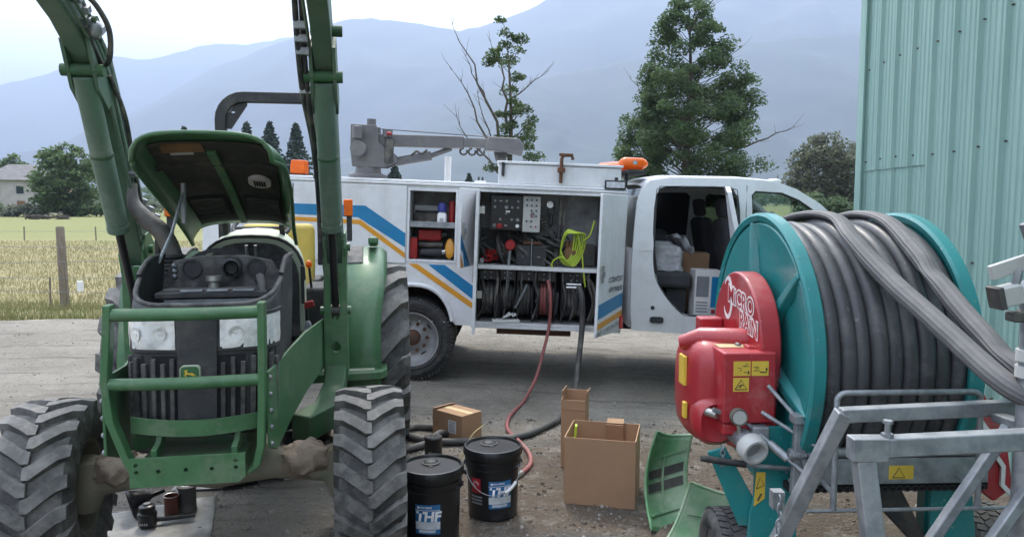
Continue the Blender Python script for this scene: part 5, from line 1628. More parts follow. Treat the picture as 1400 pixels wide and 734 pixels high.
# --- cab
def bend(y0, s):
    return lambda x, z: y0 + s * (0.13 * max(0.0, (z - 1.36) / 0.7) ** 1.4 + 0.03 * max(0, (0.75 - z) / 0.2) ** 2)
side_outer = [(1.99, 0.575), (1.965, 0.80), (1.955, 1.20), (1.965, 1.55), (1.985, 1.80), (2.03, 1.93), (2.11, 1.995), (2.3, 2.03), (3.0, 2.045), (3.3, 2.03), (3.52, 1.965), (3.72, 1.85), (4.18, 1.44), (4.22, 1.36), (4.22, 0.60), (4.1, 0.565), (2.6, 0.555)]
door_hole = [(2.165, 1.86), (2.195, 1.93), (2.26, 1.95), (2.80, 1.965), (2.90, 1.95), (2.945, 1.88), (2.96, 1.30), (2.95, 0.86), (2.92, 0.77), (2.86, 0.74), (2.54, 0.735), (2.44, 0.765), (2.32, 0.88), (2.22, 1.02), (2.17, 1.16), (2.155, 1.40)]
win_hole = [(3.08, 1.90), (3.11, 1.935), (3.36, 1.93), (3.52, 1.87), (3.68, 1.765), (3.98, 1.47), (3.97, 1.42), (3.10, 1.40), (3.08, 1.43)]
def cab_side(y0, s, holes, name):
    q = MB().prism(side_outer, 'xz', 0.0, 0.045, holes)
    bf = bend(0, 1)
    q.v = [(x, y0 + s * (y + bf(x, z)), z) for x, y, z in q.v]
    return q.build(name, 'cab_white', K, smooth=40)
cs = cab_side(0.0, 1, [door_hole, win_hole], 'cab_side')
win2 = [(2.27, 1.92), (2.85, 1.94), (2.90, 1.90), (2.90, 1.44), (2.24, 1.42), (2.24, 1.85)]
cab_side(1.96, -1, [win2, win_hole], 'cab_side')
def bent_tube(pts, off, r, name, mat, closed=True):
    bf = bend(0, 1)
    return MB().tube([(x, bf(x, z) + off, z) for x, z in pts], r, 6, closed=closed).build(name, mat, cs, smooth=60)
bent_tube(spline([(x, z, 0) for x, z in door_hole], 4, True) and [(p.x, p.y) for p in spline([(x, z, 0) for x, z in door_hole], 3, True)], 0.012, 0.014, 'door_seal', 'black_plastic')
bent_tube(win_hole, 0.006, 0.010, 'window_seal', 'black_plastic')
# door shut lines of the front door
bent_tube([(3.03, 1.99), (3.015, 1.5), (3.015, 0.78), (3.06, 0.70), (3.6, 0.69), (3.9, 0.69), (4.1, 0.8)], 0.0005, 0.004, 'shut_line', 'dark_inner', closed=False)
bent_tube([(2.04, 1.34), (2.14, 1.345)], -0.001, 0.004, 'crease', 'cab_white', closed=False)
def glaze(pts, y0, s, name, par):
    bf = bend(0, 1)
    q = MB()
    vs = [(x, y0 + s * (0.03 + bf(x, z)), z) for x, z in pts]
    q.add(vs, [tuple(range(len(vs)))])
    return q.build(name, 'glass', par, solid=0.004, smooth=0)
glaze(win_hole, 0, 1, 'window_glass', cs)
glaze(win2, 1.96, -1, 'window_glass', cs).data.materials[0] = MATS['glass_dark']
glaze(win_hole, 1.96, -1, 'window_glass', cs).data.materials[0] = MATS['glass_tint']
# roof, rear wall, floor, firewall
def roof_ring(x, z, inset):
    n = 12
    r_ = []
    for i in range(n + 1):
        t = i / n
        y = 0.135 + inset + (1.69 - 2 * inset) * t
        r_.append((x, y, z + 0.045 * math.sin(math.pi * t) ** 0.6))
    return r_
m = MB()
m.loft([roof_ring(2.04, 1.935, 0.02), roof_ring(2.11, 1.995, 0), roof_ring(2.3, 2.03, 0), roof_ring(3.0, 2.045, 0), roof_ring(3.3, 2.03, 0), roof_ring(3.52, 1.965, 0)], closed=False)
m.build('cab_roof', 'cab_white', K, solid=0.02, smooth=60)
rb = MB()
rb.add([(1.975, 0.05, 0.6), (1.975, 1.91, 0.6), (1.975, 1.91, 1.35), (1.975, 0.05, 1.35), (2.05, 1.80, 1.93), (2.05, 0.16, 1.93)], [(0, 1, 2, 3)])
rb.build('cab_back', 'cab_white', K, solid=0.03)
MB().add([(1.972, 0.05, 1.355), (1.972, 1.91, 1.355), (2.05, 1.81, 1.93), (2.05, 0.15, 1.93)], [(0, 1, 2, 3)]).build('rear_window', 'glass_dark', K, solid=0.01, smooth=0)
MB().bx(2.0, 4.2, 0.05, 1.91, 0.60, 0.70).build('cab_floor', 'dark_inner', K)
MB().bx(4.12, 4.19, 0.06, 1.9, 0.70, 1.40).build('firewall', 'dark_inner', K)
MB().bx(3.75, 4.12, 0.08, 1.88, 1.15, 1.42).build('dashboard', 'dark_inner', K, bev=0.04)
MB().add([(3.53, 0.17, 1.965), (3.53, 1.79, 1.965), (4.2, 1.86, 1.43), (4.2, 0.10, 1.43)], [(0, 1, 2, 3)]).build('windscreen', 'glass', K, solid=0.006, smooth=0)
# bonnet, front wings, grille
m = MB()
def hood_ring(x, zt, hw):
    return [(x, 0.98 - hw, 0.62), (x, 0.98 - hw, zt - 0.14), (x, 0.98 - hw + 0.06, zt - 0.05), (x, 0.98 - hw * 0.5, zt - 0.005), (x, 0.98, zt + 0.02), (x, 0.98 + hw * 0.5, zt - 0.005), (x, 0.98 + hw - 0.06, zt - 0.05), (x, 0.98 + hw, zt - 0.14), (x, 0.98 + hw, 0.62)]
m.loft([hood_ring(4.225, 1.42, 0.93), hood_ring(4.5, 1.41, 0.97), hood_ring(5.0, 1.37, 0.97), hood_ring(5.35, 1.30, 0.95), hood_ring(5.5, 1.15, 0.90)], cap=True)
bn = m.build('bonnet', 'cab_white', K, smooth=40)
MB().bx(5.5, 5.53, 0.3, 1.66, 0.75, 1.08).build('truck_grille', 'chrome', K, bev=0.01)
MB().bx(5.42, 5.62, 0.05, 1.91, 0.45, 0.66).build('front_bumper', 'chrome', K, bev=0.03)
MB().lathe([(0.43, -0.02), (0.45, 0.0), (0.43, 0.3)], 24, 'y', (4.66, 0.0, 0.42), R(10), R(170)).build('wheel_well', 'drum_black', K)
for x in (3.40,):
    MB().ball((x, 0.45, 2.055), (0.075, 0.05, 0.028), 14, 8).build('clearance_lamp', 'white_print', K, smooth=60)
    MB().ball((x, 1.5, 2.055), (0.075, 0.05, 0.028), 14, 8).build('clearance_lamp', 'white_print', K, smooth=60)
q = MB().box((3.96, -0.22, 1.60), (0.10, 0.22, 0.32)).build('door_mirror', 'black_plastic', K, bev=0.03)
MB().tube([(3.92, 0.0, 1.48), (3.95, -0.15, 1.48)], 0.02, 8).build('mirror_arm', 'black_plastic', q)
MB().box((3.96, 2.18, 1.60), (0.10, 0.22, 0.32)).build('door_mirror', 'black_plastic', K, bev=0.03)
# lower scuff hole and fuel flap in the rear corner
MB().prism([(2.22 + 0.065 * c, 0.685 + 0.03 * s_) for c, s_ in rrect(1, 1, 0.45, 20)], 'xz', -0.004, 0.002).build('step_pocket', 'dark_inner', K)
MB().lathe([(0.0, -0.006), (0.02, -0.006), (0.02, 0.004)], 14, 'y', (2.175, 0.0, 0.80)).build('plug', 'dark_inner', K)
# open rear door: hinged on the B pillar, swung out towards the viewer
rd = bpy.data.objects.new('tmp', None); bpy.data.objects.remove(rd)
dprof = [(0.02, 0.74), (0.0, 1.30), (0.02, 1.90), (0.07, 1.96), (0.62, 1.95), (0.72, 1.90), (0.78, 1.40), (0.76, 1.16), (0.62, 0.90), (0.50, 0.76), (0.42, 0.72)]
whole = [(0.09, 1.90), (0.60, 1.90), (0.66, 1.86), (0.70, 1.42), (0.07, 1.42)]
q = MB().prism(dprof, 'xz', 0.0, 0.07, [whole])
q.v = [(x, y * (1.0 if z < 1.36 else 0.55) + 0.15 * max(0.0, (z - 1.36) / 0.6) ** 1.3, z) for x, y, z in q.v]
door = q.build('rear_door', 'cab_white', K, smooth=40, loc=(2.975, 0.0, 0))
dd_ = Vector((-0.255, -0.967, 0))
# closed direction is -x; local x must point along dd_, local y (inside) towards -x
door.rotation_euler = (0, 0, math.atan2(dd_.y, dd_.x))
door.scale = (1, -1, 1)
g_ = MB().add([(x, 0.02 + 0.15 * max(0.0, (z - 1.36) / 0.6) ** 1.3, z) for x, z in whole], [tuple(range(5))]).build('window_glass', 'glass', door, solid=0.004, smooth=0)
MB().bx(0.06, 0.70, 0.055, 0.085, 0.85, 1.38).build('door_card', 'dark_inner', door, bev=0.01)
# interior seats
q = MB().box((2.34, 0.95, 1.05), (0.5, 1.5, 0.16)).build('rear_seat', 'upholstery', K, bev=0.05, seg=3, smooth=60)
qq = MB(); qq.box((2.14, 0.95, 1.36), (0.14, 1.5, 0.58), (0, -10, 0)); qq.build('seat_back', 'upholstery', q, bev=0.05, seg=3, smooth=60)
for y in (0.5, 1.45):
    q = MB().box((3.25, y, 1.03), (0.52, 0.52, 0.16)).build('front_seat', 'upholstery', K, bev=0.05, seg=3, smooth=60)
    qq = MB(); qq.box((3.0, y, 1.36), (0.15, 0.50, 0.62), (0, -12, 0)); qq.build('seat_back', 'upholstery', q, bev=0.06, seg=3, smooth=60)
    qq = MB(); qq.box((2.92, y, 1.77), (0.10, 0.27, 0.20), (0, -12, 0)); qq.build('headrest', 'upholstery', q, bev=0.045, seg=3, smooth=60)
    for dy in (-0.06, 0.06):
        MB().tube([(2.95, y + dy, 1.62), (2.93, y + dy, 1.72)], 0.007, 6).build('headrest_post', 'chrome', q)
MB().bx(2.36, 2.56, 0.3, 1.6, 0.70, 0.97).build('seat_base', 'dark_inner', K, bev=0.01)

# --- fixed gear in the main locker
q = MB().bx(0.60, 0.905, 0.10, 0.30, 1.475, 1.805).build('control_panel', 'black_clean', K, bev=0.006)
rs = random.Random(12)
for i in range(5):
    for j in range(5):
        x, z = 0.64 + 0.055 * i, 1.52 + 0.058 * j
        k = rs.random()
        if k < 0.3:
            MB().lathe([(0.013, 0), (0.013, -0.012), (0, -0.012)], 10, 'y', (x, 0.10, z)).build('knob', 'galv_dark', q)
        elif k < 0.55:
            MB().lathe([(0.018, 0), (0.018, -0.006), (0.014, -0.004), (0, -0.004)], 12, 'y', (x, 0.10, z)).build('gauge', 'white_print' if k < 0.36 else 'galv_dark', q)
        elif k < 0.8:
            MB().bx(x - 0.014, x + 0.014, 0.09, 0.1005, z - 0.006, z + 0.006).build('switch', 'grey_plastic' if k < 0.62 else 'black_plastic', q)
MB().bx(0.66, 0.72, 0.07, 0.098, 1.49, 1.535).build('red_cover', 'red_tool', q, bev=0.01)
MB().bx(0.745, 0.785, 0.093, 0.0985, 1.645, 1.662).build('plate', 'white_print', q)
q = MB().bx(0.908, 1.075, 0.09, 0.26, 1.465, 1.81).build('switch_box', 'panel_grey', K, bev=0.006)
for i in range(3):
    for j in range(6):
        if rs.random() < 0.75:
            MB().lathe([(0.009, 0), (0.009, -0.012), (0, -0.012)], 8, 'y', (0.945 + 0.045 * i, 0.09, 1.52 + 0.05 * j)).build('knob', 'black_clean' if rs.random() < .8 else 'red_tool', q)
MB().lathe([(0.022, 0), (0.022, -0.01), (0.016, -0.006), (0, -0.006)], 12, 'y', (1.0, 0.09, 1.63)).build('dial', 'galv_dark', q)
q = MB().box((1.18, 0.18, 1.70), (0.07, 0.09, 0.13)).build('air_regulator', 'black_clean', K, bev=0.015)
MB().lathe([(0.032, 0), (0.032, -0.02), (0.026, -0.018), (0, -0.018)], 16, 'y', (1.165, 0.13, 1.735)).build('pressure_gauge', 'white_print', q)
MB().tube([(1.18, 0.17, 1.64), (1.18, 0.17, 1.54), (1.18, 0.17, 1.53)], [0.025, 0.025, 0.01], 10).build('bowl', 'black_clean', q)
for x, r in ((1.275, 0.02), (1.315, 0.012)):
    MB().tube([(x, 0.2, 1.82), (x - 0.005, 0.2, 1.5), (x - 0.02, 0.2, 1.16)], r, 8).build('riser_pipe', 'black_hose', K)
for k in range(7):
    a = 0.75 + 0.07 * k
    MB().tube(spline([(a, 0.28, 1.44 - 0.02 * (k % 3)), (a + 0.10, 0.24 - 0.02 * k, 1.33 + 0.03 * (k % 4)), (a + 0.22, 0.2, 1.38 - 0.03 * (k % 3)), (1.22 + 0.01 * k, 0.22, 1.20 + 0.05 * k)], 5), 0.012 + 0.004 * (k % 2), 6).build('wiring_hose', 'black_hose', K, smooth=60)
for k in range(4):
    MB().tube(spline([(1.07, 0.25, 1.47 + 0.03 * k), (1.14, 0.2, 1.50 + 0.03 * k), (1.20, 0.18, 1.42 + 0.02 * k), (1.24, 0.2, 1.25)], 5), 0.008, 6).build('wiring_hose', 'black_hose', K, smooth=60)
q = MB().bx(0.86, 1.00, 0.12, 0.34, 1.141, 1.335).build('battery', 'black_plastic', K, bev=0.01)
q = MB().bx(1.015, 1.155, 0.12, 0.34, 1.141, 1.335).build('battery', 'black_plastic', K, bev=0.01)
MB().bx(0.92, 1.10, 0.15, 0.2, 1.345, 1.375).build('battery_clamp', 'rust', K, bev=0.005)
MB().tube([(1.007, 0.11, 1.142), (1.007, 0.11, 1.40)], 0.005, 5).build('tie_rod', 'galv', K)
q = MB().tube([(0.785, 0.08, 0.94), (0.79, 0.08, 1.12), (0.80, 0.09, 1.30)], 0.014, 8).build('dispensing_nozzle', 'galv', K)
MB().lathe([(0.0, -0.05), (0.04, -0.05), (0.052, -0.03), (0.052, 0.02), (0.0, 0.03)], 14, 'y', (0.80, 0.10, 1.335)).build('meter', 'red_tool', q, smooth=50)
for i, (x, rad, w, mat) in enumerate(((0.60, 0.19, 0.11, 'black_hose'), (0.79, 0.16, 0.09, 'black_hose'), (0.96, 0.19, 0.10, 'black_hose'), (1.165, 0.19, 0.12, 'red_hose'), (1.42, 0.20, 0.17, 'black_hose'))):
    q = MB()
    q.prism([(x - w / 2 - 0.02, 1.00), (x + w / 2 + 0.02, 1.00), (x + w / 2 + 0.02, 1.09), (x - w / 2 - 0.02, 1.09)], 'xz', 0.08, 0.09)
    rl = q.build('hose_reel', 'black_clean', K, bev=0.002)
    for s in (-1, 1):
        MB().tube([(x + s * (w / 2 + 0.006), 0.26, 0.82), (x + s * (w / 2 + 0.014), 0.26, 0.82)], rad, 28).build('reel_flange', 'black_clean', rl, smooth=50)
        MB().bx(x + s * (w / 2 + 0.024) - 0.004, x + s * (w / 2 + 0.024) + 0.004, 0.085, 0.30, 0.602, 1.09).build('reel_bracket', 'black_clean', rl)
    nt = max(3, int(w / 0.03))
    for k in range(nt):
        xx = x - w / 2 + (k + 0.5) * w / nt
        MB().tube([(xx, 0.26 + (rad - 0.03) * math.cos(a), 0.82 + (rad - 0.03) * math.sin(a)) for a in [2 * math.pi * j / 24 for j in range(24)]], w / nt * 0.5, 6, closed=True).build('hose_wrap', mat, rl, smooth=60)
    for dx in (-0.03, 0.03):
        for dz in (1.02, 1.07):
            MB().lathe([(0.007, 0), (0.007, -0.006), (0, -0.006)], 8, 'y', (x + dx, 0.08, dz)).build('bolt', 'galv', rl)
for z in (0.985, 0.955):
    MB().tube([(1.35, 0.05, z), (1.49, 0.05, z)], 0.014, 10).build('hose_guide', 'chrome', K)
MB().bx(0.505, 1.66, 0.44, 0.474, 0.605, 1.10).build('rubber_backing', 'dark_inner', K)
MB().bx(0.51, 0.90, 0.38, 0.472, 1.145, 1.48).build('fuse_box', 'black_plastic', K, bev=0.01)
MB().bx(1.05, 1.30, 0.36, 0.472, 1.145, 1.42).build('valve_bank', 'black_plastic', K, bev=0.01)
MB().bx(1.46, 1.64, 0.25, 0.45, 1.145, 1.36).build('dark_case', 'steel_dark', K, bev=0.02)
rs = random.Random(31)
for k in range(16):
    x0 = rs.uniform(0.54, 1.25)
    pts = [(x0, 0.3, rs.uniform(1.38, 1.48)), (x0 + rs.uniform(-0.08, 0.12), rs.uniform(0.1, 0.3), rs.uniform(1.2, 1.4)), (x0 + rs.uniform(-0.05, 0.2), rs.uniform(0.08, 0.25), rs.uniform(1.15, 1.35)), (x0 + rs.uniform(0, 0.25), 0.22, 1.15)]
    MB().tube(spline(pts, 5), rs.uniform(0.007, 0.016), 6).build('wiring_hose', 'black_hose', K, smooth=60)
for k in range(9):
    x0 = 0.56 + 0.125 * k
    MB().tube(spline([(x0, 0.06, 1.10), (x0 + rs.uniform(-.04, .04), 0.05, 0.98), (x0 + rs.uniform(-.06, .06), 0.06, 0.82), (x0 + rs.uniform(-.05, .05), 0.1, 0.63)], 5), rs.uniform(0.009, 0.016), 6).build('drop_hose', 'black_hose', K, smooth=60)
for k in range(5):
    MB().tube([(0.69 + 0.19 * k, 0.055, 0.70 + 0.05 * (k % 3)), (0.70 + 0.19 * k, 0.055, 0.86 + 0.04 * (k % 2))], 0.017, 8).build('hose_nozzle', 'black_plastic', K)
MB().tube([(0.87, 0.05, 0.74), (0.93, 0.05, 0.86), (0.98, 0.06, 0.97)], 0.013, 8).build('grease_gun', 'galv_dark', K)
MB().tube(spline([(1.30, 0.12, 1.10), (1.50, 0.08, 1.08), (1.62, 0.1, 0.95), (1.64, 0.12, 0.75), (1.60, 0.15, 0.62)], 5), 0.02, 8).build('suction_hose', 'black_hose', K, smooth=60)

# --- loose things inside the lockers and cab; world positions through the truck frame
KM = Matrix.Translation((-0.87, 7.1, 0)) @ Matrix.Rotation(R(2.3), 4, 'Y')
def kthing(name, label, cat, p, group=None):
    o = thing(name, label, cat, KM @ Vector(p), (0, 2.3, 0), group)
    return o
t = kthing('tool_case', 'red ribbed tool case lying in the lower shelf of the small locker', 'tool case', (0.04, 0.16, 1.40))
MB().bx(-0.125, 0.10, -0.06, 0.10, -0.055, 0.055).build('case_body', 'red_tool', t, bev=0.02)
for k in range(3):
    MB().bx(-0.12, 0.095, -0.066, -0.059, -0.035 + 0.03 * k, -0.02 + 0.03 * k).build('rib', 'red_tool', t, bev=0.002)
MB().tube([(0.10, 0.0, 0.0), (0.15, 0.0, 0.005)], 0.04, 12).build('cap', 'black_clean', t)
t = kthing('storage_bottle', 'small white bottle with dark blue cap on the locker shelf', 'bottle', (0.14, 0.09, 1.511))
MB().loft([[(0.045 * a, 0.035 * b2, z) for a, b2 in rrect(1, 1, .5, 16)] for z in (0.0, 0.09)] + [[(0.02 * a, 0.02 * b2, 0.12) for a, b2 in rrect(1, 1, .8, 16)]]).build('bottle_body', 'white_print', t, smooth=50)
MB().tube([(0, 0, 0.115), (0, 0, 0.17), (0, 0, 0.20)], [0.04, 0.045, 0.03], 14).build('cap', 'blue_cap', t, smooth=50)
MB().lathe([(0.016, 0), (0.016, -0.003), (0.01, -0.003)], 14, 'y', (0, -0.035, 0.04)).build('ring_mark', 'letter_grey', t)
t = kthing('spray_bottle', 'red aerosol bottle at the right end of the upper shelf', 'bottle', (0.23, 0.14, 1.511))
MB().tube([(0, 0, 0), (0, 0, 0.20), (0, 0, 0.22)], [0.03, 0.03, 0.02], 12).build('can', 'red_tool', t, smooth=50)
MB().tube([(0, 0, 0.22), (0, 0, 0.25)], 0.014, 10).build('nozzle', 'black_clean', t, smooth=50)
t = kthing('parts_tray', 'long dark grey parts tray at the back of the upper shelf', 'tray', (-0.02, 0.30, 1.511))
MB().bx(-0.13, 0.13, -0.08, 0.08, 0, 0.10).build('tray', 'steel_dark', t, bev=0.01)
MB().bx(-0.12, 0.12, -0.09, -0.07, 0.12, 0.17).build('rail', 'grey_plastic', t, bev=0.005)
MB().bx(-0.125, -0.115, -0.08, -0.06, 0.10, 0.12).build('clip', 'grey_plastic', t)
t = kthing('red_box', 'upright red box at the left end of the lower shelf', 'box', (-0.125, 0.13, 1.171))
MB().bx(-0.028, 0.04, -0.08, 0.08, 0, 0.20).build('box_body', 'red_tool', t, bev=0.006)
MB().bx(-0.028, 0.04, -0.082, 0.082, 0.201, 0.212).build('lid', 'black_clean', t, bev=0.003)
t = kthing('grinder', 'orange disc of a black power tool on the lower shelf', 'power tool', (0.10, 0.10, 1.171))
MB().tube([(-0.15, 0, 0.06), (0.0, 0, 0.065), (0.05, 0, 0.075)], [0.035, 0.04, 0.028], 12).build('tool_body', 'black_plastic', t, smooth=50)
MB().tube([(0.05, 0, 0.07), (0.09, -0.01, 0.08)], 0.026, 10).build('spindle', 'chrome', t)
MB().loft([[(0.125 + 0.045 * math.cos(a) * k, -0.03 + d, 0.105 + 0.10 * math.sin(a) * k) for a in [2 * math.pi * i / 24 for i in range(24)]] for k, d in ((0.9, 0), (1, 0.01), (1, 0.03), (0.8, 0.04))]).build('disc', 'orange_stripe', t, smooth=50)
t = kthing('grey_tube', 'grey cylinder lying under the red tool case', 'tube', (0.03, 0.16, 1.305))
MB().tube([(-0.10, 0, 0), (0.12, 0, 0)], 0.034, 14).build('cylinder', 'steel_dark', t, smooth=50)
MB().tube([(-0.115, 0, 0), (-0.1, 0, 0)], 0.037, 14).build('end_cap', 'black_clean', t, smooth=50)
t = kthing('coiled_cable', 'lime green cable hanging in loops in the main locker', 'cable')if False else kthing('coiled_cable', 'lime green cable hanging in loops in the main locker', 'cable', (1.40, 0.06, 1.30))
lim = MB()
lp = []
rs = random.Random(2)
loops = []
for k in range(6):
    w = 0.065 + 0.012 * k
    c0 = -0.05 + 0.012 * k
    loops += [(c0 - w, 0.01 * k, 0.02 - 0.02 * k), (c0 - 0.7 * w, -0.02, 0.15), (c0, -0.02 - 0.008 * k, 0.205 - 0.006 * k), (c0 + 0.8 * w, 0, 0.16), (c0 + w * 0.7, 0.02, 0.0), (c0, 0.0, -0.09 - 0.01 * k)]
loops += [(-0.10, -0.03, -0.06), (-0.17, -0.03, -0.08), (-0.20, -0.03, -0.13), (-0.19, -0.03, -0.16)]
lim.tube(spline(loops, 5), 0.0085, 6)
lim.build('cable', 'lime_cable', t, smooth=60)
MB().tube(spline([(0.03, -0.02, 0.17), (0.08, -0.03, 0.0), (0.10, -0.03, -0.15), (0.13, -0.02, -0.33)], 6), 0.0085, 6).build('loose_end', 'lime_cable', t, smooth=60)
MB().tube(spline([(0.09, 0.0, 0.10), (0.15, -0.02, 0.16), (0.19, -0.02, 0.30)], 6), 0.0085, 6).build('loose_end', 'lime_cable', t, smooth=60)
t = kthing('leather_glove', 'crumpled brown leather glove under the lime cable', 'glove', (1.40, 0.12, 1.26))
q = MB().grid(lambda u, v: Vector((0.085 * math.sin(math.pi * v) * math.cos(2 * math.pi * u), 0.05 * math.sin(math.pi * v) * math.sin(2 * math.pi * u), 0.095 * math.cos(math.pi * v))) * (1 + 0.35 * noise.noise(Vector((3 * math.cos(2 * math.pi * u), 3 * math.sin(2 * math.pi * u), 4 * v)))), 20, 14)
q.build('glove_palm', 'brown', t, smooth=60)
for k in range(3):
    MB().tube([(0.03 * k - 0.03, 0, 0.05), (0.045 * k - 0.06, -0.01, 0.11), (0.05 * k - 0.05, -0.03, 0.14)], [0.022, 0.02, 0.012], 8).build('finger', 'brown', t, smooth=60)
t = kthing('red_straps', 'tangle of red straps on the main locker shelf', 'strap', (0.60, 0.2, 1.145))
sp_pts = []
for k in range(30):
    sp_pts.append((rs.uniform(-0.075, 0.08), rs.uniform(-0.06, 0.06), 0.02 + 0.12 * rs.random()))
MB().tube(spline(sp_pts, 4), 0.010, 5, flat=0.5).build('strap', 'red_tool', t, smooth=60)
MB().bx(-0.09, -0.05, -0.03, 0.0, 0.0, 0.05).build('buckle', 'galv', t, bev=0.005)
t = kthing('work_papers', 'white booklet and crumpled paper on the main locker floor', 'papers', (0.78, 0.09, 0.601))
MB().box((0.0, -0.02, 0.012), (0.26, 0.16, 0.02), (0, -2, 8)).build('booklet', 'white_paper', t, bev=0.004)
q = MB().grid(lambda u, v: (0.0 + 0.13 * (u - .5) + 0.04, 0.10 * (v - .5), 0.03 + 0.06 * abs(noise.noise(Vector((u * 4, v * 3, 1.2)))) + 0.03 * u), 8, 8)
q.build('crumpled_sheet', 'white_paper', t, solid=0.002, smooth=20)
t = kthing('plastic_bag', 'grey white plastic bag slumped on the back seat of the cab', 'bag', (2.36, 0.48, 1.13))
def bagf(u, v):
    a = 2 * math.pi * u
    k = 1 - 0.55 * sstep(0.82, 1.0, v)
    p = Vector((0.17 * math.copysign(abs(math.cos(a)) ** 0.5, math.cos(a)) * k - 0.05 * v + 0.02, 0.17 * math.copysign(abs(math.sin(a)) ** 0.55, math.sin(a)) * k, 0.28 * v))
    d = noise.fractal(Vector((p.x * 9, p.y * 9, p.z * 9)), 0.9, 2.1, 4)
    return p + Vector((math.cos(a), math.sin(a), 0.6)) * 0.028 * d
MB().grid(bagf, 40, 20).build('bag_body', 'bag', t, smooth=25)
def bagt(u, v):
    p = Vector((0.06 + 0.22 * u, -0.06 + 0.10 * v, 0.31 + 0.05 * math.sin(3 * u + 2 * v) - 0.10 * u * u))
    d = noise.fractal(p * 14, 0.9, 2.1, 4)
    return p + Vector((0.3, 0.3, 1)) * 0.035 * d
MB().grid(bagt, 16, 12).build('bag_flap', 'bag', t, solid=0.002, smooth=20)
t = kthing('jacket', 'dark crumpled jacket heaped behind the plastic bag in the cab', 'jacket', (2.30, 0.80, 1.13))
def jk(u, v):
    a = 2 * math.pi * u
    b2 = math.pi * v
    p = Vector((0.20 * math.sin(b2) * math.cos(a), 0.22 * math.sin(b2) * math.sin(a), 0.20 - 0.2 * math.cos(b2)))
    return p + Vector((math.cos(a), math.sin(a), 0.5)) * 0.05 * noise.fractal(p * 7, 0.9, 2, 4)
MB().grid(jk, 28, 18).build('body', 'upholstery', t, smooth=50)
MB().tube(spline([(0.10, -0.1, 0.3), (0.2, -0.14, 0.18), (0.22, -0.16, 0.05)], 5), [0.06 - 0.002 * i for i in range(11)], 10).build('sleeve', 'upholstery', t, smooth=50)
t = kthing('oil_carton', 'white printed carton standing on the cab floor', 'carton', (2.74, 0.28, 0.702))
MB().bx(-0.13, 0.13, -0.10, 0.14, 0, 0.46).build('carton_body', 'white_paper', t, bev=0.004)
MB().bx(-0.115, 0.005, -0.103, -0.099, 0.20, 0.40).build('print', 'letter_grey', t)
MB().bx(0.03, 0.115, -0.103, -0.099, 0.10, 0.40).build('print', 'blue_stripe', t)
for k in range(4):
    MB().bx(-0.11, 0.0, -0.103, -0.099, 0.05 + 0.03 * k, 0.062 + 0.03 * k).build('print_line', 'letter_grey', t)
MB().bx(0.04, 0.10, -0.104, -0.0985, 0.04, 0.08).build('print', 'label_red', t)
t = kthing('brown_carton', 'plain brown carton behind the white carton in the cab', 'carton', (2.70, 0.75, 0.702))
MB().bx(-0.15, 0.15, -0.14, 0.14, 0, 0.60).build('carton_body', 'cardboard', t, bev=0.004)
MB().bx(-0.15, 0.15, -0.03, 0.03, 0.600, 0.603).build('tape', 'cream_label', t)

# ================================================================ IRRIGATION REEL
RL = thing('irrigation_reel', 'teal irrigation hose reel with red gearbox cover and thick black hose', 'hose reel', (1.45, 3.42, 0), (0, 0, 2.5))
DR, DC = 0.605, 1.052
def disc(u, s):
    q = MB()
    q.lathe([(0.10, 0.0), (0.45, s * 0.0), (0.52, s * 0.012), (DR - 0.05, s * 0.016), (DR - 0.035, s * 0.0), (DR - 0.03, -s * 0.004), (0.10, -s * 0.004)], 72, 'x', (u, 0, DC))
    o = q.build('reel_disc', 'teal', RL, smooth=40)
    rim = MB()
    rim.lathe([(DR - 0.036, -s * 0.030), (DR - 0.012, -s * 0.036), (DR, -s * 0.026), (DR, s * 0.018), (DR - 0.012, s * 0.026), (DR - 0.036, s * 0.018), (DR - 0.036, -s * 0.030)], 80, 'x', (u, 0, DC))
    rim.build('rim_flange', 'teal', o, smooth=50)
    for k in range(6):
        a = R(20 + 60 * k)
        c, sn = math.cos(a), math.sin(a)
        ring = []
        for rr, hgt, w in ((0.16, 0.034, 0.045), (0.40, 0.032, 0.035), (DR - 0.04, 0.024, 0.022)):
            ring.append([(u + s * e, rr * c - w * f_ * sn, DC + rr * sn + w * f_ * c) for e, f_ in ((-0.002, -1), (hgt, -0.55), (hgt, 0.55), (-0.002, 1))])
        MB().loft(ring).build('spoke_rib', 'teal', o, bev=0.006)
    return o
dl = disc(-0.315, -1)
disc(0.315, 1)
MB().prism([(0.10, 1.52), (0.115, 1.525), (0.12, 1.555), (0.105, 1.56)], 'yz', -0.333, -0.328).build('paint_chip', 'white_print', dl)
MB().tube([(-0.305, 0, DC), (0.305, 0, DC)], 0.508, 40).build('drum', 'drum_black', RL, smooth=50)
# the wound hose: one continuous helix, slightly uneven
pts = []
turns, hr, r_ = 8.6, 0.536, 0.0345
nn = 64
rs = random.Random(9)
wob = [rs.uniform(-0.004, 0.004) for _ in range(12)]
for i in range(int(turns * nn) + 1):
    a = 2 * math.pi * i / nn
    k = i / nn
    u = -0.268 + 0.0625 * (k - 0.5 * (1 - math.cos(min(1, max(0, ((k + 0.25) % 1.0) * 5)) * math.pi)) * 0 ) + 0.003 * math.sin(a * 1.3 + k)
    rr = hr + 0.004 * math.sin(2.3 * k) + wob[int(k) % 12] + 0.004 * math.sin(a * 0.7)
    pts.append((u, rr * math.cos(a), DC + rr * math.sin(a)))
MB().tube(pts, r_, 14).build('wound_hose', 'pe_hose', RL, smooth=60)
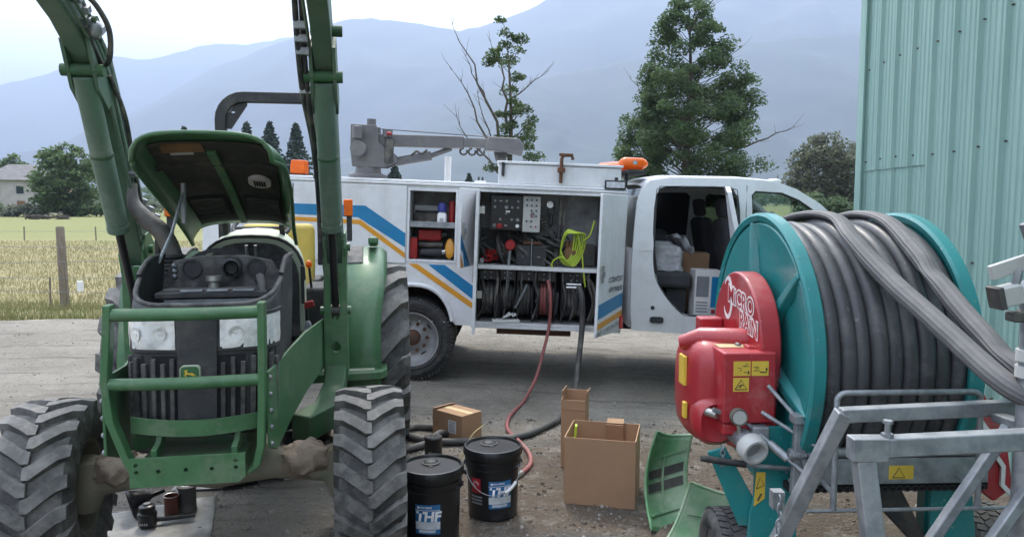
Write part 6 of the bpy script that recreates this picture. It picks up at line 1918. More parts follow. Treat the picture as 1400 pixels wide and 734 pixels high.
# lay-flat style ribbed hose ends running from the drum to the sprinkler riser
def ribbed(path, r, pinch, name, parent):
    P = spline(path, 14)
    n = 30
    q = MB()
    rings = []
    nrm = None
    L_ = len(P)
    for i, p in enumerate(P):
        t = (P[min(i + 1, L_ - 1)] - P[max(i - 1, 0)]).normalized()
        u = Vector((1, 0, 0)) if nrm is None else nrm
        nrm = (u - t * u.dot(t)).normalized()
        bn = t.cross(nrm)
        f = i / (L_ - 1)
        fl = 0.5 + 0.42 * sstep(0.30, 0.55, f)
        for pp, ww, amt in pinch:
            fl *= 1 - amt * math.exp(-((f - pp) / ww) ** 2)
        w_ = 1.0 + 0.22 * (0.92 - min(fl, 0.92))
        rings.append([p + nrm * (math.cos(a) * (r + (0.0016 if k % 2 else -0.0006)) * w_) + bn * (math.sin(a) * (r + (0.0016 if k % 2 else -0.0006)) * fl) for k, a in enumerate([2 * math.pi * j / n for j in range(n)])])
    q.loft(rings)
    return q.build(name, 'layflat', parent, smooth=20)
material('layflat', (0.115, 0.112, 0.115), (0.145, 0.14, 0.14), 0.62, dust=(0.22, 0.21, 0.20), damt=0.3, dscale=6, scale=10)

RI = (Matrix.Translation((1.45, 3.42, 0)) @ Matrix.Rotation(R(2.5), 4, 'Z')).inverted()
def rl(p):
    return RI @ Vector(p)
ribbed([rl(p) for p in ((1.27, 3.80, 1.51), (1.32, 3.62, 1.615), (1.375, 3.45, 1.648), (1.415, 3.28, 1.632), (1.40, 3.10, 1.558), (1.42, 2.95, 1.465), (1.446, 2.80, 1.382), (1.477, 2.65, 1.306), (1.50, 2.53, 1.245), (1.55, 2.30, 1.13), (1.68, 2.24, 1.08))], 0.038, [], 'hose_end', RL)
ribbed([rl(p) for p in ((1.50, 3.80, 1.51), (1.55, 3.62, 1.615), (1.59, 3.45, 1.648), (1.615, 3.24, 1.622), (1.618, 3.03, 1.515), (1.616, 2.87, 1.424), (1.622, 2.66, 1.297), (1.635, 2.45, 1.19), (1.68, 2.28, 1.09))], 0.038, [(0.62, 0.035, 0.42), (0.86, 0.03, 0.4)], 'hose_end', RL)
for (p, sz) in (((1.615, 2.86, 1.50), 0.012),):
    pass

# red gearbox cover
def arc_pts(cy_, cz, r, a0, a1, n):
    return [(cy_ + r * math.cos(a), cz + r * math.sin(a)) for a in [a0 + (a1 - a0) * i / n for i in range(n + 1)]]
plate = arc_pts(-0.035, 1.085, 0.31, R(-15), R(205), 30) + [(-0.31, 0.80), (-0.22, 0.66), (-0.10, 0.60), (0.05, 0.57), (0.2, 0.64), (0.265, 0.82)]
cov = MB().prism(plate, 'yz', -0.445, -0.352).build('gear_cover', 'reel_red', RL, bev=0.012, smooth=40)
# big moulded housing in front of it
def srect(cu, cz, ru, rz, v, k=0.6, n=28):
    return [(cu + ru * math.copysign(abs(math.cos(a)) ** k, math.cos(a)), v, cz + rz * math.copysign(abs(math.sin(a)) ** k, math.sin(a))) for a in [2 * math.pi * i / n for i in range(n)]]
hs = MB().loft([srect(-0.585, 0.885, 0.05, 0.15, 0.11), srect(-0.585, 0.885, 0.09, 0.20, 0.09), srect(-0.58, 0.885, 0.115, 0.225, 0.04), srect(-0.575, 0.885, 0.125, 0.232, -0.06), srect(-0.575, 0.885, 0.12, 0.228, -0.15), srect(-0.57, 0.88, 0.105, 0.21, -0.22), srect(-0.57, 0.88, 0.07, 0.17, -0.252), srect(-0.57, 0.88, 0.03, 0.09, -0.26)])
hs = hs.build('turbine_housing', 'reel_red', RL, smooth=50)
MB().loft([srect(-0.60, 0.78, 0.09, 0.10, -0.20, 0.8), srect(-0.60, 0.78, 0.09, 0.10, -0.275, 0.8), srect(-0.60, 0.78, 0.07, 0.08, -0.295, 0.8), srect(-0.60, 0.78, 0.06, 0.07, -0.285, 0.8)]).build('housing_boss', 'reel_red', hs, smooth=50)
bxh = MB().bx(-0.605, -0.385, -0.375, 0.0, 0.80, 1.095).build('chain_box', 'reel_red', RL, bev=0.010, seg=2)
MB().bx(-0.60, -0.37, -0.362, -0.05, 0.745, 0.797).build('box_skirt', 'reel_red', bxh, bev=0.012)
MB().bx(-0.40, -0.335, -0.30, -0.18, 0.93, 1.02).build('bracket', 'reel_red', RL, bev=0.01)
MB().tube([(-0.70, -0.06, 1.08), (-0.62, -0.10, 1.105), (-0.46, -0.16, 1.11), (-0.42, -0.17, 1.11)], [0.03, 0.05, 0.05, 0.045], 18).build('shaft_tunnel', 'reel_red', RL, smooth=50)
MB().box((-0.50, 0.17, 1.11), (0.11, 0.09, 0.10)).build('mount_lug', 'reel_red', RL, bev=0.01)
MB().box((-0.455, -0.27, 1.065), (0.07, 0.06, 0.08), (0, 12, 0)).build('mount_lug', 'reel_red', RL, bev=0.01)
MB().tube([(-0.50, -0.22, 1.10), (-0.50, -0.25, 1.10)], 0.010, 8).build('bolt', 'galv_dark', RL)
low = arc_pts(-0.02, 0.96, 0.40, R(215), R(310), 14) + [(0.1, 0.70), (-0.2, 0.70)]
MB().prism(low, 'yz', -0.40, -0.335).build('lower_guard', 'reel_red', RL, bev=0.01)
MB().bx(-0.59, -0.45, -0.27, -0.04, 1.0965, 1.0985).build('top_label', 'cream_label', bxh)
# warning stickers on the front of the chain box
def sticker(x0, x1, z0, z1, y, kind):
    o = MB().bx(x0, x1, y - 0.0015, y + 0.001, z0, z1).build('warning_sticker', 'sticker_yellow', bxh)
    yy = y - 0.003
    cxx, czz, w, hgt = (x0 + x1) / 2, (z0 + z1) / 2, x1 - x0, z1 - z0
    q = MB()
    def line(pts, r=0.0013):
        P_ = [(cxx + a * w / 2, yy + 0.0012, czz + b2 * hgt / 2) for a, b2 in pts]
        q.tube(P_, r, 4)
    if kind == 'tri':
        line([(-0.75, -0.7), (0.75, -0.7), (0, 0.75), (-0.75, -0.7)], 0.0022)
        line([(-0.35, -0.35), (0.05, 0.0), (0.35, -0.1)], 0.002); line([(-0.1, -0.45), (0.05, 0.0)], 0.002)
    elif kind == 'a':
        line([(-0.5, 0.1), (-0.2, 0.1), (-0.05, -0.1), (-0.25, -0.4)]); line([(0.0, 0.3), (0.35, 0.35)]); line([(0.3, 0.3), (0.75, 0.3), (0.6, 0.75), (0.3, 0.3)])
        line([(0.75, -0.8), (0.75, -0.35)], 0.0024); line([(0.65, -0.5), (0.75, -0.3), (0.85, -0.5)]); line([(0.2, -0.5), (0.55, -0.5)])
    else:
        line([(-0.8, 0.2), (-0.2, 0.2), (-0.1, -0.3), (-0.8, -0.3)]); line([(-0.6, 0.0), (-0.3, 0.0)]); line([(0.0, -0.5), (0.75, -0.5), (0.75, 0.0)], 0.0024); line([(0.62, -0.15), (0.75, 0.1), (0.88, -0.15)])
    q.build('pictogram', 'sticker_black', bxh)
sticker(-0.565, -0.495, 1.0, 1.06, -0.375, 'a')
sticker(-0.490, -0.42, 1.0, 1.06, -0.375, 'b')
sticker(-0.565, -0.50, 0.935, 0.992, -0.375, 'tri')
for (v, z, w, hgt) in ((-0.17, 0.97, 0.08, 0.13), (-0.21, 0.80, 0.04, 0.07)):
    MB().bx(-0.708, -0.692, v - w / 2 + 0.06, v + w / 2 + 0.06, z - hgt / 2, z + hgt / 2).build('warning_sticker', 'sticker_yellow', hs, bev=0.004)
# lettering on the cover (outer face looks to -x; reading direction is towards the viewer, -y)
def cov_text(s, size, v, z, mat, lift, bold, tilt=-0.10):
    M_ = frame((-0.446 - lift, v, z), (0, -1, tilt), (0, 0, 1))
    M_ = M_ @ Matrix(((1, 0, 0, 0), (0, 1, 0, 0), (0, 0, 1, 0), (0, 0, 0, 1)))
    text('lettering', s, size, mat, cov, M_, bold=bold, ext=0.0004)
cov_text('MiCRO', 0.105, -0.10, 1.270, 'white_print', 0.0006, 0.008)
cov_text('MiCRO', 0.105, -0.10, 1.270, 'reel_red', 0.0018, 0.0005)
cov_text('RAiN', 0.098, -0.205, 1.178, 'white_print', 0.0006, 0.008)
cov_text('RAiN', 0.098, -0.205, 1.178, 'reel_red', 0.0018, 0.0005)
sw_ = []
for k in range(31):
    a = R(40) + R(290) * k / 30
    sw_.append((0.068 + 0.070 * math.cos(a) * 0.9, 1.265 + 0.10 * math.sin(a)))
for k in range(31):
    a = R(330) - R(290) * k / 30
    rr = 0.62 + 0.28 * abs(k - 15) / 15
    sw_.append((0.068 + 0.070 * math.cos(a) * 0.9 * rr, 1.265 + 0.10 * math.sin(a) * rr))
MB().prism(sw_, 'yz', -0.4465, -0.444).build('swirl_logo', 'white_print', cov)

# water inlet, gauge, valve lever
q = MB().tube([(-0.52, -0.30, 0.74), (-0.515, -0.38, 0.735), (-0.505, -0.44, 0.72)], [0.044, 0.042, 0.040], 18).build('water_inlet', 'galv', RL, smooth=50)
mm = MB(); mm.M = Matrix.Translation((-0.503, -0.45, 0.717)) @ Vector((0.16, -0.95, -0.25)).to_track_quat('Z', 'Y').to_matrix().to_4x4()
mm.lathe([(0.036, -0.03), (0.058, -0.03), (0.062, -0.015), (0.058, 0.012), (0.052, 0.026), (0.042, 0.026), (0.038, 0.0), (0.034, -0.02), (0.0, -0.022)], 24)
mm.build('coupling', 'panel_grey', q, smooth=45)
MB().box((-0.455, -0.38, 0.765), (0.07, 0.06, 0.06)).build('valve_block', 'galv', q, bev=0.008)
g = MB().lathe([(0.034, 0.02), (0.036, 0.0), (0.034, -0.012), (0.029, -0.010), (0, -0.010)], 20, 'y', (-0.545, -0.395, 0.835)).build('pressure_gauge', 'steel_dark', q, smooth=40)
MB().lathe([(0.028, -0.0105), (0.0, -0.0108)], 18, 'y', (-0.545, -0.395, 0.835)).build('gauge_face', 'panel_grey', g)
MB().tube([(-0.545, -0.39, 0.81), (-0.535, -0.385, 0.75)], 0.009, 8).build('gauge_stem', 'zinc', q)
lv = MB().tube([(-0.70, -0.40, 0.668), (-0.52, -0.42, 0.645)], 0.014, 10).build('lever_grip', 'black_plastic', RL, smooth=50)
MB().tube([(-0.52, -0.42, 0.645), (-0.34, -0.42, 0.625)], 0.010, 8).build('lever_rod', 'galv', lv)
q = MB().tube([(-0.66, -0.25, 0.83), (-0.61, -0.33, 0.825)], [0.022, 0.018], 10).build('drain_tap', 'zinc', RL)
MB().box((-0.615, -0.345, 0.845), (0.05, 0.012, 0.02), (0, 20, 0)).build('tap_handle', 'galv_dark', q, bev=0.004)
for k in range(4):
    MB().tube([(-0.60 + 0.01 * math.cos(a), -0.37, 0.70 - 0.022 * k + 0.014 * math.sin(a)) if k % 2 else (-0.60, -0.37 + 0.01 * math.cos(a), 0.70 - 0.022 * k + 0.014 * math.sin(a)) for a in [2 * math.pi * j / 10 for j in range(10)]], 0.003, 5, closed=True).build('chain_link', 'galv', RL)

# teal undercarriage
fr = MB().prism([(-0.425, 0.79), (-0.315, 0.79), (-0.275, 0.64), (-0.29, 0.16), (-0.50, 0.16), (-0.485, 0.42), (-0.45, 0.60)], 'xz', -0.385, -0.365).build('frame_leg', 'teal', RL, bev=0.006)
fr2 = MB().prism([(-0.66, 0.68), (-0.585, 0.70), (-0.46, 0.48), (-0.47, 0.36), (-0.52, 0.36)], 'xz', -0.36, -0.345).build('frame_leg', 'teal', RL, bev=0.006)
o = MB().prism([(-0.470, 0.455), (-0.425, 0.49), (-0.425, 0.60), (-0.462, 0.60)], 'xz', -0.388, -0.384).build('warning_sticker', 'sticker_yellow', fr)
MB().tube([(-0.462, -0.389, 0.53), (-0.43, -0.389, 0.545), (-0.447, -0.389, 0.58), (-0.462, -0.389, 0.53)], 0.0016, 4).build('pictogram', 'sticker_black', fr)
MB().tube([(-0.455, -0.389, 0.48), (-0.44, -0.389, 0.51)], 0.004, 4).build('pictogram', 'sticker_black', fr)
for x, z in ((-0.35, 0.50), (-0.33, 0.60), (-0.40, 0.62)):
    MB().ball((x, -0.387, z), (0.012, 0.008, 0.012), 8, 6).build('bolt', 'galv', fr)
MB().prism([(0.315, 0.79), (0.425, 0.79), (0.50, 0.16), (0.29, 0.16), (0.275, 0.64)], 'xz', -0.385, -0.365).build('frame_leg', 'teal', RL, bev=0.006)
for s in (-1, 1):
    MB().bar([(s * 0.37, -0.36, 0.60), (s * 0.37, 0.5, 0.60)], 0.07, 0.10).build('frame_rail', 'teal', RL, bev=0.005)
    MB().bar([(s * 0.37, 0.0, 0.64), (s * 0.37, 0.0, 1.05)], 0.06, 0.08, (0, 1, 0)).build('bearing_post', 'teal', RL, bev=0.005)
MB().bar([(-0.56, -0.22, 0.182), (0.62, -0.22, 0.182)], 0.06, 0.06, (0, 1, 0)).build('wheel_axle', 'galv', RL, bev=0.004)
MB().bar([(-0.37, -0.22, 0.19), (-0.37, -0.22, 0.58)], 0.06, 0.06, (0, 1, 0)).build('axle_post', 'teal', RL)
MB().bar([(0.37, -0.22, 0.19), (0.37, -0.22, 0.58)], 0.06, 0.06, (0, 1, 0)).build('axle_post', 'teal', RL)
def cart_wheel(u):
    q = MB()
    q.lathe([(0.105, -0.08), (0.09, -0.05), (0.09, 0.05), (0.105, 0.08)], 28, 'x')
    q.lathe([(0.09, 0.0), (0.03, 0.01), (0.0, 0.01)], 28, 'x')
    o = q.build('road_wheel', 'galv', RL, loc=(u, -0.22, 0.182))
    t = MB()
    pf = [(0.10, -0.085), (0.13, -0.10), (0.16, -0.098), (0.18, -0.085), (0.187, -0.05), (0.189, 0)]
    pf = pf + [(r, -x) for r, x in reversed(pf[:-1])]
    t.lathe(pf, 40, 'x')
    for k in range(36):
        a = 2 * math.pi * k / 36
        for j, xx in enumerate((-0.065, -0.022, 0.022, 0.065)):
            t.at(Matrix.Rotation(a + (0.09 if j % 2 else 0), 4, 'X'))
            t.box((xx, 0, 0.188), (0.036, 0.024, 0.010), (0, 0, 20 if j % 2 else -20))
    t.at(Matrix())
    t.build('tyre', 'rubber', o, smooth=45)
    return o
cart_wheel(-0.50)
cart_wheel(0.60)
# galvanised cross beam, tube, guard hoop and rods
cb = MB().prism([(-0.50, 0.585), (-0.50, 0.69), (-0.455, 0.69), (-0.455, 0.675), (-0.485, 0.675), (-0.485, 0.60), (-0.455, 0.60), (-0.455, 0.585)], 'yz', -0.36, 0.44).build('cross_beam', 'galv', RL, bev=0.003)
MB().tube([(-0.37, -0.485, 0.712), (0.44, -0.485, 0.712)], 0.021, 12).build('guide_tube', 'galv', RL, smooth=50)
MB().bx(0.03, 0.13, -0.5025, -0.4995, 0.605, 0.66).build('warning_sticker', 'sticker_yellow', cb)
MB().tube([(0.045, -0.5035, 0.612), (0.095, -0.5035, 0.612), (0.07, -0.5035, 0.652), (0.045, -0.5035, 0.612)], 0.0018, 4).build('pictogram', 'sticker_black', cb)
MB().bx(-0.36, 0.46, -0.47, -0.41, 0.545, 0.575).build('chain_guide', 'drum_black', RL)
for k in range(26):
    MB().tube([(-0.34 + 0.031 * k + 0.013 * math.cos(a), -0.474, 0.555 + 0.010 * math.sin(a)) for a in [2 * math.pi * j / 10 for j in range(10)]], 0.0035, 5, closed=True).build('roller_link', 'black_plastic', RL)
hoop = [(-0.255, -0.63, 0.54), (-0.255, -0.63, 0.97)] + [(-0.255 + 0.03 * (1 - math.cos(a)), -0.63, 0.96 + 0.03 * math.sin(a)) for a in (R(30), R(60), R(90))] + [(0.27 + 0.03 * math.sin(a), -0.63, 0.96 + 0.03 * math.cos(a)) for a in (0, R(30), R(60))] + [(0.30, -0.63, 0.96), (0.31, -0.63, 0.54)]
MB().tube(hoop, 0.0115, 10).build('guard_hoop', 'galv', RL, smooth=50)
MB().tube([(-0.36, -0.63, 0.535), (0.44, -0.63, 0.535)], 0.008, 8).build('guard_rail', 'galv', RL)
for u_ in (-0.255, 0.31):
    MB().tube([(u_, -0.63, 0.60), (u_, -0.49, 0.62)], 0.010, 8).build('hoop_stay', 'galv', RL)
MB().bar([(-0.345, -0.50, 0.55), (-0.335, -0.50, 0.86)], 0.045, 0.03).build('rod_bracket', 'galv', RL, bev=0.004)
MB().bx(-0.37, -0.31, -0.53, -0.47, 0.84, 0.875).build('bracket_head', 'galv', RL, bev=0.004)
for a_, b_ in (((-0.43, -0.40, 0.965), (-0.31, -0.52, 0.81)), ((-0.445, -0.38, 0.85), (-0.27, -0.55, 0.745)), ((-0.50, -0.36, 0.80), (-0.32, -0.56, 0.64)), ((-0.33, -0.53, 0.70), (-0.30, -0.54, 0.55))):
    MB().tube([a_, b_], 0.0085, 8).build('linkage_rod', 'galv', RL)
MB().tube([(-0.43, -0.43, 0.735), (-0.375, -0.49, 0.69)], 0.018, 10).build('rod_sleeve', 'galv', RL)
for k in range(9):
    MB().lathe([(0.012, 0), (0.016, 0.003), (0.012, 0.006)], 12, 'x', (-0.385 + 0.0075 * k, -0.515, 0.71)).build('spring_coil', 'galv', RL)
# dark machinery seen under the beam
MB().prism([(-0.05, 0.58), (0.15, 0.58), (0.25, 0.40), (0.33, 0.25), (0.26, 0.25), (0.10, 0.42)], 'xz', -0.30, -0.26).build('stand_leg', 'steel_dark', RL, bev=0.006)
MB().tube([(0.08, -0.28, 0.56), (0.10, -0.28, 0.20)], 0.02, 10).build('stand_tube', 'galv', RL)
MB().bx(0.04, 0.18, -0.34, -0.22, 0.16, 0.20).build('stand_foot', 'galv', RL)
MB().bx(-0.30, 0.30, -0.2, 0.3, 0.45, 0.47).build('drip_tray', 'drum_black', RL)
# right hand guard with reflector strip
rg = MB().prism([(0.42, 0.92), (0.50, 0.93), (0.62, 0.72), (0.66, 0.50), (0.58, 0.44), (0.50, 0.50), (0.47, 0.66)], 'xz', -0.35, -0.32).build('side_guard', 'reel_red', RL, bev=0.01)
MB().bar([(0.425, -0.36, 0.88), (0.52, -0.36, 0.76), (0.55, -0.36, 0.67), (0.60, -0.36, 0.60), (0.60, -0.36, 0.52), (0.66, -0.36, 0.46)], 0.012, 0.018, (0, 1, 0)).build('reflector_strip', 'white_print', rg)

# ================================================================ SPRINKLER CART
SC = thing('sprinkler_cart', 'galvanised square tube sprinkler cart with upright riser and gun nozzle', 'sprinkler cart', (1.45, 2.3, 0))
def W(p):
    return (p[0] - 1.45, p[1] - 2.3, p[2])
def gbar(pts, w=0.05, h=None, side=(0, 1, 0), name='frame_tube'):
    return MB().bar([W(p) for p in pts], w, h or w, side).build(name, 'galv', SC, bev=0.006)
gbar([(0.955, 2.06, 1.018), (1.95, 2.10, 1.055)], 0.05, 0.055)
gbar([(0.985, 2.06, 0.989), (1.03, 2.02, 0.60), (1.10, 1.96, 0.02)], 0.05, 0.055)
gbar([(1.09, 2.45, 1.00), (1.72, 2.45, 1.03)], 0.045, 0.048)
gbar([(1.10, 2.45, 1.01), (0.93, 2.52, 0.55), (0.72, 2.62, 0.02)], 0.05, 0.05)
gbar([(1.565, 2.32, 1.00), (1.35, 2.32, 0.65), (1.05, 2.36, 0.12)], 0.034, 0.034)
gbar([(1.60, 2.24, 0.86), (1.42, 2.22, 0.60), (1.15, 2.2, 0.22)], 0.034, 0.034)
gbar([(0.74, 2.60, 0.06), (1.95, 2.60, 0.06)], 0.05, 0.05)
gbar([(1.10, 1.975, 0.06), (1.95, 1.98, 0.06)], 0.05, 0.05)
gbar([(1.94, 2.08, 1.03), (1.94, 2.03, 0.6), (1.94, 1.98, 0.02)], 0.05, 0.05)
gbar([(1.72, 2.45, 1.00), (1.85, 2.52, 0.6), (1.94, 2.6, 0.02)], 0.05, 0.05)
for p0, p1 in (((1.06, 2.0, 0.09), (1.0, 2.56, 0.09)), ((1.92, 2.0, 0.09), (1.92, 2.58, 0.09))):
    gbar([p0, p1], 0.04, 0.04, (1, 0, 0), 'skid_tie')
gbar([(1.60, 2.08, 1.02), (1.60, 2.43, 1.00)], 0.05, 0.03, (1, 0, 0), 'riser_mount')
bt = MB().tube([W((1.05, 2.06, 1.04)), W((1.05, 2.06, 1.095))], 0.008, 8).build('adjusting_bolt', 'galv', SC)
MB().tube([W((1.05, 2.06, 1.046)), W((1.05, 2.06, 1.06))], 0.017, 6).build('nut', 'galv', bt)
MB().tube([W((1.05, 2.06, 1.088)), W((1.05, 2.06, 1.097))], 0.014, 6).build('bolt_head', 'galv', bt)
MB().box(W((0.995, 2.058, 1.018)), (0.10, 0.0515, 0.066)).build('sleeve', 'galv', SC, bev=0.004)
def W2(p):
    return (p[0] - 1.415, p[1] - 2.3, p[2])
rz = MB().tube([W2((1.555, 2.27, 0.08)), W2((1.555, 2.27, 1.34))], 0.036, 18).build('riser_pipe', 'galv', SC, smooth=50)
MB().tube([W2((1.60, 2.27, 1.08)), W2((1.68, 2.27, 1.08))], 0.058, 16).build('hose_clamp', 'galv', SC, smooth=50)
for z in (1.17, 1.22):
    MB().tube([W2((1.555, 2.27, z)), W2((1.555, 2.27, z + 0.035))], 0.045, 16).build('pipe_band', 'panel_grey', rz, smooth=50)
hd_ = MB().tube([W2((1.56, 2.27, 1.34)), W2((1.56, 2.27, 1.40)), W2((1.56, 2.27, 1.44)), W2((1.60, 2.27, 1.49))], [0.036, 0.05, 0.05, 0.04], 16).build('nozzle_body', 'galv', SC, smooth=50)
MB().tube([W2((1.558, 2.27, 1.345)), W2((1.558, 2.27, 1.375))], 0.052, 16).build('clamp_ring', 'steel_dark', hd_, smooth=50)
MB().bar([W2((1.405, 2.26, 1.49)), W2((1.64, 2.27, 1.565))], 0.02, 0.045, (0, 1, 0)).build('swing_arm', 'panel_grey', hd_, bev=0.004)
MB().tube([W2((1.485, 2.25, 1.50)), W2((1.475, 2.25, 1.44))], 0.012, 8).build('arm_pin', 'galv', hd_)
MB().box(W2((1.455, 2.25, 1.425)), (0.065, 0.06, 0.06), (0, -14, 0)).build('deflector_block', 'panel_grey', hd_, bev=0.006)
MB().box(W2((1.422, 2.25, 1.417)), (0.018, 0.066, 0.068), (0, -14, 0)).build('deflector_plate', 'steel_dark', hd_, bev=0.003)
MB().box(W2((1.495, 2.25, 1.36)), (0.06, 0.05, 0.03)).build('clamp_jaw', 'steel_dark', hd_, bev=0.005)
MB().box(W2((1.535, 2.25, 1.615)), (0.07, 0.05, 0.075), (0, -22, 0)).build('counterweight', 'galv_dark', hd_, bev=0.006)
MB().tube([W2((1.525, 2.25, 1.645)), W2((1.518, 2.25, 1.675))], 0.022, 10).build('weight_cap', 'black_plastic', hd_)
for k in range(12):
    z = 0.70 - 0.028 * k
    q = [(0.905 + 0.004 * math.sin(k) + (0.010 * math.cos(a) if k % 2 else 0), 2.47 + (0 if k % 2 else 0.010 * math.cos(a)), z + 0.019 * math.sin(a)) for a in [2 * math.pi * j / 12 for j in range(12)]]
    MB().tube([W(p) for p in q], 0.0038, 5, closed=True).build('chain_link', 'galv', SC)
MB().bx(-0.56, -0.52, 0.19, 0.23, 0.66, 0.72).build('chain_lug', 'galv', SC)

# ================================================================ THINGS ON THE GROUND
def gp(x, y):
    return (x, y, yard_z(x, y))
# --- oil pails
def pail(label, loc, rot, red):
    o = thing('oil_pail', label, 'pail', loc, (0, 0, rot))
    q = MB()
    q.lathe([(0.0, 0.002), (0.128, 0.0), (0.134, 0.006), (0.140, 0.22), (0.142, 0.27), (0.150, 0.272), (0.150, 0.280), (0.143, 0.283), (0.144, 0.305), (0.153, 0.307), (0.153, 0.316), (0.145, 0.319), (0.146, 0.345), (0.0, 0.345)], 56)
    q.build('pail_body', 'bucket', o, smooth=35)
    q = MB()
    q.lathe([(0.148, 0.335), (0.158, 0.337), (0.160, 0.345), (0.159, 0.376), (0.155, 0.382), (0.148, 0.383), (0.143, 0.378), (0.141, 0.370), (0.0, 0.368)], 56)
    ld = q.build('lid', 'bucket', o, smooth=40)
    q = MB().lathe([(0.048, 0.368), (0.048, 0.374), (0.040, 0.376), (0.036, 0.371), (0.033, 0.374), (0.025, 0.382), (0.0, 0.385)], 28, 'z', (-0.02, 0.05, 0))
    q.build('spout_cap', 'black_plastic', ld, smooth=50)
    MB().box((-0.005, -0.005, 0.3695), (0.026, 0.012, 0.005)).build('pull_tab', 'black_clean', ld, bev=0.002)
    for k in range(24):
        a = 2 * math.pi * k / 24
        MB().box((0.1585 * math.cos(a), 0.1585 * math.sin(a), 0.352), (0.006, 0.012, 0.022), (0, 0, math.degrees(a))).build('lid_clip', 'bucket', ld, bev=0.002)
    RB = 0.1405
    def cyl(phi0, off):
        def fn(p):
            a = phi0 + p.x / RB
            rr = 0.136 + 0.022 * (p.y / 0.22) * 0.3 + off
            return Vector((rr * math.sin(a), -rr * math.cos(a), p.y))
        return fn
    def cpatch(phi0, w, z0, z1, off, name, mat, n=14):
        fn = cyl(phi0, off)
        return MB().grid(lambda u, v: fn(Vector(((u - 0.5) * w, z0 + (z1 - z0) * v, 0))), n, 4).build(name, mat, o, smooth=60)
    ph = R(14 if red else 4)
    lb = cpatch(ph, 0.125, 0.075, 0.225, 0.0012, 'label', 'label_blue')
    cpatch(ph, 0.125, 0.10, 0.138, 0.0020, 'label_band', 'label_silver')
    cpatch(ph - 0.02, 0.085, 0.083, 0.097, 0.0020, 'label_line', 'label_silver')
    f0 = cyl(ph, 0.0026)
    text('lettering', 'THF', 0.068, 'white_print', o, None, fn=lambda p: f0(Vector((p.x + 0.004 + 0.12 * p.y, p.y + 0.163, 0))), bold=0.003)
    text('lettering', 'JOHN DEERE', 0.012, 'white_print', o, None, fn=lambda p: f0(Vector((p.x - 0.012, p.y + 0.211, 0))), bold=0.0003)
    cpatch(ph - 0.33, 0.010, 0.206, 0.216, 0.0024, 'label_mark', 'white_print', 3)
    cpatch(ph, 0.125, 0.196, 0.1985, 0.0022, 'label_rule', 'white_print')
    if red:
        pr = R(-42)
        cpatch(pr, 0.06, 0.155, 0.235, 0.0012, 'red_label', 'label_red')
        fr_ = cyl(pr, 0.0026)
        q = MB()
        for r0 in (0.012, 0.019):
            q.tube([fr_(Vector((r0 * math.cos(a), 0.20 + r0 * math.sin(a), 0))) for a in [2 * math.pi * k / 20 * 0.8 for k in range(21)]], 0.0012, 4)
        q.build('red_label_mark', 'white_print', o)['kind'] = 'stuff'
        for k in range(3):
            cpatch(pr + 0.02, 0.07, 0.093 + 0.018 * k, 0.103 + 0.018 * k, 0.0016, 'print_line', 'letter_grey')
        # wire bail
        pts = []
        for k in range(25):
            a = math.pi * k / 24
            pts.append((-0.150 * math.cos(a) * 1.0, -0.012 - 0.150 * math.sin(a), 0.29 - 0.135 * math.sin(a)))
        b_ = MB().tube(pts, 0.0025, 6).build('wire_bail', 'galv', o, smooth=60)
        MB().tube([(p[0], p[1], p[2]) for p in pts[15:20]], 0.009, 10).build('bail_grip', 'white_print', b_, smooth=60)
    else:
        cpatch(R(-62), 0.05, 0.12, 0.24, 0.0012, 'yellow_label', 'sticker_yellow')
    for s in (-1, 1):
        MB().tube([(s * 0.140, 0, 0.29), (s * 0.160, 0, 0.29)], 0.014, 10).build('bail_ear', 'bucket', o)
    return o
pail('black oil pail with blue THF label and no handle hanging, by the tractor tyre', gp(-0.405, 3.72), -8, False)
pail('black oil pail with red side label and wire handle hanging down', gp(-0.105, 4.02), 4, True)

# --- spin-on oil filter
o = thing('oil_filter', 'black spin-on oil filter standing behind the pails', 'oil filter', gp(-0.52, 4.86))
MB().lathe([(0.0, 0.0), (0.05, 0.0), (0.058, 0.008), (0.058, 0.155), (0.062, 0.160), (0.062, 0.168), (0.056, 0.175), (0.02, 0.178), (0.0, 0.17)], 28).build('canister', 'black_clean', o, smooth=40)
for k in range(8):
    a = 2 * math.pi * k / 8
    MB().tube([(0.038 * math.cos(a), 0.038 * math.sin(a), 0.174), (0.038 * math.cos(a), 0.038 * math.sin(a), 0.178)], 0.006, 8).build('inlet_hole', 'galv_dark', o)
text('lettering', 'Filter', 0.026, 'panel_grey', o, None, fn=lambda p: Vector((0.0585 * math.sin(p.x / 0.0585), -0.0585 * math.cos(p.x / 0.0585), p.y + 0.075)))
o = thing('filter_wrench', 'black strap wrench lying behind the two pails', 'wrench', gp(-0.36, 4.62))
MB().tube(spline([(-0.08, 0.1, 0.015), (-0.02, 0.12, 0.02), (0.05, 0.05, 0.015), (0.12, 0.0, 0.018)], 5), 0.013, 8).build('handle', 'black_plastic', o, smooth=60)
MB().tube([(-0.13 + 0.05 * math.cos(a), 0.1 + 0.05 * math.sin(a), 0.014) for a in [2 * math.pi * k / 20 for k in range(20)]], 0.010, 6, closed=True).build('strap', 'black_hose', o, smooth=60)
o = thing('bent_stick', 'thin pale bent stick leaning from the ground behind the pails', 'stick', gp(-0.36, 4.75))
MB().tube(spline([(0, 0, 0.0), (0.05, 0.08, 0.10), (0.10, 0.14, 0.18), (0.16, 0.2, 0.215)], 5), 0.0045, 6).build('stick', 'rope', o, smooth=60)
MB().tube([(0.16, 0.2, 0.215), (0.17, 0.205, 0.218)], 0.006, 6).build('tip', 'rope', o)
o = thing('wood_block', 'small weathered wood block beside the front tyre', 'wood block', gp(-0.63, 3.98), (0, 0, 20))
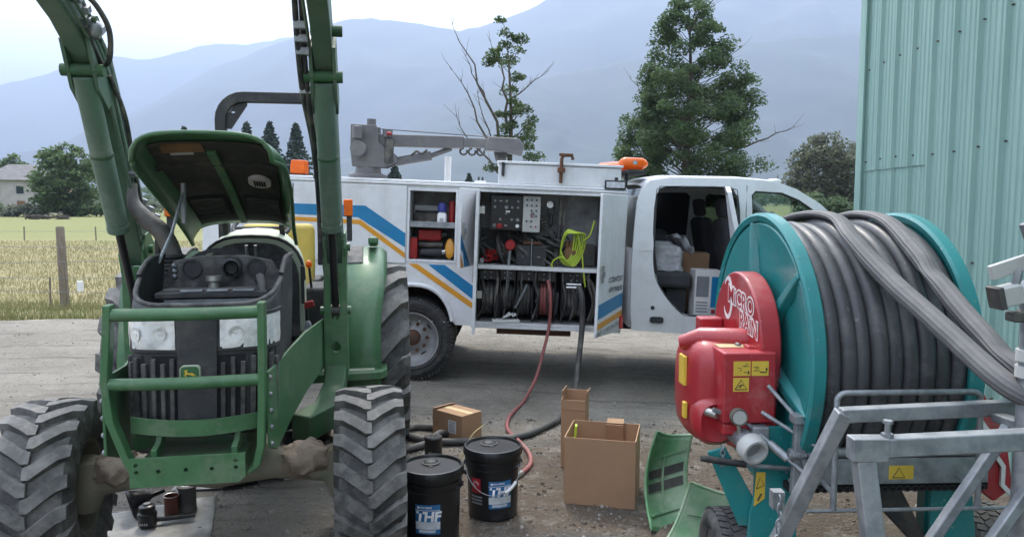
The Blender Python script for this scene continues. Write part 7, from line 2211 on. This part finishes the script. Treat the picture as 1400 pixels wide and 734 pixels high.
MB().bx(-0.06, 0.06, -0.04, 0.04, 0, 0.07).build('block', 'wood_post', o, bev=0.004)
MB().bx(-0.05, 0.05, -0.035, 0.035, 0.0705, 0.085).build('chip', 'wood_post', o, bev=0.004)

# --- hoses from the truck lying on the yard
tip = KM @ Vector((1.17, 0.02, 1.02))
sill = KM @ Vector((1.20, -0.03, 0.60))
def onground(pts, r):
    return [Vector((x, y, yard_z(x, y) + r)) for x, y in pts]
red = [tip, KM @ Vector((1.20, -0.04, 0.86)), sill, Vector((0.30, 6.98, 0.34)), Vector((0.22, 6.82, 0.10))] + onground([(0.10, 6.46), (0.02, 6.1), (-0.03, 5.80), (-0.03, 5.50), (0.05, 5.22), (0.115, 4.98), (0.12, 4.78), (0.06, 4.60), (-0.02, 4.45)], 0.016)
o = thing('red_air_hose', 'dull red air hose hanging from the locker and snaking over the gravel', 'hose', gp(0.05, 5.2))
inv = Matrix.Translation(o.location).inverted()
MB().tube([inv @ p for p in spline(red, 8)], 0.0155, 10).build('hose', 'red_hose', o, smooth=60)
MB().tube([inv @ red[-2], inv @ red[-1], inv @ (red[-1] + Vector((-0.04, -0.05, 0)))], 0.02, 10).build('coupler', 'zinc', o)
tip = KM @ Vector((1.47, 0.02, 0.97))
blk = [tip, KM @ Vector((1.50, -0.04, 0.85)), KM @ Vector((1.51, -0.05, 0.60)), Vector((0.63, 6.95, 0.30)), Vector((0.585, 6.75, 0.06))] + onground([(0.52, 6.4), (0.43, 6.0), (0.30, 5.66), (0.10, 5.34), (-0.1, 5.22), (-0.3, 5.19), (-0.5, 5.21), (-0.68, 5.28), (-0.80, 5.40), (-0.74, 5.54), (-0.58, 5.53), (-0.46, 5.42), (-0.50, 5.28), (-0.62, 5.12), (-0.75, 5.0), (-0.90, 4.90)], 0.027)
o = thing('black_supply_hose', 'thick black hose from the locker looping on the ground by the carton', 'hose', gp(-0.3, 5.2))
inv = Matrix.Translation(o.location).inverted()
bs = spline(blk, 8)
for i in range(len(bs)):                 # the loop crosses over itself
    d = (bs[i] - Vector((-0.50, 5.24, bs[i].z))).length
    if i > len(bs) * 0.75 and d < 0.14:
        bs[i].z += 0.05 * (1 - d / 0.14)
MB().tube([inv @ p for p in bs], 0.0265, 12).build('hose', 'black_hose', o, smooth=60)
MB().tube([inv @ bs[-1], inv @ (bs[-1] + Vector((-0.07, -0.06, 0)))], 0.03, 12).build('coupler', 'galv_dark', o)

# --- cardboard boxes
def wall(q, pts, t, n):
    pass
o = thing('open_carton', 'large empty open cardboard box on the gravel', 'box', gp(0.295, 4.156), (0, 0, -13.4))
w, d, hgt, t = 0.40, 0.35, 0.385, 0.005
MB().bx(0, w, 0, t, 0, hgt).build('front_panel', 'cardboard', o, bev=0.001)
MB().bx(0, w, d - t, d, 0, hgt).build('back_panel', 'cardboard', o, bev=0.001)
MB().bx(-0.001, t, t + 0.0005, d - t - 0.0005, 0, hgt - 0.001).build('side_panel', 'cardboard', o)
MB().bx(w - t, w + 0.001, t + 0.0005, d - t - 0.0005, 0, hgt - 0.001).build('side_panel', 'cardboard', o)
MB().bx(t, w - t, t, d - t, 0.001, 0.006).build('bottom', 'cardboard_in', o)
fl = MB(); fl.box((0.255, d - 0.03, hgt - 0.10), (0.10, 0.006, 0.20), (8, 0, 0)); fl.build('inner_flap', 'cardboard_in', o)
fl = MB(); fl.box((0.255, d - 0.012, hgt + 0.012), (0.10, 0.05, 0.004), (18, 0, 0)); fl.build('inner_flap', 'cardboard', o)
MB().box((0.035, 0.16, hgt - 0.06), (0.012, 0.05, 0.17), (0, 6, 10)).build('green_tape', 'lime_cable', o)
fl = MB(); fl.box((0.2, 0.13, 0.15), (0.3, 0.22, 0.005), (10, 12, 0)); fl.build('inner_flap', 'cardboard_in', o)
o = thing('tall_carton', 'tall narrow open cardboard box behind the large one', 'box', gp(0.315, 4.74), (0, 0, -14))
w, d, hgt = 0.155, 0.17, 0.475
MB().bx(0, w, 0, t, 0, hgt - 0.03).build('front_panel', 'cardboard', o)
MB().bx(0, w, d - t, d, 0, hgt).build('back_panel', 'cardboard', o)
MB().prism([(t + 0.0005, 0), (d - t - 0.0005, 0), (d - t - 0.0005, hgt), (t + 0.0005, hgt - 0.03)], 'yz', 0, t).build('side_panel', 'cardboard', o)
MB().prism([(t + 0.0005, 0), (d - t - 0.0005, 0), (d - t - 0.0005, hgt), (t + 0.0005, hgt - 0.03)], 'yz', w - t, w).build('side_panel', 'cardboard', o)
fl = MB(); fl.box((0.004, d * 0.5, hgt + 0.005), (0.004, d - 0.02, 0.04), (0, 8, 0)); fl.build('top_flap', 'cardboard', o)
fl = MB(); fl.box((w + 0.004, d * 0.5, hgt + 0.0), (0.004, d - 0.02, 0.05), (0, 16, 0)); fl.build('top_flap', 'cardboard', o)
MB().bx(0.0, w, -0.003, -0.0005, hgt - 0.095, hgt - 0.09).build('crease', 'cardboard_in', o)
o = thing('closed_carton', 'small closed cardboard box with shipping label by the black hose', 'box', gp(-0.585, 5.43), (0, 0, -42))
w, d, hgt = 0.31, 0.20, 0.20
MB().bx(0, w, 0, d, 0, hgt).build('carton_body', 'cardboard', o, bev=0.003)
MB().bx(0.0, w, d / 2 - 0.025, d / 2 + 0.025, hgt, hgt + 0.0015).build('tape', 'cream_label', o)
MB().bx(0.17, 0.25, -0.002, 0.0005, 0.06, 0.15).build('shipping_label', 'white_paper', o)
for k in range(5):
    MB().bx(0.18, 0.24, -0.003, -0.001, 0.07 + 0.016 * k, 0.078 + 0.016 * k).build('label_line', 'letter_grey', o)
MB().bx(0.03, 0.07, -0.002, 0.0005, 0.09, 0.12).build('stamp', 'cardboard_in', o)
fl = MB(); fl.box((0.015, d / 2, hgt + 0.008), (0.05, d, 0.003), (0, -14, 0)); fl.build('lifted_flap', 'cardboard', o)

# --- removed hood side panels leaning by the reel
def panel(label, M_, L_, Hh, slots, curve):
    o = thing('hood_side_panel', label, 'body panel', M_.translation)
    Mi = Matrix.Translation(M_.translation).inverted() @ M_
    def surf(u, v, off=0.0):
        x = L_ * (u - 0.5) * (1 - 0.25 * v)
        z = Hh * v
        y = curve * math.sin(math.pi * 0.9 * v) + 0.06 * math.sin(math.pi * u) + off
        return Mi @ Vector((x + 0.10 * Hh * v, y, z))
    MB().grid(lambda u, v: surf(u, v), 28, 18).build('panel_skin', 'green_panel', o, solid=0.006, smooth=60)
    edge = [surf(k / 20, 0) for k in range(21)] + [surf(1, k / 12) for k in range(1, 13)] + [surf(1 - k / 20, 1) for k in range(1, 21)] + [surf(0, 1 - k / 12) for k in range(1, 12)]
    MB().tube(edge, 0.007, 6, closed=True).build('edge_fold', 'green_panel', o, smooth=60)
    def blk(u0, u1, v0, v1, o0, o1, nm, mt):
        n = 5
        lo = [[surf(u0 + (u1 - u0) * i / n, v0 + (v1 - v0) * j / n + 0.16 * (u0 + (u1 - u0) * i / n), o0) for i in range(n + 1)] for j in range(n + 1)]
        hi = [[surf(u0 + (u1 - u0) * i / n, v0 + (v1 - v0) * j / n + 0.16 * (u0 + (u1 - u0) * i / n), o1) for i in range(n + 1)] for j in range(n + 1)]
        def per(g):
            return g[0] + [r[-1] for r in g[1:]] + g[-1][-2::-1] + [r[0] for r in g[-2:0:-1]]
        q = MB().loft([per(lo), per(hi)], cap=False)
        nn_ = n + 1
        for g in (lo, hi):
            q.add([p for r in g for p in r], [(j * nn_ + i, j * nn_ + i + 1, (j + 1) * nn_ + i + 1, (j + 1) * nn_ + i) for j in range(n) for i in range(n)])
        q.build(nm, mt, o)
    for (u0, u1, v0, v1) in slots:
        blk(u0, u1, v0, v1, -0.0045, -0.012, 'vent_mesh', 'liner')
    blk(0.08, 0.92, 0.12, 0.15, -0.004, -0.014, 'pressed_crease', 'green_panel')
    blk(0.08, 0.92, 0.70, 0.73, -0.004, -0.014, 'pressed_crease', 'green_panel')
    blk(0.49, 0.53, 0.15, 0.70, -0.004, -0.016, 'pressed_crease', 'green_panel')
    return o
M1 = Matrix.Translation(gp(0.86, 3.80)) @ Matrix.Rotation(R(24), 4, 'Z') @ Matrix.Rotation(R(-26), 4, 'X') @ Matrix.Rotation(R(12), 4, 'Y')
panel('upright green hood panel with dark vent slots leaning by the red gearbox', M1, 0.30, 0.52, [(0.10, 0.48, 0.36, 0.45), (0.54, 0.92, 0.36, 0.45), (0.10, 0.48, 0.50, 0.59), (0.54, 0.92, 0.50, 0.59)], 0.11)
M2 = Matrix.Translation(gp(0.86, 3.30)) @ Matrix.Rotation(R(-26), 4, 'Z') @ Matrix.Rotation(R(-52), 4, 'X')
panel('glossy green hood panel lying slanted in front of the reel wheel', M2, 0.52, 0.50, [], 0.11)

# --- drain pan under the tractor
o = thing('drain_pan', 'round black oil drain pan under the tractor', 'drain pan', gp(-1.50, 5.35))
MB().lathe([(0.0, 0.004), (0.17, 0.0), (0.20, 0.10), (0.215, 0.115), (0.205, 0.12), (0.19, 0.105), (0.165, 0.02), (0.0, 0.015)], 36).build('pan', 'black_clean', o, smooth=40)
MB().lathe([(0.0, 0.04), (0.168, 0.04)], 36).build('waste_oil', 'dirt_oil', o)

# --- paper sheet with filter parts by the left front tyre
def sheet_pts(u, v):
    a = Vector((-2.16, 3.95)).lerp(Vector((-1.92, 3.55)), v)
    b2 = Vector((-2.02, 4.48)).lerp(Vector((-1.50, 3.72)), v)
    p = a.lerp(b2, u)
    return p
o = thing('paper_sheet', 'oil stained white paper sheet spread on the ground under the front axle', 'paper sheet', (0, 0, 0))
def shf(u, v):
    a = Vector((-2.20, 3.98)).lerp(Vector((-1.98, 3.52)), v)
    b2 = Vector((-1.72, 4.26)).lerp(Vector((-1.50, 3.60)), v)
    p = a.lerp(b2, u)
    return (p.x, p.y, yard_z(p.x, p.y) + 0.004 + 0.010 * abs(noise.noise(Vector((p.x * 7, p.y * 7, 0)))) + 0.02 * max(0, noise.noise(Vector((p.x * 3, p.y * 3, 4)))))
material('stained_paper', (0.44, 0.43, 0.41), (0.22, 0.21, 0.19), 0.85, scale=5, mix=(0.42, 0.66))
MB().grid(shf, 24, 24).build('sheet', 'stained_paper', o, solid=0.0015, smooth=50)
MB().grid(lambda u, v: (-2.02 + 0.28 * u + 0.05 * v, 4.30 + 0.16 * v + 0.05 * u, yard_z(-1.9, 4.4) + 0.012 + 0.09 * max(0, math.sin(u * 5 + v)) * v * (1 - u * 0.5)), 14, 10).build('folded_corner', 'stained_paper', o, solid=0.0015, smooth=50)
zf = 0.016
def gq(x, y, dz=zf):
    p = gp(x, y)
    return (p[0], p[1], p[2] + dz)
o = thing('funnel', 'black funnel lying on its side on the paper sheet', 'funnel', gq(-2.03, 3.96), (0, 0, 0))
q = MB(); q.M = Matrix.Translation((0, 0, 0.075)) @ Matrix.Rotation(R(35), 4, 'Z') @ Matrix.Rotation(R(78), 4, 'Y') @ Matrix.Rotation(R(0), 4, 'X')
q.lathe([(0.070, -0.04), (0.076, -0.04), (0.076, -0.028), (0.068, -0.024), (0.058, 0.0), (0.024, 0.06), (0.015, 0.07), (0.011, 0.14), (0.009, 0.14), (0.013, 0.07), (0.054, 0.0), (0.066, -0.03)], 36)
q.build('cone', 'black_clean', o, smooth=50)
q = MB(); q.M = Matrix.Translation((0, 0, 0.075)) @ Matrix.Rotation(R(35), 4, 'Z') @ Matrix.Rotation(R(78), 4, 'Y')
q.tube([(0.076 * math.cos(a), 0.076 * math.sin(a), -0.034) for a in [2 * math.pi * k / 32 for k in range(32)]], 0.005, 6, closed=True)
q.build('rim', 'black_clean', o, smooth=50)
o = thing('fuel_filter', 'short black filter cartridge in front of the funnel on the paper', 'oil filter', gq(-1.92, 3.84))
MB().lathe([(0.0, 0), (0.042, 0), (0.045, 0.006), (0.045, 0.05), (0.048, 0.054), (0.048, 0.07), (0.04, 0.076), (0.04, 0.105), (0.03, 0.112), (0.0, 0.112)], 24).build('canister', 'black_clean', o, smooth=40)
MB().tube([(0, 0, 0.112), (0, 0, 0.12)], 0.018, 14).build('port', 'galv_dark', o)
for k in range(4):
    MB().box((-0.018 + 0.012 * k, -0.0452, 0.022), (0.007, 0.002, 0.012)).build('print_mark', 'panel_grey', o)
o = thing('rusty_can', 'small open brown tin can on the paper sheet', 'can', gq(-1.85, 3.97))
MB().lathe([(0.0, 0.002), (0.036, 0), (0.038, 0.004), (0.037, 0.105), (0.039, 0.11), (0.035, 0.11), (0.034, 0.01), (0.0, 0.008)], 24).build('can_body', 'brown_can', o, smooth=40)
MB().tube([(0.0385 * math.cos(a), 0.0385 * math.sin(a), 0.109) for a in [2 * math.pi * k / 24 for k in range(24)]], 0.002, 5, closed=True).build('rim', 'zinc', o)
o = thing('filter_element', 'grey cylindrical filter element standing beside the tin can', 'oil filter', gq(-1.79, 4.03))
MB().lathe([(0.0, 0), (0.048, 0), (0.05, 0.004), (0.05, 0.012), (0.046, 0.014), (0.046, 0.13), (0.053, 0.132), (0.053, 0.142), (0.02, 0.144), (0.018, 0.12), (0, 0.12)], 28).build('element', 'steel_dark', o, smooth=40)
MB().lathe([(0.02, 0.144), (0.026, 0.148), (0.032, 0.1445)], 20).build('gasket', 'zinc', o)
o = thing('tin_cup', 'little grey metal cup behind the tin can', 'cup', gq(-1.93, 4.14))
MB().lathe([(0.0, 0.002), (0.024, 0), (0.03, 0.004), (0.034, 0.05), (0.036, 0.052), (0.031, 0.05), (0.027, 0.008), (0.0, 0.006)], 20).build('cup_body', 'zinc', o, smooth=40)
MB().tube([(0.035 * math.cos(a), 0.035 * math.sin(a), 0.052) for a in [2 * math.pi * k / 20 for k in range(20)]], 0.0018, 5, closed=True).build('rim', 'zinc', o)
o = thing('ratchet', 'black ratchet handle lying across the paper sheet', 'ratchet', gq(-1.82, 3.89), (0, 0, 12))
MB().tube([(-0.11, 0, 0.018), (-0.03, 0.0, 0.018), (0.12, 0.01, 0.02)], [0.013, 0.012, 0.009], 10).build('handle', 'black_plastic', o, smooth=50)
MB().tube([(-0.12, 0, 0.004), (-0.12, 0, 0.036)], 0.026, 16).build('head', 'steel_dark', o, smooth=50)
o = thing('grease_gun', 'long black grease gun lying under the axle with ringed end', 'grease gun', gp(-1.73, 4.36), (0, 0, 28))
MB().tube([(0, 0, 0.048), (0.20, 0.0, 0.048)], 0.045, 20).build('barrel', 'black_clean', o, smooth=50)
MB().tube([(0.20, 0, 0.046), (0.42, 0.0, 0.03), (0.66, 0.0, 0.026)], [0.03, 0.026, 0.022], 12).build('extension', 'black_clean', o, smooth=50)
MB().bx(0.36, 0.40, -0.03, 0.03, 0.004, 0.057).build('collar', 'panel_grey', o, bev=0.004)
for r_ in (0.036, 0.02):
    MB().tube([(-0.001, r_ * math.cos(a), 0.048 + r_ * math.sin(a)) for a in [2 * math.pi * k / 24 for k in range(24)]], 0.003, 5, closed=True).build('end_ring', 'galv_dark', o)
# --- can on the tractor ledge
TM = Matrix.Translation((-1.41, 3.5, 0)) @ Matrix.Rotation(R(10), 4, 'Z')
MB().bx(0.26, 0.44, 0.78, 1.06, 0.78, 0.885).build('battery_ledge', 'black_dusty', T, bev=0.01)
o = thing('lubricant_can', 'small lubricant spray can with red trigger nozzle on the tractor ledge', 'spray can', TM @ Vector((0.345, 0.90, 0.885)), (0, 0, 10))
MB().lathe([(0.0, 0), (0.030, 0), (0.032, 0.004), (0.032, 0.09), (0.026, 0.11), (0.012, 0.125), (0.0, 0.125)], 20).build('can_body', 'letter_grey', o, smooth=40)
MB().lathe([(0.0325, 0.03), (0.033, 0.032), (0.033, 0.07), (0.0325, 0.072)], 20).build('can_label', 'white_print', o)
MB().tube([(0, 0, 0.12), (0, 0, 0.19)], 0.016, 10).build('neck', 'black_clean', o)
MB().box((0.012, -0.01, 0.215), (0.075, 0.03, 0.04), (0, -14, 0)).build('trigger_cap', 'red_tool', o, bev=0.008)
